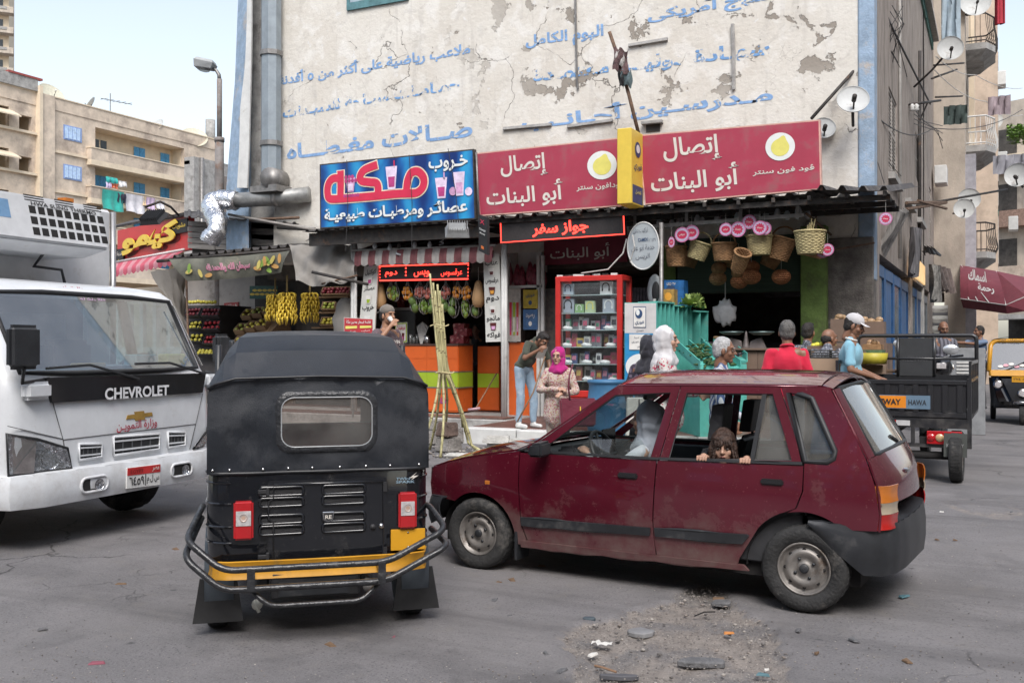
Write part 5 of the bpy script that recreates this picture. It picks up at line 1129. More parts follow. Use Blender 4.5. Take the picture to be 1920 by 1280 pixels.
for k,(a,b)in enumerate((((428,402),(600,433)),((468,412),(560,408)),((520,427),(605,432)),((430,408),(590,428)))):MB().tub([G(*a,16.6+.1*k),G(*b,16.4+.1*k)],.03,6).bld_('pole',[pale_wood,rust,bki,steel][k],sh)
m_=MB().bx(G(455,402,17.8).x,G(500,402,17.8).x,17.5,18.2,G(470,408,17.8).z,G(470,385,17.8).z).bx(G(505,402,17.8).x,G(540,402,17.8).x,17.5,18.1,G(470,404,17.8).z,G(470,390,17.8).z).bx(G(462,384,17.8).x,G(480,384,17.8).x,17.5,17.9,G(470,385,17.8).z,G(470,378,17.8).z)
o=m_.bld_('junk_pile',M('mixed_junk',(.13,.12,.12),.9,n=.6,ns=7,second=(.30,.24,.2)),None,loc=tuple(G(470,400,17.8)));tag(o,'pile of old boxes and tins on the shack roof','junk')
MB().slab([G(572,452,15.6),G(612,440,15.6),G(614,430,15.6),G(598,434,15.6)],.03).bld_('loose_board',pale_wood,sh)
# ================= RED GRILL SHOP =================
gr_=thg('grill_shop','red grill shop front with big yellow Arabic word and pink scalloped awning','shop',tuple(P(290,640,25)))
QK=[P(220,491,26.5),P(354,468,24),P(354,404,24),P(220,432,26.5)]
red_b=M('bright_red_board',(.52,.03,.03),.4,n=.06,ns=2,dirt=((.35,.05,.05),.2,2))
s_=sgn('grill_sign','bright red sign with raised yellow Arabic letters at the left','sign',QK,red_b,.15)
gold=M('gold_letter',(.72,.52,.06),.4,n=.08);txt('كيمو',sub(QK,.12,.90,.14,.95),gold,s_,bold=.05,off=.08,thick=.03);txt('كيمو',sub(QK,.15,.93,.08,.89),M('letter_shadow',(.10,.01,.012),.6),s_,bold=.05,off=.01)
q=sub(QK,.79,1.0,.52,.92);plate(q,black_m,s_,'small_panel',.05,.04);txt('مشويات',sub(q,.1,.9,.3,.8),gold,s_,off=.055)
q=sub(QK,-.09,.12,-.12,.38);plate(q,black_m,s_,'small_panel',.06,.05);txt('خدمة توصيل',sub(q,.08,.92,.5,.85),letter_w,s_,off=.065);txt('للمنازل',sub(q,.3,.7,.15,.35),gold,s_,off=.065)
m_=MB();a,b,c,d=P(205,425,27),P(355,396,23.6),P(400,400,24.5),P(250,412,29);m_.slab([a,b,c,d],.06);m_.bld_('roof',corr,gr_)
A,B=P(208,508,25.5),P(322,484,23.3);A2,B2=P(214,494,26.4),P(345,470,24)
aw2=thg('pink_awning','faded pink scalloped awning under the red grill sign','awning',tuple(A));n_=14
for i in range(n_):
 u0,u1=i/n_,(i+1)/n_
 def fn(u,v,u0=u0,u1=u1):
  w=u0+(u1-u0)*u
  if v<.7:return A2.lerp(B2,w).lerp(A.lerp(B,w),v/.7)
  return A.lerp(B,w)+Vec((0,0,-(v-.7)/.3*(.13+.05*math.sin(PI*u))))
 MB().grid(fn,5,8).bld_('stripe',M('awning_pink',(.46,.08,.12),.8,n=.1)if i%2 else M('awning_pink_pale',(.50,.22,.25),.8,n=.1),aw2)
MB().tub([A2+Vec((0,0,.03)),B2+Vec((0,0,.03))],.03,6).bld_('rail',white_p,aw2)
m_=MB();a,b=P(200,640,27.5),P(345,640,24.5)
for u in np.linspace(0,1,7):p=a.lerp(b,u);m_.box(p.x,p.y,1.3,.12,.12,2.7)
m_.hexa([(a.x,a.y,0),(b.x,b.y,0),(b.x-.1,b.y+.1,0),(a.x-.1,a.y+.1,0)],[(a.x,a.y,1.5),(b.x,b.y,1.5),(b.x-.1,b.y+.1,1.5),(a.x-.1,a.y+.1,1.5)]);m_.bld_('shop_front',white_p,gr_)
a,b=P(190,640,30),P(360,640,27);MB().hexa([(a.x,a.y,0),(b.x,b.y,0),(b.x,b.y+.1,0),(a.x,a.y+.1,0)],[(a.x,a.y,3.2),(b.x,b.y,3.2),(b.x,b.y+.1,3.2),(a.x,a.y+.1,3.2)]).bld_('rear_wall',cream,gr_)
flood('large black floodlight on a curved arm above the red grill sign',P(290,412,22.8),(.0,.55,-.6),.62,.42,black_m,P(325,405,24))
MB().tub([P(272,388,23.2),P(300,378,23.2),P(320,388,23.6),P(335,404,23.8)],.03,6).bld_('lamp_arm',bki,gr_)
# ================= PHONE SHOP =================
ph_=thg('phone_shop','phone shop entrance with maroon inner sign and poster covered doors','shop',(-7,17,KZ))
Q6=[G(1020,497,16.9),G(1176,490,16.9),G(1176,440,16.9),G(1020,450,16.9)]
s_=sgn('inner_sign','shaded maroon sign with Arabic letters inside the phone shop entrance','sign',Q6,M('dull_maroon',(.20,.02,.04),.6),.06);txt('أبو البنات',sub(Q6,.08,.80,.12,.75),letter_w,s_,off=.01)
m_=MB()
for px in(952,1010,1018):a=G(px,770,16.7);m_.bx(a.x-.03,a.x+.03,16.67,16.73,KZ,3.2)
m_.bx(G(952,540,16.7).x,G(1018,540,16.7).x,16.67,16.73,G(980,540,16.7).z,G(980,535,16.7).z);m_.bld_('door_frame',white_p,ph_)
def panelq(px0,py0,px1,py1,Wy):return[G(px0,py1,Wy),G(px1,py1,Wy),G(px1,py0,Wy),G(px0,py0,Wy)]
for i,(x0,y0,x1,y1,col,lab)in enumerate([(953,541,976,640,(.50,.47,.43),'tall poster of red and green drinks beside the white kiosk post'),(981,543,1008,578,(.45,.33,.04),'yellow poster upper on the phone shop door'),(981,580,1008,618,(.05,.12,.26),'dark blue poster on the phone shop door')]):
 q=panelq(x0,y0,x1,y1,16.64);t=sgn('poster',lab,'poster',q,M('poster%d'%i,col,.5,n=.3,ns=6),.015)
 if i==0:
  for k in range(3):cup(t,q,.22+.28*k,.12,.2,.62,[red_l,lime,M('print_red',(.5,.05,.04),.5)][k],[mauve,cupw,pink][k])
 else:
  txt('فوري' if i==1 else 'رصيد',sub(q,.2,.8,.55,.8),navy if i==1 else letter_w,t,off=.01);disc(q,navy if i==1 else cupw,t,'mark',.01,.12,.12,.5,.3)
MB().bx(G(952,700,16.72).x,G(1008,700,16.72).x,16.70,16.76,KZ,G(980,642,16.7).z).bld_('door_panel',orange,ph_)
MB().bx(G(1012,700,16.7).x,G(1036,700,16.7).x,16.9,16.95,KZ,2.6).bld_('side_panel',M('dark_poster',(.05,.05,.06),.5,n=.5,ns=9,second=(.18,.15,.12)),ph_)
p=G(978,480,17.0);MB().bx(p.x-.3,p.x+.4,17.02,17.3,p.z-.3,p.z+.35).bld_('white_box',white_p,ph_)
for i in range(6):
 p=G(955+i*12+(i%2)*3,505+(i%3)*4,16.8);o=MB().lathe([(.001,-.3),(.05,-.28),(.09,-.15),(.06,0),(.03,.12),(.001,.15)],9).bld_('candy_bag',M('pink_print_bag',(.26,.05,.08),.4,n=.5,ns=16));o.location=p;tag(o,'pink printed snack bag, %s from the left over the phone shop door'%ORD[i],'snack bag','snack bags over the door')
cab=thg('display_cabinet','tall glass display cabinet with a red frame full of phone goods','display cabinet',tuple(G(1100,720,15.1)));CW=15.1
xa,xb=G(1041,600,CW).x,G(1166,600,CW).x;zt_,zb_=G(1100,517,CW).z,KZ;dp=.5;redf=M('red_frame_paint',(.52,.03,.025),.35,n=.08,coat=.3)
m_=MB();w=.085
m_.bx(xa,xa+w,CW,CW+.06,zb_,zt_).bx(xb-w,xb,CW,CW+.06,zb_,zt_).bx(xa+w,xb-w,CW,CW+.06,zt_-w,zt_).bx(xa+w,xb-w,CW,CW+.06,zb_+.45,zb_+.56).bx(xa,xa+w,CW+dp-.06,CW+dp,zb_,zt_).bx(xb-w,xb,CW+dp-.06,CW+dp,zb_,zt_).bx(xb-w,xb,CW+.06,CW+dp-.06,zt_-w,zt_).bx(xa,xa+w,CW+.06,CW+dp-.06,zt_-w,zt_)
m_.bld_('red_frame',redf,cab,bevel=.008);MB().bx(xa+w,xb-w,CW+.01,CW+.05,zb_,zb_+.44).bx(xa+.01,xb-.01,CW+.07,CW+dp-.07,zb_,zb_+.05).bld_('base_panel',redf,cab)
MB().bx(xa+w,xb-w,CW+dp-.03,CW+dp-.02,zb_+.5,zt_-w).bld_('backing',M('cabinet_back',(.05,.05,.055),.6,n=.3,ns=5),cab)
m_=MB();
for s_x in(xa+w+.005,xb-w-.02):m_.bx(s_x,s_x+.015,CW+.07,CW+.09,zb_+.56,zt_-w)
m_.bld_('inner_edge',alu,cab)
zsh=[G(1100,y,CW).z for y in(548,584,598+4,632,662,690,716)];zsh=[G(1100,y,CW).z for y in(552,586,618,650,682,714)]
cg=glass('cabinet_glass',(.95,.97,.97),.45,.015)
for z in zsh:MB().bx(xa+w,xb-w,CW+.06,CW+dp-.05,z-.012,z).bld_('shelf',M('glass_shelf',(.45,.55,.55),.15,n=.05),cab)
MB().bx(xa+w,xb-w,CW+.022,CW+.027,zb_+.56,zt_-w).bld_('front_glass',cg,cab);MB().bx(xb-.03,xb-.025,CW+.07,CW+dp-.06,zb_+.5,zt_-w).bld_('side_glass',cg,cab)
r2=random.Random(11);cols=[(.6,.6,.6),(.08,.1,.2),(.45,.08,.14),(.05,.05,.06),(.5,.2,.28),(.3,.1,.08),(.55,.55,.5),(.12,.3,.2),(.5,.35,.1),(.2,.2,.22)]
zr=[zt_-w]+zsh;nmx={0:'top',1:'second',2:'third',3:'fourth',4:'fifth',5:'lowest'}
hp=MB();[hp.tub([(.075*math.cos(a),0,.02+.085*math.sin(a))for a in np.linspace(-.35,PI+.35,14)],.011,6)];hp.ell((-.072,0,-.03),(.018,.02,.035),8,6).ell((.072,0,-.03),(.018,.02,.035),8,6)
def headbox(px,py0,py1,w_,col,ink,lab):
 q=panelq(px-w_/2,py0,px+w_/2,py1,CW+.12);t=sgn('boxed_headphones',lab,'boxed headphones',q,M('box_'+lab[:12].replace(' ','_'),col,.5,n=.05),.06);m2=MB();c=(q[0]+q[2])/2;s_c=(q[3].z-q[0].z)/.26
 m2.add(hp.v,hp.f,0,True,T(c.x,CW+.112,c.z)@Matrix.Scale(s_c,4)@Matrix.Diagonal((1,.12,1,1)));m2.bld_('printed_headphones',ink,t);return t
headbox(1136,528,552,22,(.62,.62,.62),black_m,'white box with a big black headphone picture, top shelf of the cabinet');headbox(1065,532,552,18,(.5,.58,.66),navy,'white and blue boxed headset at the left of the top shelf')
headbox(1065,560,586,22,(.36,.40,.46),black_m,'grey box with neckband headset, second shelf left');headbox(1141,560,586,22,(.36,.40,.46),white_d,'grey box with white neckband headset, second shelf right');headbox(1086,570,586,16,(.25,.42,.2),white_d,'green and white boxed headset, second shelf centre left');headbox(1106,564,586,18,(.45,.55,.35),yel,'green and yellow box on the second shelf')
ii=0
for si in range(2,6):
 z0,z1=zr[si+1],zr[si];x=xa+w+.02;ii=0
 while x<xb-w-.07:
  w_=r2.uniform(.07,.13);h_=r2.uniform(.45,.85)*(z1-z0);c_=r2.choice(cols);d_=r2.uniform(0,.12);ii+=1
  o=MB().box(0,0,h_/2,w_,.03,h_).box(0,-.0165,h_*.55,w_*.7,.003,h_*.4,mi=1).bld_('packaged_accessory',[M('pack_%d'%(cols.index(c_)),c_,.35,n=.25,ns=20),M('pack_%d'%((cols.index(c_)+3)%10),cols[(cols.index(c_)+3)%10],.35,n=.25,ns=20)],None)
  o.location=(x+w_/2,CW+.14+d_,z0);o.rotation_euler=(r2.uniform(-.15,0),0,r2.uniform(-.3,.3));tag(o,'small packaged phone accessory, %s from the left on the %s cabinet shelf'%(ORD[ii-1],nmx[si]),'accessory','phone accessories on the %s shelf'%nmx[si]);x+=w_+.008
 for k in range(3):
  x=xa+w+.1+k*.36+r2.uniform(-.08,.08);o=MB().ell((0,0,.03),(.09,.04,.035),10,7,fn=lambda q_:1+.25*math.sin(q_.x*9)*math.cos(q_.y*7)).bld_('cotton_tuft',M('cotton',(.78,.78,.78),.95,bump=1,bs=30));o.location=(x,CW+.10,z0);tag(o,'white cotton tuft, %s from the left on the %s cabinet shelf'%(ORD[k],nmx[si]),'cotton','cotton tufts in the cabinet')
for i in range(7):
 p=G(1050+i*17,514,CW+.2);o=MB().box(0,0,.02,U(.05,.18),.1,U(.03,.06)).bld_('odd_bit',bki if i%2 else white_p);o.location=(p.x,p.y,zt_);o.rotation_euler=(0,0,U(0,3));tag(o,'loose fitting lying %s from the left on top of the display cabinet'%ORD[i],'fitting','fittings on top of the cabinet')
wire([G(1175,448,15.4),G(1168,475,15.3),G(1140,505,15.2),G(1090,512,15.2)],.012,cable_w,'power_cable','pale cable looping from the LED board down to the cabinet top')
# satellite dish with handwriting
dC=G(1207,461,15.25);r_=(G(1237,461,15.25)-G(1177,461,15.25)).length/2
sd=satdish('flat pale dish with dark handwriting hung as a sign beside the LED board',dC,.30,(-.25,-1,-.05),mat=M('dish_pale_blue',(.44,.48,.50),.5,n=.06))
dq=(Vec((-.25,-1,-.05))).normalized().to_track_quat('Z','Y').to_matrix()
for o in list(sd.children):
 if o.name.split('.')[0]in('feed_arm','receiver'):bpy.data.objects.remove(o)
 elif o.name.split('.')[0]=='dish':o.scale=(1,1,1)
nrm=Vec((-.25,-1,-.05)).normalized();rt=Vec((1,-.25,0)).normalized();upv=Vec((0,-.05,1)).normalized()
MB().add([dC+nrm*.02+rt*.29*math.cos(a)+upv*.37*math.sin(a)for a in np.linspace(0,2*PI,33)[:-1]],[tuple(range(32))]).bld_('flat_face',M('dish_pale_blue'),sd);MB().tub([dC+nrm*.018+rt*.295*math.cos(a)+upv*.375*math.sin(a)for a in np.linspace(0,2*PI,33)[:-1]],.012,6,cl_=1).bld_('rim',white_p,sd)
def dt(s,u0,u1,v0,v1,m,b=.0):txt(s,[dC+rt*u0+upv*v0,dC+rt*u1+upv*v0,dC+rt*u1+upv*v1,dC+rt*u0+upv*v1],m,sd,bold=b,off=.026)
dt('CAMEX',-.09,.10,.07,.125,navy,.02);ink=M('marker_ink',(.12,.13,.16),.7);dt('تركيب دش',-.18,.1,.2,.29,ink);dt('٠١٠٦٤٢٩',.10,.24,.06,.11,ink);dt('خدمة ابو على',-.22,.22,-.09,.02,ink);dt('الريس',-.14,.13,-.22,-.12,ink)
wire([G(1186,440,15.2),G(1190,462,15.15),G(1182,490,15.2),G(1188,498,15.2)],.010,cable_w,'aerial_cable','pale cable hanging in front of the handwritten dish')
# poster board + turquoise stand
tq=M('turquoise_paint',(.10,.42,.36),.55,n=.12,ns=4,dirt=((.18,.33,.28),.3,3));tq2=M('turquoise_dark',(.05,.25,.21),.6,n=.15)
QF=panelq(1171,567,1231,716,14.6);QF[0].z=KZ;QF[1].z=KZ
pb=sgn('poster_board','tall white and blue payment poster board between cabinet and turquoise stand','poster board',QF,M('poster_blue',(.03,.25,.50),.4,n=.1),.03,tq)
H_=QF[3].z-KZ
def fz(py):return(G(1200,py,14.6).z-KZ)/H_
plate(sub(QF,.01,.99,fz(624),.995),M('poster_pale',(.58,.56,.55),.5,n=.08,ns=4),pb,'upper_sheet',.004);q=sub(QF,.28,.68,fz(614),fz(574));plate(q,navy,pb,'logo_frame',.008);plate(sub(q,.04,.96,.04,.96),cupw,pb,'logo_panel',.012);disc(q,navy,pb,'logo_drop',.016,.28,.22,.45,.66);disc(q,white_d,pb,'logo_spot',.019,.14,.14,.38,.72);txt('فوري',sub(q,.15,.85,.12,.36),navy,pb,off=.017);txt('اتفضل',sub(QF,.38,.6,fz(622),fz(617)),ink,pb,off=.01)
q=sub(QF,.16,.80,fz(655),fz(626));plate(q,cupw,pb,'taped_notice',.016,.004);txt('يوجد لدينا',sub(q,.25,.8,.7,.85),ink,pb,off=.021);txt('خدمة فوري',sub(q,.12,.88,.4,.58),ink,pb,off=.021);txt('شحن',sub(q,.4,.6,.12,.28),ink,pb,off=.021)
disc(sub(QF,0,1,fz(716),fz(658)),white_d,pb,'white_oval',.008,.46,.42,.5,.5);txt('خدماتي',sub(QF,.2,.7,fz(693),fz(680)),M('poster_blue'),pb,off=.012,bold=.02);txt('خصم',sub(QF,.55,.75,fz(674),fz(667)),red_l,pb,off=.012)
stn=thg('turquoise_stand','turquoise wooden vegetable stand with empty upright compartments and sloping bins','stand',tuple(G(1280,690,14.8)));tz1=G(1231,567,14.6).z
seg=[(G(1232,567,14.62),G(1264,574,15.2)),(G(1264,574,15.2),G(1296,576,15.7)),(G(1297,584,15.7),G(1328,585,16.2))]
for i,(a,b)in enumerate(seg):
 zt_=a.z;zb_=G(1264,648,15.2).z-.1;d=(b-a);d.z=0;n_=Vec((-d.y,d.x,0)).normalized();n_=n_ if n_.y>0 else-n_
 bk=n_*.30
 def wall4(p0,p1,th,nm,z0,z1,mt=tq):o_=n_*th;MB().hexa([(p0.x,p0.y,z0),(p1.x,p1.y,z0),(p1.x+o_.x,p1.y+o_.y,z0),(p0.x+o_.x,p0.y+o_.y,z0)],[(p0.x,p0.y,z1),(p1.x,p1.y,z1),(p1.x+o_.x,p1.y+o_.y,z1),(p0.x+o_.x,p0.y+o_.y,z1)]).bld_(nm,mt,stn)
 wall4(a+bk,b+bk,.02,'back_board',KZ,zt_-.005,tq2);wall4(a,b,.3,'lower_front',KZ,zb_,tq)
 wall4(a-n_*.01,b-n_*.01,.34,'top_board',zt_,zt_+.02)
 for k in range(5 if i<2 else 3):
  u=k/(4 if i<2 else 2);p=a.lerp(b,min(.97,u));wall4(p,p+d.normalized()*.015,.3,'divider',zb_+.001,zt_-.001)
MB().box(G(1310,648,15.6).x,15.6,G(1310,648,15.6).z,.05,.02,.03).bld_('gold_catch',gold,stn)
# sloping bins with greens
leafm=M('dark_greens',(.035,.075,.02),.6,n=.4,ns=14)
for i,(x0,y0,x1,y1,W1,W2_,lab,mt)in enumerate([(1268,652,1312,692,13.9,14.8,'front sloping bin',leafm),(1290,650,1338,690,14.4,15.2,'rear sloping bin',leafm),(1314,646,1350,676,15.0,15.8,'back sloping bin',M('dark_aubergine',(.03,.02,.03),.3))]):
 A,B=G(x0,y0,W2_),G(x1,y1,W1);t=thg('vegetable_bin','turquoise %s heaped with %s'%(lab,'green peppers' if i<2 else 'dark aubergines'),'vegetable bin',(A.x,A.y,KZ));d=B-A;sd_=Vec((d.y,-d.x,0)).normalized()*.42
 if sd_.x<0:sd_=-sd_
 MB().slab([A,B,B+sd_,A+sd_],.04).bld_('tray',tq,t)
 for s_ in(Vec((0,0,0)),sd_):m_=MB();m_.hexa([A+s_-Vec((0,0,.02)),B+s_-Vec((0,0,.02)),B+s_+sd_.normalized()*.015-Vec((0,0,.02)),A+s_+sd_.normalized()*.015-Vec((0,0,.02))],[A+s_+Vec((0,0,.12)),B+s_+Vec((0,0,.12)),B+s_+sd_.normalized()*.015+Vec((0,0,.12)),A+s_+sd_.normalized()*.015+Vec((0,0,.12))]);m_.bld_('side_board',tq,t)
 f_=[A,B,B+sd_,A+sd_];MB().hexa([(p.x,p.y,KZ)for p in f_],[(p.x,p.y,min(A.z,B.z)-.05)for p in f_]).bld_('base',tq,t)
 me=mesh(MB().tub([(0,0,0),(.05,0,.012),(.11,0,0)],[.018,.022,.006],6),mt)
 for k in range(60):p=A.lerp(B,U(.05,.95))+sd_*U(.08,.92)+Vec((0,0,.02+U(0,.05)));inst(me,'pepper' if i<2 else 'aubergine',t,T(*p)@RZ(U(0,6))@RY(U(-.4,.4)))
for i,(px,py,s_)in enumerate(((1293,572,.16),(1306,566,.12),(1312,578,.10))):
 p=G(px,py,15.5);m_=MB()
 for k in range(16):
  a=U(0,6.28);e=U(-.3,1.2);m_.grid(lambda u,v,a=a,e=e:(s_*(.5+.6*v)*math.cos(a+(u-.5)*1.3)*math.cos(e),s_*(.5+.6*v)*math.sin(a+(u-.5)*1.3)*math.cos(e),s_*(.2+v)*math.sin(e)+.02*math.sin(u*9)*v),5,4)
 o=m_.bld_('cabbage',M('cabbage_leaf',(.24,.33,.09),.6,n=.25,ns=9));o.location=p;tag(o,['big loose-leaved cabbage on top of the turquoise stand','cabbage behind the biggest one on the turquoise stand','small cabbage at the stand corner near the bag'][i],'cabbage')
q=panelq(1245,525,1282,572,15.9);t=sgn('cardboard_box','blue printed cardboard box on the turquoise stand','box',q,M('box_blue',(.02,.12,.33),.5,n=.3,ns=6),.25);disc(q,navy,t,'print',.004,.25,.2,.35,.6);txt('LED TV',sub(q,.15,.6,.8,.9),letter_w,t,off=.006)
q=panelq(1242,542,1264,572,15.7);t=sgn('cardboard_box','small brown and yellow carton in front of the blue box','box',q,M('box_brown',(.36,.22,.06),.6,n=.3,ns=9),.2);disc(q,M('print_orange'),t,'print',.004,.3,.25,.5,.55);txt('فانوس',sub(q,.2,.8,.1,.3),black_m,t,off=.007)
p=G(1228,545,15.6);fn_=thg('plastic_fan','grey plastic standing fan head beside the shop post','fan',tuple(p));MB().ell((p.x,p.y,p.z),(.13,.07,.27),16,12).bld_('shell',M('grey_plastic',(.30,.33,.35),.4),fn_);MB().ell((p.x+.03,p.y-.05,p.z-.02),(.07,.04,.17),12,8).bld_('grille',black_m,fn_);MB().box(p.x+.03,p.y-.1,p.z-.17,.04,.03,.07).bld_('switch',white_p,fn_)
a=G(1240,600,15.3);MB().tub([(a.x,a.y,KZ),(a.x,a.y,3.5)],.035,8).bld_('post',steel,ph_)
m_=MB()
for i in range(9):p=G(1178+i*6,552,16.8);m_.bx(p.x-.025,p.x+.025,16.8,16.85,p.z-.12,p.z+.12)
o=m_.bld_('bottle_row',M('dark_bottles',(.06,.05,.06),.3,n=.5,ns=8),None,loc=tuple(G(1200,552,16.8)));stuff(o)
MB().bx(G(1176,500,16.9).x,G(1245,500,16.9).x,16.85,17.1,G(1200,563,16.9).z,G(1200,557,16.9).z).bld_('shelf',wood_c,ph_)
# barrel
bp_=P(1138,647,14.5);zt_=P(1138,712,14.5).z;brl=thg('plastic_barrel','blue plastic barrel standing beside the red cabinet','barrel',(bp_.x,bp_.y,KZ-.2));blu=M('barrel_blue',(.05,.16,.30),.5,n=.1,ns=3,dirt=((.15,.2,.25),.2,4));h_=zt_-KZ+.2
MB().lathe([(.001,0),(.24,0),(.27,.1),(.285,h_*.3),(.29,h_*.32),(.285,h_*.35),(.285,h_*.66),(.293,h_*.68),(.285,h_*.7),(.26,h_*.92),(.27,h_*.95),(.285,h_*.96),(.285,h_),(.26,h_),(.25,h_*.9),(.001,h_*.9)],28,T(bp_.x,bp_.y,KZ-.2)).bld_('drum',blu,brl)
card=M('brown_cardboard',(.36,.25,.17),.85,n=.08,ns=3);bcr=M('black_plastic_crate',(.055,.055,.052),.55,n=.2)
# ================= VEGETABLE SHOP =================
bas=[M('wicker_brown',(.30,.165,.075),.8,n=.3,ns=10),M('wicker_pale',(.42,.35,.18),.8,n=.25,ns=10)]
def basket(px,py,w,h,ba,lab,Wy=15.9,tilt=0.,yaw=0.,handle=True,bot=.78):
 c=G(px,py,Wy);u=(c-Vec((0,0,CH))).length/FPX;r_=w*u/2;H=h*u;t=thg('wicker_basket',lab,'basket',tuple(c+Vec((0,0,H))),0,'wicker baskets hanging under the canopy')
 mm=T(*c)@RY(tilt)@RX(yaw);m_=MB();nr=14;ns_=26
 for i in range(nr):
  z=-H/2+H*i/(nr-1);rr=r_*(bot+(1-bot)*(i/(nr-1))**.8)
  m_.tub([((rr+(.006 if(j+i)%2 else-.006))*math.cos(2*PI*j/ns_),(rr+(.006 if(j+i)%2 else-.006))*math.sin(2*PI*j/ns_),z)for j in range(ns_)],H/nr*.62,4,mm,cl_=1)
 m_.lathe([(.001,-H/2),(r_*bot,-H/2)],20,mm);m_.bld_('woven_side',bas[ba],t)
 MB().tub([((r_+.01)*math.cos(2*PI*j/20),(r_+.01)*math.sin(2*PI*j/20),H/2+.005)for j in range(20)],.018,6,mm,cl_=1).bld_('rim',bas[ba],t)
 if handle:MB().tub([(r_*math.cos(a),0,H/2+r_*1.0*math.sin(a))for a in np.linspace(0,PI,15)],.014,6,mm).bld_('handle',bas[ba],t)
 return t
basket(1268,481,36,34,0,'brown basket leftmost in the hanging row, beside the handwritten dish');basket(1310,470,38,30,1,'pale tilted basket second from the left',tilt=.35);basket(1358,473,42,30,0,'brown basket under the pair of pink discs');basket(1388,490,28,36,0,'small brown basket hanging tilted with its mouth open',15.7,.45,.5,False);basket(1424,460,44,32,1,'pale straight basket in the middle of the row',15.85);basket(1464,466,42,38,0,'large brown tilted basket right of the middle pale one',16.1,.3);basket(1445,488,34,24,0,'brown basket hanging low behind the middle pair',16.4,.5,0,False);basket(1519,455,52,38,1,'biggest pale basket with corn husks at the right end',15.5,0,0,False);basket(1527,468,34,26,0,'brown basket half hidden behind the biggest pale one',15.9,.3,0,False);basket(1296,487,24,26,0,'small shaded basket behind the leftmost two',16.4,.3,0,False)
hk=thg('corn_husk','bundle of pale corn husks standing in the biggest basket','corn husk',tuple(G(1516,437,15.5)))
for i in range(7):b=G(1513+i*1.6,438,15.5);MB().tub([b,b+Vec((U(-.05,.05),U(-.04,.04),U(.12,.24)))],[.016,.007],5).bld_('husk',bas[1],hk)
for i,(px,py,r_,lb)in enumerate([(1348,503,13,'upper woven ball hanging on the left string'),(1346,522,15,'lower woven ball hanging on the left string'),(1370,492,11,'small woven ball behind the open basket'),(1385,512,12,'upper woven ball in the centre'),(1386,528,15,'lowest woven ball in the centre'),(1408,501,15,'upper woven ball right of the centre'),(1409,519,16,'lower woven ball right of the centre'),(1465,519,16,'orange woven ball hanging alone on the right')]):
 c=G(px,py,16.3+.05*(i%3));u=(c-Vec((0,0,CH))).length/FPX;t=thg('woven_ball_basket',lb,'basket',tuple(c),0,'round woven baskets on strings');m_=MB();R_=r_*u
 for k in range(12):a=k*PI/12;m_.tub([(R_*math.sin(p)*math.cos(a),R_*math.sin(p)*math.sin(a),R_*.8*math.cos(p))for p in np.linspace(0,2*PI,21)[:-1]],.012,4,T(*c),cl_=1)
 for k in range(7):z=-.8+k*.27;rr=math.sqrt(max(.05,1-z*z));m_.tub([(R_*rr*math.cos(p),R_*rr*math.sin(p),R_*.8*z)for p in np.linspace(0,2*PI,17)[:-1]],.014,4,T(*c),cl_=1)
 m_.ell(c,(R_*.93,R_*.93,R_*.74),12,8);m_.bld_('woven_shell',M('wicker_orange',(.34,.14,.06),.8,n=.25,ns=12)if i>=4 else bas[0],t);MB().tub([c+Vec((0,0,R_*.8)),c+Vec((0,0,R_*.8+.4))],.004,4).bld_('string',cable_w,t)
pd=M('disc_pink',(.55,.16,.33),.5,n=.1,ns=6);pd2=M('disc_lilac',(.52,.42,.58),.5,n=.1);pr_=M('disc_red',(.50,.03,.09),.5)
for i,(px,py,r_,lb,st_)in enumerate([(1259,454,10,'small oval pink disc leftmost over the first basket',0),(1279,440,14,'pink round disc in front of the left pair',0),(1297,436,14,'pink round disc behind in the left pair',0),(1361,430,12,'pink round disc with banner mark in the centre',0),(1384,430,14,'pink round disc with starburst in the centre',1),(1405,416,13,'white and red disc tucked under the front bar',1),(1425,427,13,'pink disc hanging over the pale basket',1),(1434,428,12,'lilac disc behind the one over the pale basket',1),(1543,471,12,'pink starburst disc at the right end',1),(1552,468,11,'pink disc behind at the right end',1),(1661,410,11,'small pink disc hanging off the loose sheet end',1)]):
 W1=15.55+.03*(i%3)if px<1600 else 15.3;c=G(px,py,W1);u=(c-Vec((0,0,CH))).length/FPX;R_=r_*u;t=thg('advert_disc',lb,'hanging disc',tuple(c),0,'pink advert discs hanging under the canopy');q=[c+Vec((-R_,0,-R_)),c+Vec((R_,0,-R_)),c+Vec((R_,0,R_)),c+Vec((-R_,0,R_))];k_=.62 if i==0 else 1
 m_=MB();m_.add([c+Vec((R_*k_*math.cos(a),s_*.006,R_*math.sin(a)))for s_ in(0,1)for a in np.linspace(0,2*PI,25)[:-1]],[tuple(range(24)),tuple(range(47,23,-1))]+[(j,24+j,24+(j+1)%24,(j+1)%24)for j in range(24)]);m_.bld_('disc',pd,t)
 disc(q,pd2,t,'pale_ring',.003,.43*k_,.43);disc(q,pr_,t,'red_star',.006,.30*k_,.30,n=32,fn=(lambda a:1+.18*math.cos(a*11))if st_ else(lambda a:1+.1*math.cos(a*2)))
 txt('جملة' if st_ else 'عروض',sub(q,.5-.19*k_,.5+.19*k_,.42,.58),cupw,t,off=.009)
 MB().tub([c+Vec((0,.003,R_)),c+Vec((0,.003,R_+.15))],.003,3).bld_('string',cable_w,t)
p=G(1360,582,16.6);o=MB().ell((0,0,0),(.20,.08,.26),20,14,fn=lambda q_:(1+.12*math.sin(q_.x*12+q_.z*3))*(1.0 if q_.z<.3 else.75)).bld_('plastic_bag',M('thin_white_plastic',(.55,.55,.56),.4,n=.1,ns=5,bump=.8,bs=14));o.location=p;tag(o,'bundle of white plastic bags hanging in the vegetable shop','plastic bag')
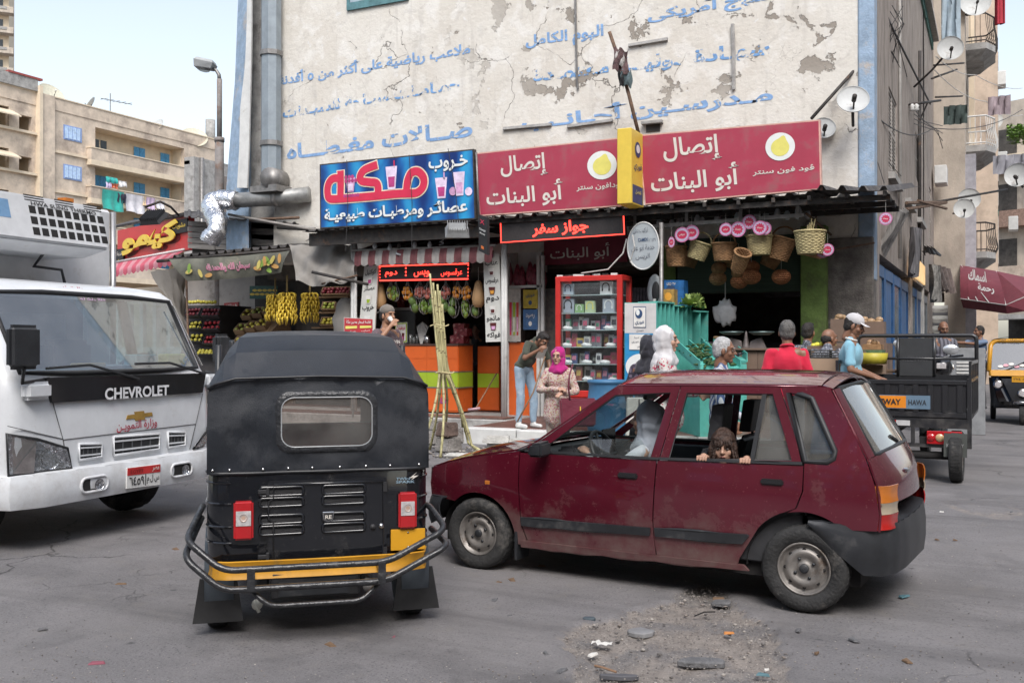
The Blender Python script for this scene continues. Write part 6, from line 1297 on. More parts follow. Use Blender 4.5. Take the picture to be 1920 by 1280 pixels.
wire([p+Vec((0,0,.2)),p+Vec((0,0,.6))],.01,cable_w,'bag_string','string holding the white plastic bags','string')
tb=thg('shop_counter','brown plywood counter in the dark vegetable shop','counter',tuple(G(1420,660,15.4)));br=M('brown_plywood',(.17,.115,.085),.8,n=.12,ns=3)
xa,xb,zt_=G(1378,655,15.4).x,G(1450,655,15.4).x,G(1410,656,15.4).z
MB().bx(xa,xa+(xb-xa)*.6-.003,15.4,15.44,KZ,zt_).bld_('panel',br,tb);MB().bx(xa+(xb-xa)*.6+.003,xb,15.4,15.44,KZ,zt_).bld_('panel',br,tb);MB().bx(xa-.4,xb+.1,15.35,16.1,zt_+.001,zt_+.03).bld_('top',br,tb)
scl=thg('balance_scale','old cast balance scale with two round pans on the counter','scale',tuple(G(1398,655,15.6)));iron=M('scale_iron',(.14,.12,.115),.6,.4,n=.2);pan=M('scale_pan',(.16,.22,.22),.4,.6,n=.3)
for px in(1372,1428):c=G(px,625,15.6);MB().lathe([(.001,-.03),(.12,-.025),(.19,.015),(.195,.03),(.18,.02),(.001,-.01)],22,T(*c)).bld_('pan',pan,scl);MB().tub([c+Vec((0,0,-.03)),c+Vec((0,0,-.2))],.012,6).bld_('pan_post',iron,scl)
c=G(1399,656,15.6);MB().lathe([(.001,0),(.11,0),(.05,.08),(.03,.2),(.015,.28),(.001,.3)],14,T(*c)).bld_('pillar',iron,scl)
for s_ in(-1,1):MB().hexa([c+Vec((s_*.05,-.05,.01)),c+Vec((s_*.32,-.05,.01)),c+Vec((s_*.32,.05,.01)),c+Vec((s_*.05,.05,.01))][::s_],[c+Vec((s_*.07,-.03,.14)),c+Vec((s_*.24,-.03,.20)),c+Vec((s_*.24,.03,.20)),c+Vec((s_*.07,.03,.14))][::s_]).bld_('foot_casting',iron,scl,bevel=.01)
rootm_=M('root_vegetable',(.22,.14,.07),.85,n=.3,ns=8)
hp_=thg('root_heap','heap of brown roots beside the scale in the dark shop','root vegetables',tuple(G(1352,648,15.7)))
me=mesh(MB().tub([(0,0,0),(.1,.01,.01),(.26,0,0)],[.03,.035,.01],7),rootm_)
for i in range(22):p=G(1345+U(-8,16),650-U(0,18),15.7+U(-.1,.2));inst(me,'root',hp_,T(*p)@RZ(U(-.5,.5))@RY(U(-.1,.4)))
for i in range(9):
 p=G(1385+i*14,640-34*(i%3),18.6);o=MB().box(0,0,.12,U(.3,.45),.4,U(.22,.3)).bld_('stacked_crate',[bcr,card,wood_c][i%3],None,bevel=.01);o.location=(p.x,18.5+.2*(i%2),KZ+.02+.32*(i%3));tag(o,'dim crate stacked deep inside the vegetable shop','crate','crates in the dark shop')
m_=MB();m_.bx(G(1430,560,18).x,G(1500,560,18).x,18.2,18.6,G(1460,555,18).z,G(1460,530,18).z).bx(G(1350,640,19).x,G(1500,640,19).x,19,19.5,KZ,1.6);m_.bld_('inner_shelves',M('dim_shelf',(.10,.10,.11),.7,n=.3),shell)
# right-hand crates on tables
def tray(px0,py0,px1,py1,W1,h,lab,mat,fm=None,rr=.04,cat='crate',grp='crates before the vegetable shop',fill=True,dep=.5,slats=False):
 A,B=G(px0,py1,W1),G(px1,py1,W1);t=thg('produce_crate',lab,cat,((A.x+B.x)/2,W1,A.z),0,grp);z0,z1=A.z,G(px0,py0,W1).z;y0,y1=W1,W1+dep;th=.02
 if slats:
  n_=4
  for k in range(n_):
   a=z0+(z1-z0)*k/n_+.008;b=z0+(z1-z0)*(k+1)/n_-.008;MB().bx(A.x,B.x,y0,y0+th,a,b).bx(A.x,B.x,y1-th,y1,a,b).bx(A.x,A.x+th,y0+th,y1-th,a,b).bx(B.x-th,B.x,y0+th,y1-th,a,b).bld_('slat',mat,t)
  MB().bx(A.x+th,A.x+th+.03,y0+th,y0+th+.03,z0,z1).bx(B.x-th-.03,B.x-th,y0+th,y0+th+.03,z0,z1).bld_('corner_post',mat,t)
 else:MB().bx(A.x,B.x,y0,y0+th,z0,z1).bx(A.x,B.x,y1-th,y1,z0,z1).bx(A.x,A.x+th,y0+th,y1-th,z0,z1).bx(B.x-th,B.x,y0+th,y1-th,z0,z1).bld_('side',mat,t)
 MB().bx(A.x+th,B.x-th,y0+th,y1-th,z0+.002,z0+.02).bld_('bottom',mat,t)
 if fm:
  nx=max(2,int((B.x-A.x-.06)/(rr*2)));ny=max(2,int((dep-.06)/(rr*2)))
  for i in range(nx):
   for j in range(ny):inst(fm,'produce',t,T(A.x+.04+rr+i*(B.x-A.x-.08-2*rr)/max(1,nx-1)+U(-.01,.01),y0+.04+rr+j*rr*2,z1-.01+U(-.02,.03)+rr*.4*((i+j)%2))@RX(U(0,6)))
 return t
lem=fruit_me(.04,(.68,.62,.06),'lemon_skin',(1,.9,.9));pot=fruit_me(.05,(.34,.22,.12),'potato_skin',(1.2,1,.9));on_=fruit_me(.045,(.40,.24,.12),'onion_skin');rad=fruit_me(.03,(.5,.04,.06),'radish_skin')
tray(1518,672,1572,702,12.9,.3,'plain brown cardboard box just right of the man in red',card,cat='box');tray(1450,674,1518,702,12.95,.3,'plain brown cardboard box directly behind the man in red',card,cat='box')
tray(1512,655,1562,673,13.1,.2,'black plastic crate on the cardboard box near the lemons',bcr,None,slats=True)
tray(1513,648,1566,655,13.9,.1,'shallow tray of yellow lemons in front of the patterned shirt',br,lem,.04)
tray(1557,598,1586,640,15.2,.3,'tall brown wooden crate of potatoes beside the green pillar',br,pot,.05);
tray(1607,603,1658,650,15.4,.3,'wide brown wooden crate standing behind the man in the cap',br,pot,.05,dep=.3)
tray(1617,645,1652,655,14.0,.1,'wicker tray of onions and radishes behind the tricycle',bas[0],on_,.045,cat='tray',dep=.35);tray(1618,656,1653,664,13.8,.1,'small tray of leafy greens on a box by the tricycle',M('tray_green',(.10,.17,.08),.8,n=.4,ns=9),None,cat='tray');cyl_thing('yellow_tub','yellow plastic tub of produce under the greens tray','tub',1636,682,13.6,.17,.14,M('tub_yellow',(.45,.38,.04),.5),.19)
tray(1617,684,1655,700,13.7,.2,'cardboard box under the yellow tub by the blue doors',card,cat='box');tray(1655,693,1685,699,14.2,.1,'low wooden slat crate beside the blue doors',wood_c,None,slats=True,dep=.4)
tt=thg('produce_table','rough wooden table under the produce crates before the green pillar','table',tuple(G(1560,700,14.6)))
a,b=G(1450,690,13.0),G(1660,690,14.3);zt_=G(1540,704,12.9).z-.01
MB().bx(a.x,G(1600,690,13).x,12.85,14.3,zt_-.04,zt_).bld_('tabletop',wood_c,tt)
for x in(a.x+.1,G(1590,690,13).x):
 for y in(12.95,14.2):MB().bx(x,x+.06,y,y+.06,0,zt_-.04).bld_('leg',wood_c,tt)
a=G(1555,642,15.2);MB().bx(a.x,G(1665,642,15.2).x,15.1,15.9,KZ,a.z-.01).bld_('produce_plinth',br,tt)
a,b=G(1510,656,13.9),G(1656,690,13.9);MB().bx(a.x,b.x-.2,13.75,14.25,.0,G(1540,657,13.9).z-.005).bld_('rear_shelf',br,tt)
# ================= VEHICLE HELPERS =================
rubber=M('tyre_rubber',(.028,.028,.028),.85,n=.3,ns=9,bump=.4,bs=60,dirt=((.13,.12,.11),.35,5));dark_pl=M('black_plastic',(.026,.028,.032),.42,n=.25,ns=5,dirt=((.085,.082,.08),.25,5));under=M('dark_underbody',(.015,.014,.014),.9)
rim_m=M('dull_steel_rim',(.30,.28,.26),.5,.7,n=.25,ns=6,dirt=((.12,.085,.06),.35,8));chrome=M('worn_chrome',(.6,.6,.6),.15,1.,n=.05)
def wheel(parent,x,y,r,w,steel_rim=True,hub=.62,name='wheel',side=1,rim=None,holes=8):
 mm=T(x,y,r)@RX(R(-90*side));prof=[(r*hub,-w*.5),(r*.80,-w*.52),(r*.93,-w*.5),(r*.985,-w*.38),(r,-w*.2),(r,w*.2),(r*.985,w*.38),(r*.93,w*.5),(r*.80,w*.52),(r*.66,w*.46),(r*hub,w*.40),(r*hub,-w*.5)]
 wh=MB().lathe(prof,40,mm)
 for k in range(44):
  a=2*PI*k/44;p=Vec((r*.995*math.cos(a),r*.995*math.sin(a),0));wh.box(0,0,0,r*.02,r*.085,w*.66,mm@T(*p)@RZ(a)@RX(.18 if k%2 else-.18))
 wh=wh.bld_('tyre',rubber,parent,lo_=1)
 rm=MB().lathe([(r*hub,w*.40),(r*(hub-.02),w*.44),(r*(hub-.05),w*.40),(r*(hub-.07),w*.22),(r*.49,w*.20),(r*.42,w*.34),(r*.34,w*.36),(r*.28,w*.27),(r*.17,w*.26),(r*.15,w*.30),(.001,w*.31)],40,mm).bld_('rim',rim or rim_m,wh,lo_=1)
 m_=MB()
 for k in range(holes):
  a=2*PI*k/holes;m_.lathe([(.001,0),(r*.043,0),(r*.043,-.004)],10,mm@T(r*.445*math.cos(a),r*.445*math.sin(a),w*.31))
 m_.bld_('rim_holes',under,rm.parent if False else wh,lo_=1)
 m_=MB()
 for k in range(4):a=2*PI*k/4+.5;m_.cyl((r*.24*math.cos(a),r*.24*math.sin(a),w*.25),(r*.24*math.cos(a),r*.24*math.sin(a),w*.33),r*.04,n=6,m=mm)
 m_.lathe([(r*.11,w*.28),(r*.11,w*.38),(r*.08,w*.41),(.001,w*.41)],16,mm);m_.bld_('hub',dark_pl,wh,lo_=1)
 return wh
def car_paint(name,col,dustz=(.62,.18),dust=(.20,.165,.14),rough=.28,coat=.5,amt=1.,allover=.12,metal=.0):
 def f(k,b,out):
  m2=k.m(k.op('MULTIPLY_ADD',k.m(k.nd('SeparateXYZ',_0=k.vec).outputs[2],*dustz),.42*amt,k.n(6,9,ro=.66)),.58,1.0,0,.9)
  a2=k.op('MINIMUM',k.op('ADD',m2,k.m(k.n(45,3),.62,.75,0,.28)),1.);a3=k.op('MINIMUM',k.op('ADD',a2,allover),1.)
  k.put(b,'Base Color',k.x(a3,out,tuple(dust)));k.put(b,'Roughness',k.m(a3,0.,1.,rough,.85));k.put(b,'Coat Weight',k.m(a2,0.,1.,coat,0.))
 return M(name,col,rough,metal,n=.08,ns=2,custom=f)
def rrect(x0,x1,z0,z1,r,n=4):
 o_=[]
 for cx,cz,a0 in((x1-r,z0+r,-PI/2),(x1-r,z1-r,0),(x0+r,z1-r,PI/2),(x0+r,z0+r,PI)):
  for k in range(n+1):a=a0+PI/2*k/n;o_.append((cx+r*math.cos(a),cz+r*math.sin(a)))
 return o_
def placed(name,label,cat,xD,fwd_,group=None):
 X,Y=g(*xD);return thg(name,label,cat,(X,Y,0),math.atan2(fwd_[1],fwd_[0])+R(YAW),group)
# ================= MAROON HATCHBACK =================
cd=(-.8407,.5416);car=placed('hatchback_car','dusty maroon five-door hatchback with open side windows crossing the road','car',(2.045,6.40),(-.866,.5))
cA,cB=(1.712,5.83),(-.166,7.04)
def CX(px,py):return onplane(cA,cB,px,py)
maroon=car_paint('maroon_car_paint',(.125,.010,.024),coat=1.,rough=.2,dust=(.20,.145,.13),amt=.85,allover=.0,metal=.35);cabin=M('dark_cabin_trim',(.035,.036,.04),.75,n=.2,ns=6);trim_b=M('black_window_trim',(.02,.021,.023),.5,n=.2)
cglass=glass('car_glass',(.78,.84,.82),1.1,.05,(.42,.42,.40));cglass2=glass('dusty_car_glass',(.45,.52,.50),1.6,.22,(.40,.40,.38))
def hw(x,z):
 w=.70
 if x>2.15:w-=.11*((x-2.15)/.55)**2
 if x<-.25:w-=.09*((-.25-x)/.35)**2
 if z>.80:w-=.012+(z-.80)*.27
 elif z>.62:w-=.012*(z-.62)/.18
 else:w-=.045*((.62-z)/.45)**2
 return w
def side(s):return lambda x,z:(x,s*hw(x,z),z)
def arch(cx,cz,r,a0,a1,n=14):return[(cx+r*math.cos(R(a0+(a1-a0)*k/n)),cz+r*math.sin(R(a0+(a1-a0)*k/n)))for k in range(n+1)]
gx_=.004
fender=[(2.665,.665),(2.52,.71),(2.335,.757),(2.1,.80),(1.905,.832),(1.905,.62),(1.893,.34),(1.85,.20),(1.92,.20)]+arch(2.234,.24,.292,187,47)+[(2.52,.46),(2.68,.475),(2.69,.56)]
door1=[(1.897,.822),(1.897,.62),(1.885,.34),(1.842,.222),(.925,.235),(.938,.45),(.915,.826)]
door2=[(.907,.826),(.930,.45),(.917,.235),(.40,.225),(.385,.27)]+arch(.0,.245,.345,40,72,6)[::1]+[(.045,.60),(.008,.70),(.004,.845)]
quarter=[(-.002,.86),(.0,.70),(.037,.60)]+arch(.0,.245,.338,74,122,8)+[(-.20,.50),(-.405,.505),(-.415,.60),(-.392,.76),(-.34,.90),(-.27,1.04),(-.12,1.30),(.168,1.30)]
qwin=[(.118,1.262),(.04,1.256),(-.02,1.235),(-.172,.935),(-.165,.895),(-.13,.873),(.0,.868)]
for s_ in(1,-1):
 sf=side(s_)
 def pn(nm,ol,holes=(),st=.085,so=.012,mt=maroon,par=car,sf=sf):
  m_=MB();m_.panel(ol if s_>0 else ol,sf,holes,st);return m_.bld_(nm,mt,par,lo_=1,solid=-so*0+so,props=None)
 fd=pn('front_wing',fender);d1=pn('front_door',door1);d2=pn('rear_door',door2);qp=pn('rear_quarter',quarter,[qwin])
 f1=[(1.86,.832),(1.80,.868),(1.225,1.277),(.802,1.288),(.900,.828)];h1_=[(1.755,.832),(1.245,1.222),(.862,1.247),(.955,.836)]
 pn('window_frame',f1,[h1_],.07,par=d1);f2=[(.892,.830),(.796,1.288),(.172,1.294),(.008,.862)];h2_=[(.836,.838),(.756,1.247),(.212,1.254),(.072,.870)];pn('window_frame',f2,[h2_],.07,par=d2)
 for hh,par in((h1_,d1),(h2_,d2)):MB().tub([(x,s_*(hw(x,z)+.001),z)for x,z in hh],.009,6,cl_=1).bld_('window_seal',trim_b,par,lo_=1)
 pn('rail',[(.90,.826),(1.86,.828),(1.86,.842),(.90,.842)],(),.1,.02,trim_b,d1);pn('rail',[(.01,.848),(.90,.830),(.90,.844),(.01,.866)],(),.1,.02,trim_b,d2)
 dv=[CX(1409,863),CX(1418,863),CX(1430,742),CX(1421,742)];pn('divider',[(.322,.852),(.296,.852),(.250,1.25),(.276,1.25)],(),.1,.015,trim_b,d2)
 sfi=lambda x,z,s_=s_:(x,s_*(hw(x,z)-.012),z)
 MB().panel([(.30,.86),(.255,1.25),(.205,1.25),(.075,.87)],sfi,(),.1).bld_('fixed_glass',cglass2,d2,lo_=1)
 MB().panel(qwin,sfi,(),.1).bld_('quarter_glass',cglass2,qp,lo_=1)
 MB().tub([(x,s_*(hw(x,z)+.003),z)for x,z in qwin],.020,6,cl_=1).bld_('quarter_seal',trim_b,qp,lo_=1)
 if s_>0:MB().panel([(1.66,.70),(1.42,.93),(1.05,.95),(.95,.83),(.95,.70)],lambda x,z:(x,hw(x,z)-.03,z),(),.12).bld_('lowered_glass',cglass,d1,lo_=1)
 else:MB().panel(h1_,sfi,(),.1).bld_('window_glass',cglass,d1,lo_=1)
 pn('sill',[(1.90,.232),(1.90,.185),(.33,.20),(.36,.232)],(),.12,.02,maroon)
 out=lambda x,z,s_=s_:(x,s_*(hw(x,z)+.014),z)
 for ol,par in(([(1.880,.335),(.955,.355),(.950,.372),(.950,.405),(1.885,.392)],d1),([(.915,.355),(.36,.362),(.318,.415),(.33,.422),(.922,.408)],d2)):MB().panel(ol,out,(),.12).bld_('side_moulding',dark_pl,par,lo_=1,solid=.014)
 for a,b,par in((2.66,1.91,fd),(1.89,.93,d1),(.90,.012,d2),(-.01,-.39,qp)):
  k=6;MB().tub([(a+(b-a)*i/k,s_*(hw(a+(b-a)*i/k,.70)+.0),.695-.02*(a+(b-a)*i/k)/2.6)for i in range(k+1)],.0055,5).bld_('crease_line',maroon,par,lo_=1)
 for(px,py),par in(((1188,888),d1),((1451,901),d2)):
  x,z=CX(px,py);y=s_*hw(x,z);h_=MB().box(x,y+s_*.014,z,.135,.026,.036).bld_('door_handle',M('handle_black',(.02,.02,.022),.35),par,lo_=1,bevel=.008,seg=2)
  MB().box(x,y+s_*.001,z-.016,.15,.006,.075).bld_('handle_recess',maroon,par,lo_=1,bevel=.002)
 x,z=CX(1201,911);MB().cyl((x,s_*(hw(x,z)-.002),z),(x,s_*(hw(x,z)+.008),z),.015,n=14).bld_('key_lock',chrome,d1,lo_=1)
 x,z=CX(935,899);MB().box(x,s_*(hw(x,z)+.006),z,.045,.014,.032).bld_('side_indicator',M('amber_lens',(.48,.15,.02),.25,n=.1,coat=.5),fd,lo_=1,bevel=.005)
 for cx,r_ in((2.234,.31),(.0,.35)):MB().grid(lambda u,v,cx=cx,r_=r_,s_=s_:(cx-r_*math.cos(PI*v),s_*(.40+.26*u),.23+r_*.93*math.sin(PI*v)),2,18).add([(cx-r_*math.cos(PI*k/18),s_*.42,.23+r_*.93*math.sin(PI*k/18))for k in range(19)],[tuple(range(19))]).bld_('wheel_well',under,car,lo_=1)
 MB().hexa([(1.93,s_*.52,.09),(1.95,s_*.52,.09),(1.95,s_*.68,.09),(1.93,s_*.68,.09)],[(1.90,s_*.50,.34),(1.92,s_*.50,.34),(1.94,s_*.69,.36),(1.92,s_*.69,.36)]).bld_('mud_flap',dark_pl,car,lo_=1)
x,z=CX(1585,918);m_=MB().tub([(a,hw(a,b)+.001,b)for a,b in rrect(x-.058,x+.058,z-.062,z+.058,.02)],.0025,4,cl_=1).bld_('fuel_flap',maroon,car,lo_=1);x,z=CX(1601,913);MB().cyl((x,hw(x,z)-.002,z),(x,hw(x,z)+.01,z),.015,n=14).bld_('fuel_lock',chrome,m_,lo_=1)
def loft(path,crown,ny=12,part=None,y0=-1,y1=1,off=0.):
 """skin across the car between two (x, z) profile stations"""
 P_=[Vec(p)for p in path]
 def fn(u,v):
  k=u*(len(P_)-1);i=min(int(k),len(P_)-2);f=k-i;p=P_[i].lerp(P_[i+1],f);c=crown[i]+(crown[i+1]-crown[i])*f;d=(P_[i+1]-P_[i]).normalized();n=Vec((d.y,-d.x));n=n if True else-n
  if n.y<0 or(abs(n.y)<.2 and n.x>0 and p.x<1):n=-n if n.y<0 else n
  t_=y0+(y1-y0)*v;q=p+n*(c*(1-t_*t_)+off);return(q.x,t_*hw(p.x,p.y)*(1-.0*abs(t_)),q.y)
 return fn
def skin(nm,path,crown,mt=maroon,nu=12,ny=14,y0=-1,y1=1,off=0.,solid=.012,par=None):m_=MB();m_.grid(loft(path,crown,ny,None,y0,y1,off),nu,ny);return m_.bld_(nm,mt,par or car,lo_=1,solid=solid)
skin('bonnet',[(2.665,.668),(2.52,.713),(2.335,.760),(2.1,.803),(1.93,.832)],[.015,.045,.05,.045,.04]);skin('cowl',[(1.925,.830),(1.86,.838)],[.038,.045],trim_b)
skin('windscreen',[(1.86,.842),(1.225,1.278)],[.05,.065],glass('windscreen_glass',(.6,.68,.66),1.2,.16,(.5,.5,.48)),y0=-.95,y1=.95,solid=0)
skin('windscreen_seal',[(1.885,.835),(1.845,.850)],[.05,.052],trim_b);skin('pillar',[(1.87,.838),(1.225,1.280)],[.05,.065],maroon,y0=.94,y1=1.0);skin('pillar',[(1.87,.838),(1.225,1.280)],[.05,.065],maroon,y0=-1.0,y1=-.94)
rf_=skin('roof',[(1.232,1.272),(1.16,1.292),(.8,1.298),(.4,1.302),(.05,1.304),(-.07,1.302)],[.062,.072,.078,.078,.072,.066],nu=18)
for s_ in(1,-1):MB().tub([(x,s_*(hw(x,1.295)+.004),z)for x,z in((1.86,.852),(1.54,1.068),(1.225,1.284),(.8,1.297),(.3,1.302),(-.05,1.303))],.009,6).bld_('gutter',trim_b if False else maroon,rf_,lo_=1)
ht=skin('tailgate',[(-.075,1.301),(-.135,1.285)],[.065,.062],nu=3)
skin('tailgate_frame',[(-.135,1.285),(-.27,1.04),(-.345,.90)],[.06,.072,.075],y0=.86,y1=1,par=ht);skin('tailgate_frame',[(-.135,1.285),(-.27,1.04),(-.345,.90)],[.06,.072,.075],y0=-1,y1=-.86,par=ht);skin('tailgate_skin',[(-.345,.90),(-.395,.77),(-.418,.60),(-.41,.50)],[.075,.092,.092,.085],par=ht)
skin('rear_glass',[(-.138,1.28),(-.27,1.035),(-.342,.905)],[.062,.073,.077],glass('rear_glass_mat',(.5,.56,.54),1.9,.22,(.45,.45,.42)),y0=-.86,y1=.86,solid=0,par=ht)
fn=loft([(-.135,1.285),(-.27,1.04),(-.345,.90)],[.062,.075,.079]);MB().tub([fn(0,.08),fn(.5,.075),fn(.97,.08),fn(1,.12),fn(1,.5),fn(1,.88),fn(.97,.92),fn(.5,.925),fn(0,.92),fn(0,.5)],.016,6,cl_=1).bld_('rear_glass_seal',trim_b,ht,lo_=1)
MB().tub([fn(.93,.5),fn(.80,.58)],.012,6).bld_('wiper',trim_b,ht,lo_=1);MB().box(-.485,.16,.80,.03,.10,.03).bld_('tailgate_handle',chrome,ht,lo_=1,bevel=.006)
def wrap(path,zb,zt,bulge=.02,nz=6,off=0.):
 P_=[Vec(p)for p in path];n=len(P_)-1
 def fn(u,v):
  k=u*n;i=min(int(k),n-1);f=k-i;p=P_[i].lerp(P_[i+1],f);d=(P_[min(i+1,n)]-P_[i]).normalized();nn=Vec((-d.y,d.x));b0=zb[i]+(zb[i+1]-zb[i])*f;t0=zt[i]+(zt[i+1]-zt[i])*f
  q=p+nn*(bulge*min(1,3.2*min(v,1-v))+off);return(q.x,q.y,b0+(t0-b0)*v)
 return fn
bp2=[(-.03,.705),(-.20,.706),(-.33,.685),(-.425,.625),(-.475,.53),(-.50,.38),(-.515,0),(-.50,-.38),(-.475,-.53),(-.425,-.625),(-.33,-.685),(-.20,-.706),(-.03,-.705)]
zb_=[.515,.36,.25,.245,.25,.255,.26,.23,.225,.225,.24,.36,.515];zt2=[.53,.525,.52,.525,.53,.535,.535,.535,.53,.525,.52,.525,.53]
m_=MB();wf=wrap(bp2[::-1],zb_[::-1],zt2[::-1],.012);m_.grid(lambda u,v:wf(u,v),48,6);m_.add([wf(u/24,1)for u in range(25)]+[(-.30,wf(u/24,1)[1]*.9,.545)for u in range(25)],[(i,i+1,26+i,25+i)for i in range(24)],0,True);m_.bld_('rear_bumper',dark_pl,car,lo_=1,solid=.01)
fp2=[(2.54,.68),(2.66,.63),(2.735,.50),(2.765,.25),(2.775,0),(2.765,-.25),(2.735,-.50),(2.66,-.63),(2.54,-.68)];n_=len(fp2);m_=MB();wf=wrap(fp2,[.33,.27,.26,.255,.255,.255,.26,.27,.33],[.465]*9,.02);m_.grid(lambda u,v:wf(u,v),30,6);m_.add([wf(u/16,1)for u in range(17)]+[(2.45,wf(u/16,1)[1]*.9,.48)for u in range(17)],[(i,i+1,18+i,17+i)for i in range(16)],0,True);m_.bld_('front_bumper',dark_pl,car,lo_=1,solid=.01)
MB().grid(wrap([(2.69,.58),(2.72,.3),(2.73,0),(2.72,-.3),(2.69,-.58)],[.47]*5,[.665,.672,.675,.672,.665],.005),16,4).bld_('grille',trim_b,car,lo_=1,solid=.01)
for s_ in(1,-1):
 MB().hexa([(2.64,s_*.61,.50),(2.70,s_*.58,.50),(2.72,s_*.36,.50),(2.64,s_*.36,.50)],[(2.62,s_*.62,.655),(2.68,s_*.585,.655),(2.70,s_*.36,.655),(2.62,s_*.36,.655)]).bld_('headlight',glass('headlight_glass',(.7,.75,.78),1.5,.3),car,lo_=1)
 tl_=[(-.378,.676),(-.43,.660),(-.462,.61),(-.485,.50)];ps=tl_ if s_<0 else tl_
 for k,(z0,z1,mt)in enumerate(((.66,.755,M('amber_lens')),(.595,.658,M('clear_lens',(.38,.32,.24),.25,coat=.5)),(.508,.593,M('red_lens',(.40,.015,.012),.22,n=.1,coat=.6)))):w_=wrap([(x,y*s_)for x,y in ps],[z0]*4,[z1]*4,.006,off=(-.006 if s_>0 else.006));tlo=MB().grid(w_,10,3).bld_(['tail_light','reversing_light','brake_light'][k],mt,car,lo_=1,solid=.006)
 for x in(2.234,0):wheel(car,x,s_*.635,.245 if x else.25,.155,side=s_)
MB().bx(-.30,2.55,-.60,.60,.16,.26).bx(2.0,2.55,-.58,.58,.26,.60).bx(-.40,-.05,-.60,.60,.26,.55).bld_('floor_pan',under,car,lo_=1);MB().bx(1.95,2.0,-.62,.62,.2,.80).bld_('bulkhead',cabin,car,lo_=1)
for s_ in(1,-1):MB().bx(.93,1.88,s_*.60,s_*.645,.25,.80).bx(.02,.90,s_*.60,s_*.645,.25,.81).bx(-.38,.0,s_*.585,s_*.625,.45,.86).bld_('door_card',cabin,car,lo_=1,bevel=.01)
dsh=MB().hexa([(1.55,-.60,.62),(1.93,-.60,.62),(1.93,.60,.62),(1.55,.60,.62)],[(1.62,-.60,.82),(1.93,-.60,.83),(1.93,.60,.83),(1.62,.60,.82)]).hexa([(1.50,.15,.68),(1.7,.15,.68),(1.7,.55,.68),(1.50,.55,.68)],[(1.58,.17,.87),(1.7,.17,.86),(1.7,.53,.86),(1.58,.53,.87)]).bld_('dashboard',cabin,car,lo_=1,bevel=.02,seg=2)
sc_=Vec((1.42,.34,.80));tlt=T(*sc_)@RY(R(-62));sw=MB().tub([(.175*math.cos(a),.175*math.sin(a),0)for a in np.linspace(0,2*PI,33)[:-1]],.014,8,tlt,cl_=1).tub([(-.165,0,0),(0,0,-.03),(.165,0,0)],.014,6,tlt).tub([(0,0,-.03),(0,-.16,0)],.014,6,tlt).lathe([(.001,.0),(.045,-.005),(.05,-.03),(.001,-.04)],14,tlt).tub([(0,0,-.03),(-.02,0,-.30)],.02,6,tlt).bld_('steering_wheel',trim_b,car,lo_=1)
seat_m=M('black_seat_cover',(.025,.026,.03),.6,n=.2,ns=6,bump=.3)
for s_ in(1,-1):
 y=s_*.33;st_=MB().hexa([(.78,y-.24,.30),(1.28,y-.24,.30),(1.28,y+.24,.30),(.78,y+.24,.30)],[(.80,y-.24,.46),(1.30,y-.24,.48),(1.30,y+.24,.48),(.80,y+.24,.46)]).bld_('front_seat',seat_m,car,lo_=1,bevel=.04,seg=3)
 MB().hexa([(.74,y-.23,.42),(.86,y-.23,.42),(.86,y+.23,.42),(.74,y+.23,.42)],[(.58,y-.19,.93),(.67,y-.19,.93),(.67,y+.19,.93),(.58,y+.19,.93)]).bld_('seat_back',seat_m,st_,lo_=1,bevel=.04,seg=3)
 MB().hexa([(.59,y-.11,.95),(.67,y-.11,.95),(.67,y+.11,.95),(.59,y+.11,.95)],[(.56,y-.10,1.17),(.64,y-.10,1.17),(.64,y+.10,1.17),(.56,y+.10,1.17)]).tub([(.62,y-.05,.92),(.62,y-.05,.97)],.01,6).bld_('headrest',seat_m,st_,lo_=1,bevel=.035,seg=3)
MB().bx(-.05,.42,-.56,.56,.30,.48).hexa([(-.12,-.56,.44),(.02,-.56,.44),(.02,.56,.44),(-.12,.56,.44)],[(-.22,-.54,.82),(-.12,-.54,.82),(-.12,.54,.82),(-.22,.54,.82)]).bld_('rear_seat',seat_m,car,lo_=1,bevel=.03,seg=2)
# mirror, hanging charm
x,z=CX(1042,836);MB().hexa([(x-.05,.74,z-.045),(x+.04,.74,z-.05),(x+.05,.90,z-.045),(x-.06,.90,z-.045)],[(x-.05,.74,z+.055),(x+.03,.74,z+.05),(x+.03,.90,z+.04),(x-.06,.90,z+.05)]).bld_('door_mirror',dark_pl,car,lo_=1,bevel=.015,seg=2)
MB().tub([(x-.0,.67,z-.03),(x,.76,z-.02)],.02,6).bld_('mirror_stalk',dark_pl,car,lo_=1)
MB().hexa([(x-.05,-.74,z-.045),(x+.04,-.74,z-.05),(x+.05,-.90,z-.045),(x-.06,-.90,z-.045)],[(x-.05,-.74,z+.055),(x+.03,-.74,z+.05),(x+.03,-.90,z+.04),(x-.06,-.90,z+.05)]).bld_('door_mirror',dark_pl,car,lo_=1,bevel=.015,seg=2)
MB().box(1.24,0,1.20,.03,.2,.06).bld_('rear_view_mirror',trim_b,car,lo_=1,bevel=.01)
chm=MB().tub([(1.30,.05,1.17),(1.30,.065,.98)],.005,4).tub([(1.30,.05,1.17),(1.30,.035,.98)],.005,4).bld_('charm_cord',cable_w,car,lo_=1);MB().box(1.30,.05,.955,.03,.06,.06).box(1.30,.05,.91,.025,.03,.05).bld_('charm',M('amber_bead',(.35,.17,.04),.4),car,lo_=1,bevel=.008)
MB().box(1.58,-.05,.88,.01,.22,.13).bld_('tablet_screen',M('screen_black',(.01,.01,.012),.1),dsh,lo_=1)
MB().tub([(-.4,.25,.21),(.6,.25,.19),(1.6,.2,.19)],.03,8).bx(.5,1.4,-.4,.1,.13,.18).bld_('exhaust_pipe',under,car,lo_=1)
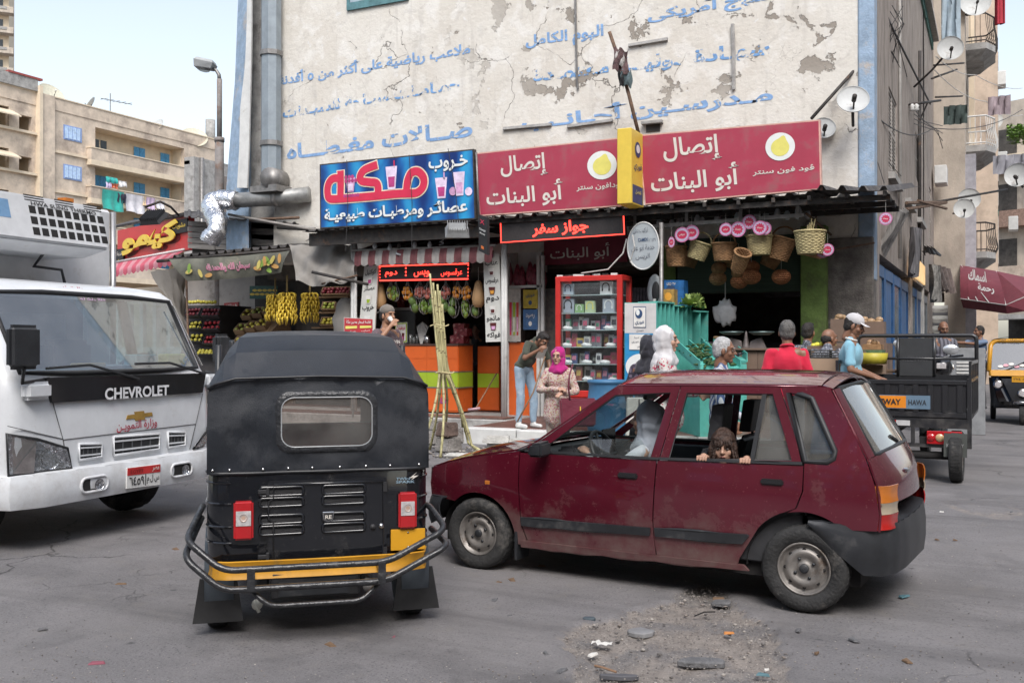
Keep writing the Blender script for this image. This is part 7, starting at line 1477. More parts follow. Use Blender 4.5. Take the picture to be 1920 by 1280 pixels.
# ================= BLACK TUK-TUK, SEEN FROM BEHIND =================
tfw=(-.2504,.9681);tc_=(-1.107,5.655)
tuk=placed('auto_rickshaw','black three-wheeled auto rickshaw with soft top and engine door seen from behind','auto rickshaw',tc_,tfw)
blk=car_paint('glossy_black_paint',(.008,.009,.012),(.42,.0),(.09,.085,.08),.12,.5,.2,.0);vinyl=M('black_vinyl_canopy',(.014,.017,.023),.42,n=.22,ns=2.5,bump=.10,bs=160,spec=.5,dirt=((.035,.038,.045),.45,1.8));vin2=M('vinyl_binding',(.018,.019,.022),.4)
yel_p=M('yellow_bumper_paint',(.55,.27,.02),.5,n=.12,ns=5,dirt=((.25,.15,.05),.3,7));bar_m=M('black_bar_paint',(.022,.023,.026),.35,n=.3,ns=14,bump=.6,bs=26,coat=.3,dirt=((.1,.1,.1),.25,12))
HWt=.572
def TK(px,py,off=.33):
 A=(tc_[0]-tfw[0]*off,tc_[1]-tfw[1]*off);B=(A[0]+tfw[1],A[1]-tfw[0]);u,z=onplane(A,B,px,py);return-u,z
def tubplan(w,xr,xf,r=.13,n=6):
 o_=[(xf,w)];
 for k in range(n+1):a=PI/2+PI/2*k/n;o_.append((xr+r+r*math.cos(a),w-r+r*math.sin(a)))
 for k in range(n+1):a=PI+PI/2*k/n;o_.append((xr+r+r*math.cos(a),-w+r+r*math.sin(a)))
 o_.append((xf,-w));return o_
lv=[(.40,.575,-.325),(.44,.585,-.335),(.62,.588,-.34),(.86,.588,-.34),(.885,.58,-.335)];m_=MB();ps=[[(x,y,z)for x,y in tubplan(w,xr,.55)]for z,w,xr in lv];n_=len(ps[0])
m_.add([p for l in ps for p in l],[(j*n_+i,j*n_+i+1,(j+1)*n_+i+1,(j+1)*n_+i)for j in range(len(lv)-1)for i in range(n_-1)],0,True);m_.bld_('rear_body',blk,tuk,lo_=1,auto=R(40))
for z in(.72,.60,.515,.83):
 pl=tubplan(.590,-.342,.5);
 for s_ in(1,-1):q=[p for p in pl if p[1]*s_>.40];MB().tub([(x,y,z)for x,y in q],.006,5).bld_('pressed_rib',blk,tuk,lo_=1)
MB().bx(.5,2.0,-.55,.55,.28,.34).bx(1.9,2.1,-.45,.45,.34,.95).bx(-.3,.5,-.55,.55,.38,.41).bld_('floor_and_front',under,tuk,lo_=1)
MB().hexa([(1.75,-.5,.34),(2.15,-.32,.34),(2.15,.32,.34),(1.75,.5,.34)],[(1.7,-.55,.95),(2.05,-.42,.95),(2.05,.42,.95),(1.7,.55,.95)]).bld_('front_cowl',blk,tuk,lo_=1,bevel=.04,seg=2)
MB().bx(.1,.55,-.52,.52,.42,.70).bx(.02,.12,-.52,.52,.70,1.10).bld_('passenger_seat',M('red_seat_cover',(.32,.03,.03),.6,n=.2,ns=5),tuk,lo_=1,bevel=.03)
MB().bx(1.2,1.45,-.35,.35,.45,.7).bld_('driver_seat',M('red_seat_cover'),tuk,lo_=1,bevel=.03)
for s_ in(1,-1):MB().tub([(1.95,s_*.46,.95),(1.6,s_*.50,1.58)],.02,6).tub([(.5,s_*.57,.85),(.45,s_*.55,1.55)],.02,6).bld_('canopy_post',vin2,tuk,lo_=1)
# soft top
def ring(x,zt,zs,wt,k=1.):
 w=(HWt+.012)*k;wt*=k;a=[(x,w,.875),(x,w*1.0,1.10),(x,w*.995,zs-.05),(x,w*.975,zs)];q=[(w*.925,zs+(zt-zs)*.28),(wt+(w-wt)*.42,zs+(zt-zs)*.66),(wt,zt-.012),(wt*.5,zt),(0,zt+.003)]
 a+=[(x,y,z)for y,z in q];return a+[(p[0],-p[1],p[2])for p in a[-2::-1]]
rings=[ring(-.335,1.375,1.33,.44),ring(-.30,1.405,1.335,.445),ring(-.19,1.52,1.36,.44),ring(-.165,1.535,1.36,.44),ring(.0,1.605,1.37,.44,.965),ring(.4,1.635,1.38,.44,.88),ring(1.0,1.625,1.40,.38,.78),ring(1.6,1.58,1.42,.38,.70)]
n_=len(rings[0]);m_=MB();m_.add([p for l in rings for p in l],[(j*n_+i,j*n_+i+1,(j+1)*n_+i+1,(j+1)*n_+i)for j in range(len(rings)-1)for i in range(n_-1)],0,True);cnp=m_.bld_('soft_top',vinyl,tuk,lo_=1,auto=R(14))
back=[(y,z)for x,y,z in rings[0]][::1];(ya,za),(yb2_,zb2_)=TK(518,736),TK(706,841);wh=rrect(min(ya,yb2_),max(ya,yb2_),zb2_-.005,za,.075,6)
def bk(y,z):return(-.335-.012*math.sin(max(0,min(1,(z-.9)/.45))*PI)+.006*mn.noise(Vec((y*5,z*9,1)))*2+(.012*math.sin(y*17+6*z)*max(0,1-abs(z-.93)/.08))+(.10*max(0,abs(y)-.50)**1.0),y,z)
o=MB();o.panel(back,bk,[wh],.045);o.bld_('back_curtain',vinyl,cnp,lo_=1)
cy,cz=(ya+yb2_)/2,(za+zb2_)/2;w2,h2=abs(ya-yb2_)/2,abs(za-zb2_)/2
def rloop(f,off):return[(-.352-off,cy+(y-cy)*f,cz+(z-cz)*(1-(1-f)*w2/h2))for y,z in wh]
m_=MB();a,b,c=rloop(1.03,-.012),rloop(.97,.006),rloop(.90,.000);k=len(a);m_.add(a+b+c,[(i,(i+1)%k,k+(i+1)%k,k+i)for i in range(k)]+[(k+i,k+(i+1)%k,2*k+(i+1)%k,2*k+i)for i in range(k)],0,True);m_.bld_('window_border',M('shiny_vinyl_border',(.03,.032,.036),.28,n=.3,ns=30,bump=.4,bs=60),cnp,lo_=1)
MB().tub(rloop(.90,.003),.0035,5,cl_=1).bld_('window_bead',M('clear_bead',(.35,.36,.37),.3),cnp,lo_=1)
MB().panel(rrect(cy-w2*.93,cy+w2*.93,cz-h2*.88,cz+h2*.88,.06),lambda y,z:(-.347,y,z),(),.2).bld_('clear_window',glass('vinyl_window',(.62,.56,.52),1.2,.2,(.34,.33,.31)),cnp,lo_=1)
MB().tub([(-.340,-.575,1.325),(-.350,-.545,1.345),(-.352,-.44,1.375),(-.352,0,1.385),(-.352,.44,1.375),(-.350,.545,1.345),(-.340,.575,1.325),(-.1,.572,1.345),(.4,.50,1.38)],.008,6).bld_('piping',vin2,cnp,lo_=1)
m_=MB();m_.tub([(-.2,.588,.878)]+[(bk(y,.878)[0]-.006,y,.878)for y in np.linspace(.56,-.56,25)]+[(-.2,-.588,.878)],.010,6);m_.bld_('lower_hem',vin2,cnp,lo_=1)
m_=MB();
for y in(.555,.47,.30,.17,.045,-.10,-.24,-.37,-.53):m_.cyl((bk(y,.893)[0]-.002,y,.897),(bk(y,.893)[0]-.012,y,.897),.009,.007,10)
m_.bld_('press_studs',chrome,cnp,lo_=1,props={'kind':'stuff'})
# engine door
(y1,z1),(y0_,z0)=TK(502,900),TK(724,1048);y1,y0_=max(y1,y0_),min(y1,y0_);XD=-.352
ed=MB().bx(XD-.006,XD+.012,y0_,y1,z0,z1).bld_('engine_door',blk,tuk,lo_=1,bevel=.006,seg=2)
MB().tub([(XD-.012,a,b)for a,b in[(y1-.03,z1-.02),(y1-.03,z1-.09),(y1-.005,z1-.11),(y1-.005,z1-.20),(y1-.03,z1-.22),(y1-.03,z0+.03),(y0_+.02,z0+.03),(y0_+.02,z1-.02)]],.007,6,cl_=1).bld_('pressed_edge',blk,ed,lo_=1)
mesh_m=M('vent_mesh',(.045,.045,.048),.6,bump=1,bs=260)
for cx2,sgn in((.225,1),(-.10,-1)):
 for i,zz in enumerate((.792,.735,.645,.588)):
  yy=cx2-.02;zc_=zz-.012;w_,h_=.112,.022;loop=rrect(yy-w_,yy+w_,zc_-h_,zc_+h_,.016,4)
  sl_=MB().tub([(XD-.010,a,b)for a,b in loop],.0085,6,cl_=1).bld_('vent_slot',blk,ed,lo_=1);MB().add([(XD-.0075,a,b)for a,b in loop],[tuple(range(len(loop)))]).bld_('vent_mesh',mesh_m,sl_,lo_=1)
yb3,zb3=TK(615,965);bd=MB().prism([(yb3-.032,zb3+.025),(yb3+.032,zb3+.025),(yb3+.026,zb3-.02),(yb3,zb3-.032),(yb3-.026,zb3-.02)],XD-.02,XD-.008,axis='x').bld_('badge',chrome,ed,lo_=1,bevel=.003)
MB().prism([(yb3-.025,zb3+.018),(yb3+.025,zb3+.018),(yb3+.02,zb3-.016),(yb3,zb3-.025),(yb3-.02,zb3-.016)],XD-.0225,XD-.0205,axis='x').bld_('badge_field',black_m,bd,lo_=1)
def tq_(ya,yb,za,zb,x):L_=[Vec((x,ya,za)),Vec((x,yb,za)),Vec((x,yb,zb)),Vec((x,ya,zb))];Mw=rootm(tuk);return[Mw@p for p in L_]
txt('RE',tq_(yb3+.017,yb3-.017,zb3-.012,zb3+.008,XD-.023),letter_w,tuk,name='badge_letters',bold=.02,off=.001)
for y_,z_ in((y1+.02,z1-.055),(y1+.02,z0+.055)):MB().box(XD-.01,y_,z_,.02,.06,.022).box(XD-.012,y_-.02,z_,.02,.018,.045).bld_('hinge',black_m,ed,lo_=1,bevel=.003)
MB().cyl((XD-.02,y0_+.03,z0+.19),(XD,y0_+.03,z0+.19),.014,n=12).bld_('latch',chrome,ed,lo_=1);MB().cyl((XD-.015,y0_+.075,z0+.185),(XD,y0_+.075,z0+.185),.017,n=12).bld_('knob',black_m,ed,lo_=1);MB().box(XD-.01,y0_+.01,z1-.05,.02,.02,.05).box(XD-.01,y0_+.01,z0+.05,.02,.02,.05).bld_('catch',black_m,ed,lo_=1)
# lights
for(pa,pb)in(((440,939),(474,1007)),((747,922),(778,986))):
 (a,zt_),(b,zb_1)=TK(*pa),TK(*pb);a,b=max(a,b),min(a,b);H_=zt_-zb_1
 hs_=MB().bx(-.375,-.335,b-.004,a+.004,zb_1-.004,zt_+.004).bld_('tail_light',M('red_lamp',(.42,.008,.012),.18,n=.1,coat=.8),tuk,lo_=1,bevel=.010,seg=3);MB().bx(-.3785,-.376,b+.008,a-.008,zb_1+H_*.36,zt_-H_*.24).bld_('clear_panel',M('frosted_clear_lens',(.48,.46,.46),.15,n=.2,ns=40,coat=.8),hs_,lo_=1,bevel=.001)
 MB().lathe([(.001,0),(.016,-.002),(.02,.002)],12,T(-.380,(a+b)/2,zt_-H_*.42)@RY(R(-90))).bld_('lamp_bulb',M('dim_bulb',(.45,.32,.25),.2),hs_,lo_=1)
(a,zt_),(b,zb_1)=TK(732,991),TK(796,1027);pl_=MB().bx(-.352,-.346,min(a,b),max(a,b),zb_1,zt_).bld_('yellow_plate',M('blank_yellow_plate',(.62,.31,.015),.45,n=.06,ns=4),tuk,lo_=1,bevel=.0015)
for z_ in(zt_-.018,zb_1+.018):MB().cyl((-.356,(a+b)/2,z_),(-.352,(a+b)/2,z_),.005,n=8).bld_('screw',chrome,pl_,lo_=1)
txt('TWIN',tq_(TK(742,895)[0],TK(768,895)[0],TK(742,899)[1],TK(742,894)[1],-.343),M('sticker_blue',(.22,.32,.40),.4),tuk,name='sticker_letters',bold=.02,off=.002);txt('SPARK',tq_(TK(742,895)[0],TK(777,895)[0],TK(742,905)[1],TK(742,900)[1],-.343),M('sticker_blue'),tuk,name='sticker_letters',bold=.02,off=.002)
Mw=rootm(tuk);MB().add([Mw@Vec((-.3445,y,z))for y,z in[TK(766,896),TK(782,883),TK(774,891),TK(784,890),TK(770,899),TK(775,893)]],[tuple(range(6))]).bld_('sticker_flash',letter_w,tuk)
# yellow beam, bull bars
bmz0,bmz1=.335,.425;bpth=[(-.18,.60),(-.36,.56),(-.395,.48),(-.41,.1),(-.41,-.1),(-.395,-.48),(-.36,-.56),(-.18,-.60)]
MB().grid(wrap(bpth[::-1]if False else bpth,[bmz0]*8,[bmz1]*8,.012),28,5).bld_('yellow_bumper',yel_p,tuk,lo_=1,solid=.01)
def bend(pts,k=5):
 pts=[Vec(p)for p in pts];o_=[pts[0]]
 for i in range(1,len(pts)-1):
  a,p,b=pts[i-1],pts[i],pts[i+1];r_=min(.07,(p-a).length*.4,(b-p).length*.4);s0=p+(a-p).normalized()*r_;s1=p+(b-p).normalized()*r_
  for j in range(k+1):t_=j/k;o_.append(s0.lerp(p,t_).lerp(p.lerp(s1,t_),t_))
 return o_+[pts[-1]]
MB().tub(bend([(.02,.62,.66),(-.12,.63,.65),(-.44,.68,.56),(-.53,.50,.415),(-.53,-.33,.415),(-.46,-.66,.56),(-.22,-.60,.66),(-.05,-.59,.62)]),.0175,10).bld_('bull_bar',bar_m,tuk,lo_=1)
MB().tub(bend([(-.12,.62,.62),(-.46,.69,.475),(-.53,.50,.315),(-.53,-.32,.315),(-.48,-.67,.475),(-.20,-.62,.52)]),.0175,10).bld_('bull_bar',bar_m,tuk,lo_=1)
MB().tub(bend([(-.50,.36,.30),(-.53,.27,.222),(-.53,-.20,.222),(-.50,-.29,.30)]),.014,8).bld_('lower_bar',bar_m,tuk,lo_=1)
m_=MB();
for y_ in(.36,-.30):m_.bx(-.565,-.555,y_-.02,y_+.02,.31,.42).bx(-.56,-.38,y_-.012,y_+.012,.37,.39)
m_.bld_('bar_bracket',bar_m,tuk,lo_=1)
# underside, flaps, wheels
MB().bx(-.40,-.02,-.20,.26,.22,.36).bx(-.36,.1,.27,.33,.28,.36).bld_('engine',M('oily_engine',(.022,.022,.024),.5,n=.3),tuk,lo_=1,bevel=.01)
MB().bx(-.42,-.40,-.14,.22,.24,.31).bld_('engine_guard',dark_pl,tuk,lo_=1);MB().tub([(-.30,-.24,.28),(-.45,-.245,.27)],.03,10).bld_('exhaust',steel,tuk,lo_=1);MB().lathe([(.001,0),(.028,0),(.028,.015),(.001,.015)],12,T(-.42,.33,.21)@RY(R(-90))).tub([(-.43,.345,.23),(-.43,.32,.17)],.01,6).bld_('brake_part',M('pale_lever',(.45,.45,.40),.5),tuk,lo_=1)
for(yy,a)in((.53,1),(-.53,-1)):MB().hexa([(-.24,yy-.13,.08),(-.228,yy-.13,.08),(-.228,yy+.13,.08),(-.24,yy+.13,.08)],[(-.22,yy-.095,.31),(-.208,yy-.095,.31),(-.208,yy+.095,.31),(-.22,yy+.095,.31)]).bld_('mud_flap',M('black_flap',(.018,.018,.019),.75,n=.3),tuk,lo_=1)
for s_ in(1,-1):MB().tub([(.0,s_*.45,.30),(.0,s_*.60,.30)],.255,20).bld_('wheel_arch',M('arch_grey',(.10,.12,.14),.4,.3),tuk,lo_=1);wheel(tuk,0,s_*.535,.205,.11,side=s_)
wheel(tuk,1.98,0,.205,.11);
# ================= WHITE REFRIGERATED TRUCK =================
ph_a=R(22);tA=(-.509*7.25,7.25);ty=(math.sin(ph_a),math.cos(ph_a));tf=(ty[1],-ty[0]);trc=(tA[0]+ty[0]*1.165,tA[1]+ty[1]*1.165)
trk=placed('refrigerated_truck','white refrigerated delivery truck facing the junction with a black windscreen band','truck',trc,tf)
def TR(px,py,xo=0.):
 A=(trc[0]+tf[0]*xo,trc[1]+tf[1]*xo);u,z=onplane(A,(A[0]+ty[0],A[1]+ty[1]),px,py);return u,z
wht=car_paint('white_truck_paint',(.66,.68,.70),(.9,.3),(.40,.38,.36),.3,.5,.5,.0);tg=glass('truck_windscreen',(.42,.56,.58),3.0,.12,(.4,.42,.44));grey_pl=M('truck_grey_plastic',(.10,.105,.11),.5,n=.1)
def crop(x,y):return(x/2.064,360+y/2.064)
secs=[];zs_=[(.58,.0,1.165),(.80,.01,1.165),(1.12,.0,1.155),(1.30,-.035,1.14)]
XT=-.42;uR,zR=TR(322,563,XT);uL,zL=TR(14,544,XT)
top=max(abs(uR),abs(uL));zs_+=[(1.33,-.05,1.13),(zR,XT+.02,uR+.06),(zR+.07,XT-.06,uR+.0),(zR+.12,XT-.35,uR-.12)]
def cabplan(x,w,r=.16,xb=-1.62,n=5):
 o_=[(xb,w)]
 for k in range(n+1):a=PI/2-PI/2*k/n;o_.append((x-r+r*math.cos(a),w-r*.9+r*.9*math.sin(a)))
 return o_+[(p[0],-p[1])for p in o_[::-1]]
ps=[[(x,y,z)for x,y in cabplan(xf,w)]for z,xf,w in zs_];n_=len(ps[0])
m_=MB();low=[0,1,2,3,4];fcs=[]
for j in range(len(ps)-1):
 for i in range(n_-1):
  if j==4 and i not in(6,0,12)and i!=n_//2-1 and False:continue
  if j==4 and i==6:continue
  if j==4 and i in(0,n_-2):continue
  fcs.append((j*n_+i,(j+1)*n_+i,(j+1)*n_+i+1,j*n_+i+1))
fcs.append(tuple((len(ps)-1)*n_+i for i in range(n_))[::-1]);m_.add([p for l in ps for p in l],fcs,0,True);cabb=m_.bld_('cab',wht,trk,lo_=1,auto=R(35))
# windscreen
b0,b1=Vec(ps[4][6]),Vec(ps[4][7]);t0,t1=Vec(ps[5][6]),Vec(ps[5][7])
def wsf(u,v):p=b0.lerp(b1,u).lerp(t0.lerp(t1,u),v);return p+Vec((.06*(1-(2*u-1)**2)*.5,0,0))
MB().grid(wsf,12,6).bld_('windscreen',tg,trk,lo_=1);MB().tub([wsf(0,.02),wsf(.25,0),wsf(.5,0),wsf(.75,0),wsf(1,.02),wsf(1,.97),wsf(.75,1),wsf(.5,1),wsf(.25,1),wsf(0,.97)],.022,8,cl_=1).bld_('windscreen_seal',trim_b,trk,lo_=1)
for s_ in(1,-1):
 i0=0 if s_>0 else n_-1;i1=1 if s_>0 else n_-2;a,b,c,d=Vec(ps[4][i0]),Vec(ps[4][i1]),Vec(ps[5][i1]),Vec(ps[5][i0])
 MB().quad(a,b,c,d).bld_('side_glass',tg,trk,lo_=1);MB().tub([a.lerp(b,.5),d.lerp(c,.5)],.05,6).tub([a,b],.03,6).bld_('side_pillar',trim_b,trk,lo_=1)
def frontq(pts,xo):return[Vec((xo,u,z))for u,z in pts]
def FQ(c,xo):Mx=rootm(trk);return[Mx@Vec((xo,*TR(*crop(*p),xo)))for p in c]
kband=[(180,722),(790,702),(785,775),(205,815)];q=FQ(kband[::-1][0:2][::-1]and[(205,815),(785,775),(798,700),(178,718)],.03)
MB().slab(q,.03).bld_('black_band',M('band_black',(.012,.013,.015),.25,coat=.5),trk)
txt('CHEVROLET',FQ([(405,805),(653,786),(653,745),(405,758)],.036),M('white_letter',(.74,.75,.76),.4),trk,bold=.03,off=.004)
q=FQ([(490,882),(592,868),(592,848),(490,860)],.012);gd=M('gold_emblem',(.45,.28,.07),.35,.4,n=.15)
a,b,c,d=q;
def E_(u,v):return a.lerp(b,u).lerp(d.lerp(c,u),v)
MB().add([E_(*p)for p in[(0,.12),(.30,.12),(.34,-.35),(.72,-.35),(.68,.12),(1,.12),(.97,.85),(.68,.85),(.66,1.3),(.30,1.3),(.33,.85),(.05,.85)]],[tuple(range(12))]).bld_('bow_tie_emblem',gd,trk,solid=.012)
txt('وزارة التمويـن',FQ([(450,932),(607,912),(607,872),(450,892)],.012),M('dark_red_letter',(.38,.02,.05),.5),trk,bold=.015,off=.004)
txt('وزارة التموين',[rootm(trk)@p for p in[wsf(.38,1)+Vec((-.05,0,.035)),wsf(.62,1)+Vec((-.05,0,.035)),wsf(.62,1)+Vec((-.09,0,.085)),wsf(.38,1)+Vec((-.09,0,.085))]],M('faded_red_letter',(.42,.15,.18),.6),trk,off=.02)
txt('ما شاء الله',[rootm(trk)@(wsf(u,v)+Vec((.008,0,0)))for u,v in((.42,.93),(.56,.93),(.56,.97),(.42,.97))],M('sticker_lilac',(.6,.4,.6),.5),trk,off=.004)
lines=MB()
for l in([(205,815),(245,958),(758,897),(785,778)],[(245,958),(262,1062)],[(30,905),(245,955)],[(758,897),(735,995)]):lines.tub([(.012,*TR(*crop(*p),.012))for p in l],.0035,4)
lines.bld_('panel_gaps',M('gap_grey',(.10,.10,.10),.8),trk,lo_=1)
for(x0,ya,x1,yb_,rows)in((304,975,391,1036,2),(438,948,614,1018,2),(648,928,714,988,2)):
 q=FQ([(x0,yb_),(x1,yb_-(x1-x0)*.13),(x1,ya-(x1-x0)*.13+8),(x0,ya)],.008);fr2=MB().slab(raise_(q,.002),.02).bld_('grille',trim_b,trk)
 for r_ in range(rows):
  z0_,z1_=(r_+.42)/rows-.0,(r_+.62)/rows;MB().slab(raise_(sub(q,0,1,z0_,z1_),.012),.014).bld_('grille_bar',wht,fr2)
 for k in range(1,5):MB().slab(raise_(sub(q,k/5-.01,k/5+.01,0,1),.006),.006).bld_('grille_fin',grey_pl,fr2)
 MB().tub([p for p in raise_(q,.008)],.012,6,cl_=1).bld_('grille_surround',wht,fr2)
hl_g=glass('lamp_cover',(.82,.84,.86),1.4,.15);refl=M('lamp_reflector',(.55,.56,.58),.12,1.,n=.4,ns=22,bump=1,bs=45)
for pts in([(35,935),(128,955),(246,990),(262,1066),(40,1098)],[(735,992),(790,925),(830,868),(832,975)]):
 P3=[(*TR(*crop(*p),.0),)for p in pts];base=[Vec((.026-.075*max(0,(abs(u)-1.0))/.16,u,z))for u,z in P3];hl=MB().add([rootm(trk)@p for p in base],[tuple(range(len(pts)))]).bld_('headlight',refl,trk,solid=.02)
 MB().add([rootm(trk)@(p+Vec((.018,0,0)))for p in base],[tuple(range(len(pts)))]).bld_('lens',hl_g,hl);MB().tub([rootm(trk)@(p+Vec((.015,0,0)))for p in base],.012,6,cl_=1).bld_('lamp_seal',trim_b,hl)
 if len(pts)==5:c2=[Vec((.038-.075*max(0,(abs(u)-1.0))/.16,u,z))for u,z in[TR(*crop(*p))for p in((38,945),(128,962),(118,1085),(44,1092))]];MB().add([rootm(trk)@p for p in c2],[(0,1,2,3)]).bld_('indicator',M('smoked_indicator',(.16,.15,.15),.2,n=.2,ns=15,coat=.6),hl)
 cc=sum(base,Vec())/len(base);
 if len(pts)==5:cc=Vec((.03,*TR(*crop(185,1030))))
 MB().lathe([(.001,-.02),(.05,-.01),(.085,.015)],18,T(cc.x-.01,cc.y,cc.z)@RY(R(90))).bld_('reflector_bowl',refl,hl,lo_=1)
bp3=[(-.55,1.21),(-.20,1.205),(.02,1.13),(.085,.90),(.10,0),(.085,-.90),(.02,-1.13),(-.20,-1.205),(-.55,-1.21)]
wb=wrap(bp3,[.36,.35,.345,.34,.34,.34,.345,.35,.36],[.585]*9,.02,6);MB().grid(lambda u,v:wb(u,v),48,6).add([wb(u/24,1)for u in range(25)]+[(wb(u/24,1)[0]-.15,wb(u/24,1)[1]*.93,.60)for u in range(25)],[(i,25+i,26+i,i+1)for i in range(24)],0,True).bld_('front_bumper',wht,trk,lo_=1,solid=.012)
for(x0,ya,x1,yb_)in((310,1104,413,1152),(658,1050,738,1094)):
 (u0,z0),(u1,z1)=TR(*crop(x0,ya),.11),TR(*crop(x1,yb_),.11);lp_=rrect(min(u0,u1),max(u0,u1),min(z0,z1)+.01,max(z0,z1)-.01,.05,5);fo=MB().add([(.124,a,b)for a,b in lp_],[tuple(range(len(lp_)))]).bld_('fog_lamp_recess',under,trk,lo_=1);MB().tub([(.124,a,b)for a,b in lp_],.012,6,cl_=1).bld_('recess_edge',wht,fo,lo_=1);MB().lathe([(.001,.0),(.04,.0),(.05,.01)],14,T(.126,(u0+u1)/2+.04,(z0+z1)/2-.01)@RY(R(90))).bld_('fog_lamp',refl,fo,lo_=1)
q=FQ([(490,1148),(622,1132),(622,1050),(493,1066)],.14);npl=MB().slab(q,.012).bld_('number_plate',M('plate_white',(.66,.66,.64),.4,n=.05),trk,bevel=.003)
plate(sub(q,.01,.99,.62,.98),M('plate_red',(.50,.03,.03),.45),trk,'plate_band',.003);txt('مصر',sub(q,.72,.93,.68,.90),letter_w,trk,off=.009);txt('EGYPT',sub(q,.08,.46,.70,.88),M('plate_dark_red',(.18,.01,.01),.5),trk,off=.009)
txt('٦٤٥٩',sub(q,.06,.50,.14,.54),black_m,trk,name='plate_digits',bold=.02,off=.004);txt('س ل م',sub(q,.58,.95,.12,.56),black_m,trk,name='plate_letters',bold=.02,off=.004);plate(sub(q,.535,.55,.08,.6),black_m,trk,'plate_divider',.004)
# wipers, mirrors
for pts in([(160,682),(330,668),(520,722)],[(330,668),(500,715)],[(505,664),(640,660),(775,702)]):MB().tub([Vec((.05-.0*i,*TR(*crop(*p),-.0)))for i,p in enumerate(pts)],.011,5).bld_('wiper',trim_b,trk,lo_=1)
def mirror(x0,ya,x1,yb_,xo,arm):
 (u0,z0),(u1,z1)=TR(*crop(x0,ya),xo),TR(*crop(x1,yb_),xo);MB().bx(xo-.10,xo,min(u0,u1),max(u0,u1),min(z0,z1),max(z0,z1)).bld_('wing_mirror',grey_pl if False else dark_pl,trk,lo_=1,bevel=.035,seg=3);MB().tub([Vec((xo-.04,(u0+u1)/2,min(z0,z1)+.02)),Vec((xo-.06,(u0+u1)/2,min(z0,z1)-.10)),Vec(arm)],.014,6).bld_('mirror_arm',trim_b,trk,lo_=1)
mirror(50,512,168,685,.12,(.0,TR(*crop(190,722))[0],TR(*crop(190,722))[1]));mirror(846,548,900,668,.02,(-.05,1.10,1.30))
u0,z0=TR(*crop(78,735),.0);u1,z1=TR(*crop(182,800),.0);MB().bx(-.02,.075,u0,u1,z1,z0).bld_('mirror_base',wht,trk,lo_=1,bevel=.03,seg=3);u0,z0=TR(*crop(808,705));MB().bx(-.1,.03,1.06,1.20,1.16,1.28).bld_('mirror_base',wht,trk,lo_=1,bevel=.02,seg=2)
# interior
MB().bx(-.35,-.08,-1.08,1.08,1.22,1.36).bld_('dashboard',M('truck_dash',(.12,.14,.16),.7,n=.2),trk,lo_=1,bevel=.03);MB().bx(-1.6,-1.55,-1.1,1.1,.6,2.0).bx(-1.55,-.05,-1.1,1.1,.62,.7).bld_('cab_rear',M('cab_lining',(.10,.13,.17),.8),trk,lo_=1);MB().bx(-1.54,-1.52,-.85,.85,1.45,1.85).bld_('rear_window',M('pale_curtain',(.35,.38,.42),.8),trk,lo_=1)
for y_ in(-.6,.05,.65):MB().bx(-1.4,-1.2,y_-.25,y_+.25,.9,1.60).bx(-1.4,-.8,y_-.25,y_+.25,.8,.95).bld_('seat',M('blue_seat',(.05,.07,.14),.8),trk,lo_=1,bevel=.05,seg=2)
tlt=T(-.42,.55,1.34)@RY(R(-40));MB().tub([(.2*math.cos(a),.2*math.sin(a),0)for a in np.linspace(0,2*PI,25)[:-1]],.015,6,tlt,cl_=1).bld_('steering_wheel',trim_b,trk,lo_=1)
Mx=rootm(trk)
for nm,lab,x,y,z,sx,sy,sz,col in(('tissue_box','pale blue tissue box on the truck dashboard',-.20,.42,1.42,.14,.26,.10,(.20,.42,.55)),('paper_pile','pile of papers on the truck dashboard',-.2,.0,1.375,.2,.4,.02,(.5,.45,.5)),('orange_cloth','orange cloth on the truck dashboard',-.18,-.2,1.385,.16,.24,.04,(.6,.32,.12)),('lemon_carton','yellow carton on the far end of the truck dashboard',-.2,.82,1.42,.12,.24,.10,(.55,.48,.12))):
 o=MB().box(0,0,0,sx,sy,sz).bld_(nm,M(nm+'_m',col,.7,n=.2,ns=9),None,bevel=.01);o.matrix_world=Mx@T(x,y,z);tag(o,lab,nm.split('_')[-1])
MB().bx(-4.5,-.3,-.45,.45,.45,.62).bx(-1.5,-.2,-1.0,1.0,.5,.60).bld_('chassis',under,trk,lo_=1)
for s_ in(1,-1):wheel(trk,-.78,s_*.86,.36,.22,side=s_,rim=M('truck_rim',(.22,.22,.22),.5,.5));MB().bx(-1.3,-.25,s_*.7,s_*1.13,.58,.66).bld_('wheel_arch',under,trk,lo_=1);wheel(trk,-3.9,s_*.86,.36,.22,side=s_)
uR2=TR(205,510,-1.75)[0];bxm=M('white_box_panel',(.60,.61,.62),.5,n=.06,dirt=((.40,.38,.35),.2,3));zT=TR(100,400,-1.75)[1]
MB().bx(-6.0,-1.72,-1.15,uR2,.75,zT+.12).bld_('cargo_box',bxm,trk,lo_=1,bevel=.03);MB().tub([(-1.70,uR2,.8),(-1.70,uR2,zT+.1)],.03,6).bld_('box_edge',alu,trk,lo_=1)
XU=-1.0;uu,zu_t=TR(206,432,XU);_,zu_b=TR(206,480,XU);uT,zTT=TR(200,420,XU-.1);u9=uu
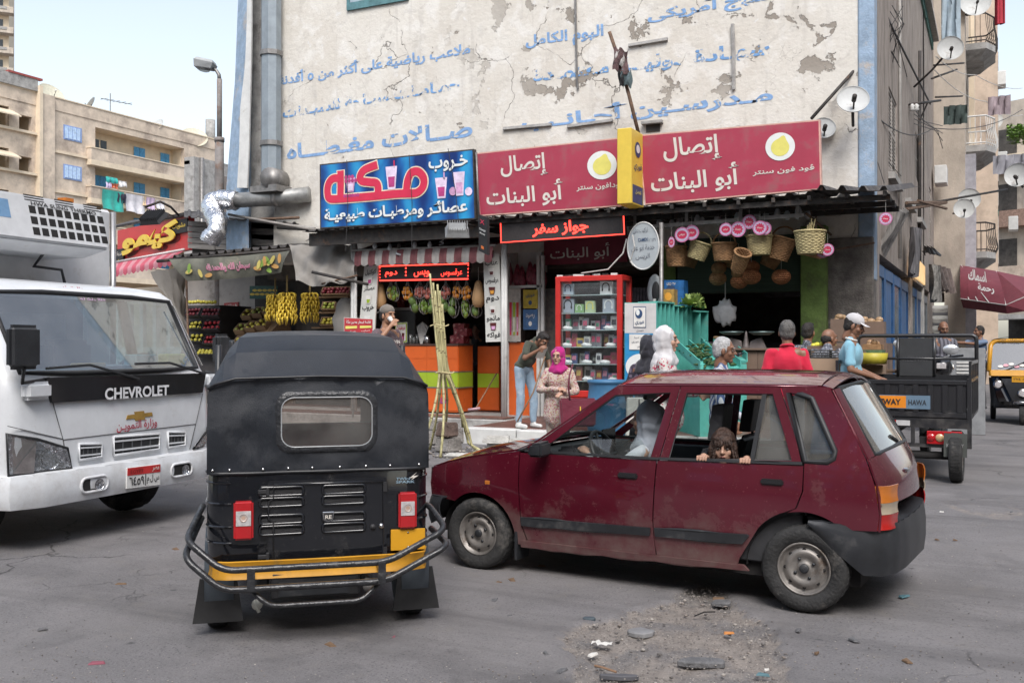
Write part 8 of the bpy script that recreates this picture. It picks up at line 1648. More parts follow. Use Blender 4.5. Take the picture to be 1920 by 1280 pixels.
ut=MB().hexa([(-1.70,-1.1,zu_b-.02),(XU-.22,-1.1,zu_b-.02),(XU-.22,u9-.08,zu_b-.02),(-1.70,u9-.08,zu_b-.02)],[(-1.70,-1.1,zu_b+.04),(XU,-1.1,zu_b+.06),(XU,u9,zu_b+.06),(-1.70,u9,zu_b+.04)]).hexa([(-1.70,-1.1,zu_b+.042),(XU,-1.1,zu_b+.062),(XU,u9,zu_b+.062),(-1.70,u9,zu_b+.042)],[(-1.70,-1.1,zu_b+.50),(XU-.10,-1.1,zu_b+.47),(XU-.10,u9-.03,zu_b+.47),(-1.70,u9-.03,zu_b+.50)]).bld_('cooling_unit',bxm,trk,lo_=1,bevel=.02,seg=2)
qa=[Mx@Vec(p)for p in((XU,-1.1,zu_b+.06),(XU,u9,zu_b+.06),(XU-.10,u9-.01,zu_b+.46),(XU-.10,-1.1,zu_b+.46))]
def unit_uv(x,y):
 o_=TR(x,y,XU-.04);return((o_[0]+1.1)/(u9+1.1),(o_[1]-zu_b-.06)/.40)
def uq(xa,ya,xb,yb):u0,v1=unit_uv(xa,ya);u1,v0=unit_uv(xb,yb);return u0,u1,min(v0,v1),max(v0,v1)
u0,_v=unit_uv(57,425);u1,_v=unit_uv(201,450)
for r_ in range(3):
 for c_ in range(9):
  a=u0+(u1-u0)*c_/9;MB().slab(raise_(sub(qa,a+.006,a+(u1-u0)/9-.008,.14+r_*.24,.14+r_*.24+.17),.003),.004).bld_('grille_hole',under,ut)
for k in range(3):
 a=u0+(u1-u0)*(k*.38-.02)
 for j in range(3):MB().slab(raise_(sub(qa,a,a+(u1-u0)*.24,.90+j*.055,.925+j*.055),.003),.004).bld_('louvre',under,ut)
txt('HWA SUNG THERMO',sub(qa,u0+.02,u1-.05,.80,.885),black_m,ut if False else trk,bold=.02,off=.008);q=sub(qa,u0-.28,u0-.10,.45,.85);plate(q,M('unit_logo_blue',(.16,.30,.48),.5),trk,'unit_badge',.004);txt('H',sub(q,.3,.7,.25,.75),M('unit_logo_navy',(.03,.12,.4),.5),trk,off=.01,bold=.04)
MB().box(XU-.3,u9-.25,zu_b+.51,.1,.1,.05).bld_('marker_lamp',M('amber_lens'),trk,lo_=1);MB().tub([(XU-.3,u9-.5,zu_b),(XU-.45,u9-.48,zu_b-.12),(XU-.35,u9-.25,zu_b-.14),(XU-.4,u9-.15,zu_b-.3)],.015,6).bld_('hose',trim_b,trk,lo_=1)
MB().tub([(-.02,1.02,1.36),(-.30,.95,1.92)],.008,5).bld_('aerial',chrome,trk,lo_=1)
# ================= CARGO TRICYCLE =================
rA,rB=(3.86,11.88),(5.17,11.2);L_=math.hypot(rB[0]-rA[0],rB[1]-rA[1]);ru=((rB[0]-rA[0])/L_,(rB[1]-rA[1])/L_);rf2=(-ru[1],ru[0]);mid_=((rA[0]+rB[0])/2,(rA[1]+rB[1])/2)
tri=placed('cargo_tricycle','black motor tricycle with open cargo bed and orange name plate seen from behind','cargo tricycle',mid_,rf2)
def TQ(px,py,off=0.):A=(rA[0]+rf2[0]*off,rA[1]+rf2[1]*off);u,z=onplane(A,(A[0]+ru[0],A[1]+ru[1]),px,py);return L_/2-u,z
bkp=car_paint('black_tricycle_paint',(.018,.019,.022),(.9,.2),(.12,.11,.10),.35,.3,.7,.03);h2_=L_/2;ztp=(TQ(1569,707)[1]+TQ(1822,717)[1])/2;zbt=(TQ(1640,770)[1]+TQ(1815,787)[1])/2;BL_=1.65
tg_=MB();tg_.bx(-.02,.02,-h2_+.05,h2_-.05,ztp-.05,ztp).bx(-.02,.02,-h2_+.05,h2_-.05,zbt-.02,zbt+.04).bx(-.003,.008,-h2_+.05,h2_-.05,zbt+.04,ztp-.05);tg_=tg_.bld_('tailgate',bkp,tri,lo_=1,bevel=.004)
for k in range(9):y=-h2_+.12+k*(2*h2_-.24)/8;MB().bx(-.022,-.003,y-.028,y+.028,zbt+.042,ztp-.052).bld_('pressed_rib',bkp,tg_,lo_=1)
for s_ in(1,-1):
 MB().bx(-.03,.04,s_*(h2_-.045),s_*h2_,zbt-.35,ztp+.02).bld_('corner_post',bkp,tri,lo_=1)
 sd2=MB().bx(.04,BL_,s_*(h2_-.02),s_*(h2_-.01),zbt,ztp-.02).bld_('side_panel',bkp,tri,lo_=1)
 MB().bx(.04,BL_,s_*(h2_-.035),s_*h2_,ztp-.02,ztp+.02).bx(.04,BL_,s_*(h2_-.035),s_*h2_,zbt-.03,zbt+.02).bld_('side_rail',bkp,sd2,lo_=1)
 for k in range(5):MB().bx(.25+k*.3,.29+k*.3,s_*(h2_-.01),s_*(h2_+.008),zbt,ztp-.02).bld_('side_rib',bkp,sd2,lo_=1)
 MB().bx(.0,.04,s_*(h2_-.03),s_*(h2_-.0),ztp+.02,ztp+.22).bx(.04,BL_,s_*(h2_-.03),s_*h2_,ztp+.18,ztp+.22).bld_('upper_rail',bkp,tri,lo_=1)
 for k in range(4):MB().bx(.35+k*.38,.38+k*.38,s_*(h2_-.028),s_*(h2_-.002),ztp+.02,ztp+.18).bld_('rail_post',bkp,tri,lo_=1)
MB().bx(.02,BL_,-h2_+.02,h2_-.02,zbt-.04,zbt-.02).bld_('bed_floor',bkp,tri,lo_=1)
MB().bx(BL_,BL_+.02,-h2_+.02,h2_-.02,zbt,ztp+.02).bld_('front_board',bkp,tri,lo_=1)
zbar=TQ(1722,629,BL_)[1];MB().tub(bend([(BL_,h2_-.02,ztp),(BL_,h2_-.02,zbar),(BL_,-h2_+.02,zbar),(BL_,-h2_+.02,ztp)]),.025,8).tub([(BL_,h2_-.02,zbar-.30),(BL_,-h2_+.02,zbar-.30)],.018,8).tub([(BL_,.22,zbar),(BL_,.22,ztp)],.02,6).tub([(BL_,-.22,zbar),(BL_,-.22,ztp)],.02,6).bld_('head_frame',bkp,tri,lo_=1)
pnl=MB().bx(BL_-.008,BL_+.008,-.20,.20,ztp,zbar-.03).bld_('centre_panel',M('panel_dark',(.035,.037,.04),.6),tri,lo_=1)
Mt=rootm(tri)
def tqd(y0,y1,z0,z1,x):return[Mt@Vec(p)for p in((x,y0,z0),(x,y1,z0),(x,y1,z1),(x,y0,z1))]
txt('KEEWAY',tqd(.16,-.16,zbar-.34,zbar-.27,BL_-.009),M('embossed_grey',(.07,.07,.075),.5),tri,off=.002)
(ya,za),(yb4,zb4)=TQ(1626,738,-.03),TQ(1744,760,-.03);za=(za+TQ(1744,743,-.03)[1])/2;zb4=za-.155;q=tqd(ya,yb4,zb4,za,-.026);npt=MB().slab(q,.01).bld_('name_plate',M('plate_steel_blue',(.13,.20,.27),.4,n=.1),tri);plate(sub(q,.01,.62,.05,.95),M('plate_orange',(.72,.24,.02),.4,n=.06),tri,'orange_panel',.002);txt('KEEWAY',sub(q,.07,.54,.28,.72),black_m,tri,bold=.03,off=.007);txt('HAWA',sub(q,.66,.94,.28,.68),black_m,tri,off=.003,bold=.01)
m_=MB();
(a0,z0)=TQ(1655,788);MB().bx(-.035,-.02,a0-.15,a0+.0,zbt-.12,zbt-.06).bld_('red_reflector',M('reflector_red',(.5,.02,.02),.3),tri,lo_=1);MB().bx(-.035,-.02,a0-.30,a0-.15,zbt-.12,zbt-.06).bld_('white_reflector',M('reflector_white',(.5,.5,.5),.3),tri,lo_=1)
MB().bx(-.02,.04,-h2_,h2_,zbt-.14,zbt-.03).bx(-.02,.04,-h2_,h2_,zbt-.36,zbt-.32).bld_('rear_beam',bkp,tri,lo_=1)
for y in(.35,-.12):MB().bx(-.02,.03,y-.02,y+.02,zbt-.32,zbt-.14).bld_('beam_post',bkp,tri,lo_=1)
(yl,zl_),(yr_,zr_)=TQ(1738,806),TQ(1804,822);lb=MB().bx(-.05,-.01,min(yl,yr_),max(yl,yr_),zbt-.32,zbt-.17).bld_('tail_light',M('red_lamp'),tri,lo_=1,bevel=.006)
for k in range(4):yy=yl+(yr_-yl)*(k+.5)/4;MB().lathe([(.001,-.012),(.04,-.008),(.046,0)],14,T(-.052,yy,zbt-.245)@RY(R(90))@Matrix.Scale(1,4)).bld_('round_lens',[M('red_lamp'),M('amber_round',(.55,.38,.2),.25,coat=.5)][k%2],lb,lo_=1)
wy=-h2_+.16;wheel(tri,.05,wy,.29,.14,side=-1);wheel(tri,.05,-wy,.29,.14,side=1);MB().hexa([(-.17,wy-.12,.30),(-.155,wy-.12,.30),(-.155,wy+.12,.30),(-.17,wy+.12,.30)],[(-.12,wy-.12,.56),(-.105,wy-.12,.56),(-.105,wy+.12,.56),(-.12,wy+.12,.56)]).bld_('mud_flap',M('grey_flap',(.05,.055,.05),.8),tri,lo_=1)
txt('KEEWAY',tqd(wy+.09,wy-.09,.41,.45,-.165),M('flap_letter',(.25,.25,.25),.6),tri,off=.012)
MB().tub([(.05,-wy,.29),(.05,wy,.29)],.045,10).ell((.05,.1,.29),(.12,.14,.12),12,8).tub([(.02,wy+.12,.32),(.02,wy+.12,.5)],.035,8).tub([(.02,-wy-.12,.32),(.02,-wy-.12,.5)],.035,8).bx(.0,2.6,-.25,-.19,.42,.50).bx(.0,2.6,.19,.25,.42,.50).bld_('axle_and_frame',under,tri,lo_=1)
MB().bx(1.9,2.5,-.2,.2,.5,.85).tub([(2.7,0,.9),(3.0,0,.35)],.04,8).bld_('motorcycle_body',bkp,tri,lo_=1,bevel=.03);wheel(tri,3.0,0,.29,.12);MB().bx(1.75,2.3,-.17,.17,.80,.90).bld_('saddle',seat_m,tri,lo_=1,bevel=.03)
MB().tub([(2.65,.45,1.10),(2.75,.2,1.05),(2.75,-.2,1.05),(2.65,-.45,1.10)],.018,6).bld_('handlebar',trim_b,tri,lo_=1)
for(px,py)in((1690,644),(1783,655)):
 y,z=TQ(px,py,2.7);mr_=MB().lathe([(.001,.012),(.085,.012),(.095,0),(.085,-.03),(.001,-.05)],20,T(2.68,y,z)@RY(R(-90))@RX(R(8)),sx=.75,sy=1.15).bld_('mirror',M('mirror_face',(.62,.64,.66),.15,.6,n=.1),tri,lo_=1);MB().tub([(2.7,y,z-.05),(2.7,y*.9,1.08)],.008,5).bld_('mirror_stem',trim_b,mr_,lo_=1)
# ================= SECOND TUK-TUK, SEEN FROM THE FRONT =================
fc=(1905-960)/FPX;fD=19.6;tk2=placed('auto_rickshaw','black and yellow auto rickshaw facing the camera at the right edge','auto rickshaw',(fc*fD+.12,fD),(-.46,-.89))
ykm=M('taxi_yellow',(.62,.30,.02),.4,n=.08,coat=.4)
MB().hexa([(-1.6,-.6,.3),(.0,-.55,.3),(.0,.55,.3),(-1.6,.6,.3)],[(-1.6,-.6,.85),(-.05,-.6,.95),(-.05,.6,.95),(-1.6,.6,.85)]).bld_('body',blk,tk2,lo_=1,bevel=.04,seg=2)
MB().hexa([(-.1,-.5,.35),(.25,-.2,.40),(.25,.2,.40),(-.1,.5,.35)],[(-.1,-.58,.95),(.12,-.46,.95),(.12,.46,.95),(-.1,.58,.95)]).bld_('nose',blk,tk2,lo_=1,bevel=.06,seg=3)
MB().hexa([(.08,-.60,.94),(.14,-.55,.94),(.14,.55,.94),(.08,.60,.94)],[(.07,-.60,1.06),(.10,-.57,1.06),(.10,.57,1.06),(.07,.60,1.06)]).bld_('yellow_band',ykm,tk2,lo_=1,bevel=.01)
fr_t=bend([(.08,.59,1.04),(-.16,.56,1.56),(-.18,.48,1.64),(-.18,-.48,1.64),(-.16,-.56,1.56),(.08,-.59,1.04)]);MB().tub(fr_t,.045,8).bld_('yellow_frame',ykm,tk2,lo_=1)
MB().grid(lambda u,v:(.07-.24*v,(.56-.03*v)*(2*u-1),1.06+.54*v),8,6).bld_('windscreen',tg,tk2,lo_=1)
MB().hexa([(-1.6,-.6,.85),(-1.55,-.6,.85),(-1.55,.6,.85),(-1.6,.6,.85)],[(-1.5,-.55,1.66),(-1.45,-.55,1.66),(-1.45,.55,1.66),(-1.5,.55,1.66)]).grid(lambda u,v:(-1.55+1.42*u,(.60-.05*u)*(2*v-1),1.66+.07*(1-(2*v-1)**2)),8,10).bld_('soft_top',M('padded_top',(.05,.055,.07),.6,n=.2,bump=.5,bs=30),tk2,lo_=1)
for y in(.42,-.42,0):
 lm=MB().lathe([(.001,.03),(.07,.025),(.085,0),(.09,-.03)],18,T(.17 if y else.27,y,.78 if y else.62)@RY(R(90))).bld_('headlight',chrome,tk2,lo_=1);MB().lathe([(.001,.034),(.06,.03)],14,T(.17 if y else.27,y,.78 if y else.62)@RY(R(90))).bld_('lamp_glass',M('frosted_clear_lens'),lm,lo_=1)
MB().box(.16,0,.88,.01,.36,.11).bld_('number_plate',ykm,tk2,lo_=1);Mx2=rootm(tk2);txt('ن ط ٢٧٤',[Mx2@Vec(p)for p in((.167,-.15,.85),(.167,.15,.85),(.167,.15,.91),(.167,-.15,.91))],black_m,tk2,off=.002)
txt('ماشاء الله تبارك الله',[Mx2@Vec(p)for p in((-.12,-.42,1.62),(-.12,.42,1.62),(-.135,.42,1.67),(-.135,-.42,1.67))],black_m,tk2,off=.02)
for i in range(9):disc([Mx2@Vec(p)for p in((.075,-.5,1.08),(.075,.5,1.08),(-.16,.5,1.55),(-.16,-.5,1.55))],M('sticker_pink',(.6,.3,.35),.5)if i%2 else cupw,tk2,'sticker',.01,.05,.06,.12+.095*i,.10+.05*(i%3),9)
MB().tub([(.085,-.3,1.05),(.02,.1,1.25)],.01,5).bld_('wiper',trim_b,tk2,lo_=1);MB().hexa([(.12,-.13,.38),(.42,-.1,.38),(.42,.1,.38),(.12,.13,.38)],[(.2,-.09,.50),(.38,-.08,.48),(.38,.08,.48),(.2,.09,.50)]).bld_('mudguard',blk,tk2,lo_=1,bevel=.03,seg=2)
wheel(tk2,.28,0,.20,.10);wheel(tk2,-1.3,.55,.20,.10);wheel(tk2,-1.3,-.55,.20,.10,side=-1)
for s_ in(1,-1):MB().box(.0,s_*.72,1.15,.02,.10,.16).tub([(.0,s_*.6,1.05),(.0,s_*.7,1.12)],.01,5).bld_('wing_mirror',dark_pl,tk2,lo_=1,bevel=.006)
MB().bx(-1.2,-.9,-.5,.5,.5,1.1).bld_('rear_seat',seat_m,tk2,lo_=1,bevel=.03)
MB().tub([(.30,-.16,.4),(.46,-.14,.45),(.46,.14,.45),(.30,.16,.4)],.015,6).bld_('wheel_guard',chrome,tk2,lo_=1)
# ================= PEOPLE =================
def blob(prims,voxel,it=3,wr=0.,ws=9,seed=0,M_=None):
 """one continuous surface from capsules (p0, p1, r0, r1) and ellipsoids (c, (rx, ry, rz), pitch)"""
 mb=MB()
 for p in prims:
  if len(p)==4:
   a,b=Vec(p[0]),Vec(p[1]);r0,r1=p[2],p[3];mb.tub([a,b],[r0,r1],14);mb.ell(a,r0*.995,14,8);mb.ell(b,r1*.995,14,8)
  else:mb.ell((0,0,0),p[1],18,12,T(*p[0])@RY(p[2]))
 o=mb.bld_('tmp',MATS['cream_paint']);md=o.modifiers.new('r','REMESH');md.mode='VOXEL';md.voxel_size=voxel;md.use_smooth_shade=True;s_=o.modifiers.new('s','SMOOTH');s_.factor=.5;s_.iterations=it
 me=bpy.data.meshes.new_from_object(o.evaluated_get(bpy.context.evaluated_depsgraph_get()));bpy.data.objects.remove(o)
 v=[tuple(p.co)for p in me.vertices];f=[tuple(p.vertices)for p in me.polygons];bpy.data.meshes.remove(me)
 if wr:v=[tuple(Vec(p)+Vec(mn.noise_vector(Vec((p[0]*ws,p[1]*ws,p[2]*ws*.55+seed))))*wr)for p in v]
 return v,f
def bmesh_obj(name,parts,mats,parent,mm):
 mb=MB()
 for i,(v,f)in enumerate(parts):mb.add(v,f,min(i,len(mats)-1)if len(mats)>1 else 0,True,mm)
 return mb.bld_(name,mats,parent,lo_=1)
skins=[M('skin_tan',(.36,.19,.115),.55,n=.08,ns=9),M('skin_brown',(.23,.115,.07),.5,n=.08,ns=9),M('skin_fair',(.46,.27,.19),.55,n=.06,ns=9)]
eye_w,eye_d,lipm=M('eye_white',(.26,.22,.2),.3),M('eye_dark',(.02,.012,.01),.2),M('lips',(.26,.09,.075),.5)
def hand(w,d,up,s=1.,curl=.5):
 """palm, four unequal bent fingers and a side thumb; w wrist, d pointing direction, up back-of-hand normal"""
 w,d,up=Vec(w),Vec(d).normalized(),Vec(up);up=(up-d*up.dot(d)).normalized();sd=d.cross(up);o=[(w,w+d*.075*s,.024*s,.028*s)]
 for k,L_ in enumerate((.066,.076,.070,.055)):
  b=w+d*.078*s+sd*(.030-.020*k)*s;m1=b+(d-up*curl*.5).normalized()*L_*.5*s;m2=m1+(d-up*curl*1.6).normalized()*L_*.5*s;o+=[(w+d*.05*s+sd*(.024-.016*k)*s,b,.012*s,.0105*s),(b,m1,.0105*s,.0095*s),(m1,m2,.0095*s,.0085*s)]
 t0=w+d*.025*s+sd*.026*s;t1=t0+(d*.6+sd*.8).normalized()*.038*s;o+=[(t0,t1,.013*s,.011*s),(t1,t1+(d-up*curl).normalized()*.028*s,.011*s,.009*s)];return o
BASE=dict(pel=(0,0,.95),wai=(0,0,1.10),che=(.0,0,1.29),nec=(-.005,0,1.47),hea=(.03,0,1.61),hiL=(0,.09,.92),knL=(.03,.10,.50),anL=(-.01,.10,.09),shL=(0,.165,1.395),elL=(-.03,.235,1.13),wrL=(.08,.22,.89),hiR=(0,-.09,.92),knR=(.03,-.10,.50),anR=(-.01,-.10,.09),shR=(0,-.165,1.395),elR=(-.03,-.235,1.13),wrR=(.08,-.22,.89))
def person(label,mm,H=1.72,pose=None,bend=0.,skin=0,shirt=None,sleeve='short',pants=None,shoes=None,hair=None,hk='short',hy=0.,hp=0.,scarf=None,cap=None,glasses=False,robe=None,stout=1.,vox=.012,child=1.,beard=None,legs=True,group=None,hands=True,collar=None):
 s=H/1.72;J={k:Vec(v)for k,v in BASE.items()}
 if bend:
  rb=Matrix.Rotation(bend,4,'Y');p0=Vec((0,0,.98))
  for k in('wai','che','nec','hea','shL','shR','elL','elR','wrL','wrR'):J[k]=p0+rb@(J[k]-p0)
 for k,v in(pose or{}).items():J[k]=Vec(v)
 X,Y,Z=mm.translation;yaw=mm.to_euler().z;t=thg('person',label,'person',(X,Y,Z),yaw,group);L=T(0,0,0);S_=Matrix.Scale(s,4);sk=skins[skin];w=stout
 tilt=math.atan2(J['che'].x-J['pel'].x,J['che'].z-J['pel'].z)
 body=[(J['pel'],(.105*w,.155*w,.115),tilt),(J['wai'],(.10*w,.14*w,.14),tilt),(J['che'],(.105*w,.155*w,.17),tilt),(J['shL']*.82+J['shR']*.18,J['shR']*.82+J['shL']*.18,.058,.058),(J['che']+(J['nec']-J['che'])*.4,J['nec']+(J['hea']-J['nec'])*.35,.07,.052)]
 for c in 'LR':
  body+=[(J['sh'+c],J['el'+c],.050*w,.038),(J['el'+c],J['wr'+c],.038,.026)]
  body+=[(J['hi'+c],J['kn'+c],.082*w,.055),(J['kn'+c],J['an'+c],.052,.036),(J['an'+c]+Vec((-.02,0,-.045)),J['an'+c]+Vec((.13,0,-.058)),.036,.030)]if legs else[]
 if hands:
  for c in 'LR':d=(J['wr'+c]-J['el'+c]);body+=hand(J['wr'+c],d,pose.get('up'+c,(0,1 if c=='L' else-1,.3))if pose else(0,1 if c=='L' else-1,.3),1.0,.7)
 hs=1.0*child;hd=T(*(J['hea']*s))@RZ(hy)@RY(hp)@Matrix.Scale(s*hs,4)
 head=[((-.012,0,.028),(.096,.076,.100),0),((.022,0,-.030),(.072,.060,.080),0),((.062,0,-.088),(.028,.030,.024),0),((.072,0,.040),(.022,.052,.018),0),((.088,0,.022),(.112,0,-.018),.009,.013),((.100,-.010,-.022),(.100,.010,-.022),.009,.009),((.086,0,-.050),(.016,.024,.010),0),((-.02,0,-.05),(-.035,0,-.14),.055,.052)]
 for y in(1,-1):head+=[((.055,y*.040,-.022),(.028,.024,.026),0),((-.004,y*.078,-.008),(.018,.010,.032),0)]
 hv,hf=blob(head,.0065*child**0,2);bv,bf=blob(body,vox,3)
 mb=MB().add(bv,bf,0,True,S_).add(hv,hf,0,True,hd);mb.bld_('body',sk,t,lo_=1)
 ey=MB();[ey.ell((.0795,y,.008),(.013,.0135,.0062),10,8,hd)for y in(.031,-.031)];[ey.ell((.0905,y,.008),(.004,.0065,.0062),8,6,hd,1)for y in(.031,-.031)];ey.bld_('eyes',[eye_w,eye_d],t,lo_=1)
 br=MB();[br.tub([(.088,y*.5,.032),(.095,y,.036),(.084,y*1.55,.030)],[.003,.0045,.002],6,hd)for y in(.033,-.033)];br.bld_('eyebrows',hair or eye_d,t,lo_=1)
 MB().tub([(.094,.020,-.052),(.101,0,-.050),(.094,-.020,-.052)],[.002,.0065,.002],6,hd).bld_('mouth',lipm,t,lo_=1)
 if beard:MB().tub([(.097,.026,-.042),(.106,0,-.036),(.097,-.026,-.042)],[.003,.0085,.003],6,hd).bld_('moustache',beard,t,lo_=1)
 if hair and not scarf:
  hp_=[((-.022,0,.040),(.098,.083,.100),0),((-.050,0,-.005),(.062,.078,.078),0)]
  if hk=='bald':hp_=[((-.045,0,.000),(.070,.082,.070),0),((-.02,0,-.005),(.06,.083,.035),0)]
  if hk=='full':hp_+=[((.035,0,.105),(.055,.06,.035),0)]
  if hk=='bob':hp_=[((-.018,0,.040),(.112,.098,.108),0),((-.035,0,-.045),(.085,.100,.090),0),((.055,.0,.075),(.055,.075,.045),.3),((.02,.088,-.02),(.035,.02,.075),0),((.02,-.088,-.02),(.035,.02,.075),0)]
  v,f=blob(hp_,.009,2,.007,26);m_=MB().add(v,f,0,True,hd)
  if hk=='bob':
   for k in range(150):
    a=U(0,2*PI);e=.35 if abs(math.sin(a))<.6 and math.cos(a)>0 else 1.;m_.tub([(-.015+(.03+.100*q)*math.cos(a+.12*q*U(-1,1)),(.03+.078*q)*math.sin(a+.1*q),.145-.03*q-(.17*e)*q**2.2+U(-.004,.004))for q in(0,.35,.65,.9,1.05+U(0,.12))],[.006,.006,.005,.004,.001],4,hd)
  m_.bld_('hair',hair,t,lo_=1)
 if cap:m_=MB().add(*blob([((-.014,0,.068),(.104,.086,.078),0)],.009,2),0,True,hd);m_.grid(lambda u,v:(.06+.105*v*math.cos((u-.5)*1.9),.085*math.sin((u-.5)*2.6)*(1-.15*v),.055-.018*v+.012*(1-(2*u-1)**2)),10,4,m=hd@(RZ(PI)if cap[1]else I4));m_.ell((-.014,0,.145),.008,8,6,hd);m_.bld_('cap',cap[0],t,lo_=1,solid=0)
 if scarf:
  pr=[((-.026,0,.026),(.108,.096,.120),0),((-.028,0,-.05),(.100,.100,.10),0),((-.016,0,-.11),(.092,.105,.085),0),((-.02,0,-.175),(.115,.145,.085),0),((.035,0,-.14),(.035,.055,.04),0),((-.06,0,-.23),(.09,.15,.09),0),((.03,.0,-.20),(.07,.10,.07),0)]
  v,f=blob(pr,.010,2,.024,17);MB().add(v,f,0,True,hd).bld_('headscarf',scarf,t,lo_=1)
 if glasses:
  g_=MB()
  for y in(.033,-.033):g_.tub([(.104,y+.024*math.cos(a),.006+.017*math.sin(a))for a in np.linspace(0,2*PI,15)[:-1]],.0016,4,hd,cl_=1)
  g_.tub([(.104,.009,.008),(.104,-.009,.008)],.0022,4,hd).tub([(.103,.057,.010),(.0,.082,.008)],.0022,4,hd).tub([(.103,-.057,.010),(.0,-.082,.008)],.0022,4,hd);g_.bld_('glasses',dark_pl,t,lo_=1)
 if shirt:
  i_=.014;pr=[(J['pel']+Vec((0,0,.03)),(.112*w,.165*w,.11),tilt),(J['wai'],(.112*w,.155*w,.15),tilt),(J['che'],(.118*w,.165*w,.175),tilt),(J['shL']*.9+J['shR']*.1,J['shR']*.9+J['shL']*.1,.056,.056),(J['che']+(J['nec']-J['che'])*.5,J['nec']+(J['hea']-J['nec'])*.02,.078,.060)]
  if robe:z=robe;pr+=[(J['pel'],Vec((J['pel'].x,0,z+.14)),.165*w,.185*w),(J['pel']+Vec((0,.06,0)),Vec((J['pel'].x,.07,z+.14)),.13*w,.14*w),(J['pel']-Vec((0,.06,0)),Vec((J['pel'].x,-.07,z+.14)),.13*w,.14*w)]
  for c in 'LR':
   sh,el,wr=J['sh'+c],J['el'+c],J['wr'+c]
   pr+=[(sh,sh.lerp(el,.72),.057*w,.056)]if sleeve=='short' else[(sh,el,.057*w,.048),(el,el.lerp(wr,.93),.050,.036)]
  v,f=blob(pr,.0125,2,.016,11,len(label));MB().add(v,f,0,True,S_).bld_('shirt',shirt,t,lo_=1)
  if collar:c=J['nec']*s;MB().tub([c+Vec((.062*math.cos(a),.066*math.sin(a),.0+.018*math.cos(a+PI)))*s for a in np.linspace(0,2*PI,17)[:-1]],.013,6,cl_=1).bld_('collar',collar,t,lo_=1)
 if pants and legs:
  pr=[(J['pel']-Vec((0,0,.01)),(.112*w,.16*w,.11),0)]
  for c in 'LR':pr+=[(J['hi'+c],J['kn'+c],.092*w,.068),(J['kn'+c],J['an'+c]+Vec((0,0,.03)),.066,.054)]
  v,f=blob(pr,.013,2,.014,10,3);MB().add(v,f,0,True,S_).bld_('trousers',pants,t,lo_=1)
 if legs:
  for c in 'LR':a=J['an'+c];v,f=blob([(a+Vec((-.025,0,-.048)),a+Vec((.145,0,-.058)),.041,.034),(a+Vec((-.01,0,-.03)),a+Vec((.0,0,.0)),.042,.042)],.009,2);MB().add(v,f,0,True,S_).bld_('shoe',shoes or black_m,t,lo_=1)
 return t
def at(px,D,z0=0.,face=(1,0)):X,Y=g((px-960)/FPX*D,D);return T(X,Y,z0)@RZ(math.atan2(face[1],face[0])+R(YAW))
def stripes(name,c1,c2,sc,axis=1):
 f=lambda k,b,out:k.put(b,'Base Color',k.x(k.m(k.op('SINE',k.op('MULTIPLY',k.nd('SeparateXYZ',_0=k.vec).outputs[axis],sc*8.),0.),-.1,.1),c1,c2))
 return M(name,c1,.85,custom=f,bump=.3,bs=14)
def cl(name,c,**k):return M(name,c,.9,n=k.pop('n',.12),ns=k.pop('ns',5),bump=.3,bs=12,sheen=.2,**k)
hairb,hairg,hairw=M('black_hair',(.018,.014,.012),.6,n=.4,ns=30,bump=.8,bs=70),M('grey_hair',(.10,.095,.09),.7,n=.4,ns=30,bump=.6,bs=70),M('white_hair',(.42,.42,.42),.7,n=.25,ns=30,bump=.6,bs=70)
jeans=cl('light_jeans',(.28,.38,.48),dirt=((.45,.52,.58),.4,6));dk_tr=cl('dark_trousers',(.04,.04,.05))
# man drinking
pc_=at(724,12.6).translation;stone('low concrete block under the feet of the drinking young man',(pc_.x,pc_.y,-.01),(.75,.6,.27),rubble_m,14);pm_=at(724,12.6,.27,(.75,-.65));t=person('young man in a grey-brown T-shirt and backward cap drinking from a white cup',pm_,1.76,dict(elR=(.13,-.27,1.27),wrR=(.165,-.075,1.485),upR=(.5,-.8,.2),elL=(.02,.26,1.15),wrL=(.18,.18,1.0)),shirt=cl('mauve_brown_tshirt',(.11,.075,.085)),pants=dk_tr,hair=hairb,cap=(cl('khaki_cap',(.16,.14,.12)),True),hy=.0)
Mx=rootm(t);MB().lathe([(.001,0),(.022,0),(.032,.09),(.028,.09),(.001,.01)],12,T(.17,-.035,1.565)@RY(R(-50))).bld_('cup',cupw,None).name;c_=bpy.data.objects['cup'];c_.matrix_world=Mx;tag(c_,'white cup at the mouth of the young man in the cap','cup')
for s_,z in(('CALVIN',1.33),('KLEIN',1.27)):txt(s_,[Mx@Vec(p)for p in((.148,-.10,z-.03),(.148,.10,z-.03),(.140,.10,z+.015),(.140,-.10,z+.015))],letter_w,t,bold=.02,off=.004)
# bending man with stick
pm_=at(982,15.7,KZ,(.72,-.69));t=person('young man in an olive T-shirt and pale jeans bending over his shoes with a stick',pm_,1.72,dict(hea=(.40,0,1.38),elL=(.36,.20,1.02),wrL=(.46,.12,.84),elR=(.30,-.30,1.10),wrR=(.50,-.22,1.22),anL=(.10,.12,.09),knL=(.10,.12,.50),upR=(0,-1,0)),bend=.62,skin=1,shirt=cl('olive_tshirt',(.055,.062,.045)),pants=jeans,shoes=white_p,hair=hairb,hk='full',hp=.75)
Mx=rootm(t);MB().add([Mx@Vec(p)for p in((.335,-.10,1.10),(.335,.10,1.10),(.43,.09,1.27),(.43,-.09,1.27))],[(0,1,2,3)]).bld_('chest_print',letter_w,t)
tag(MB().tub([P(970,790,15.2),P(1000,735,15.3),P(1022,668,15.4)],.013,6).bld_('broom_stick',M('wood_handle'),None,loc=tuple(P(970,790,15.2))),'thin wooden stick held by the bending young man','stick')
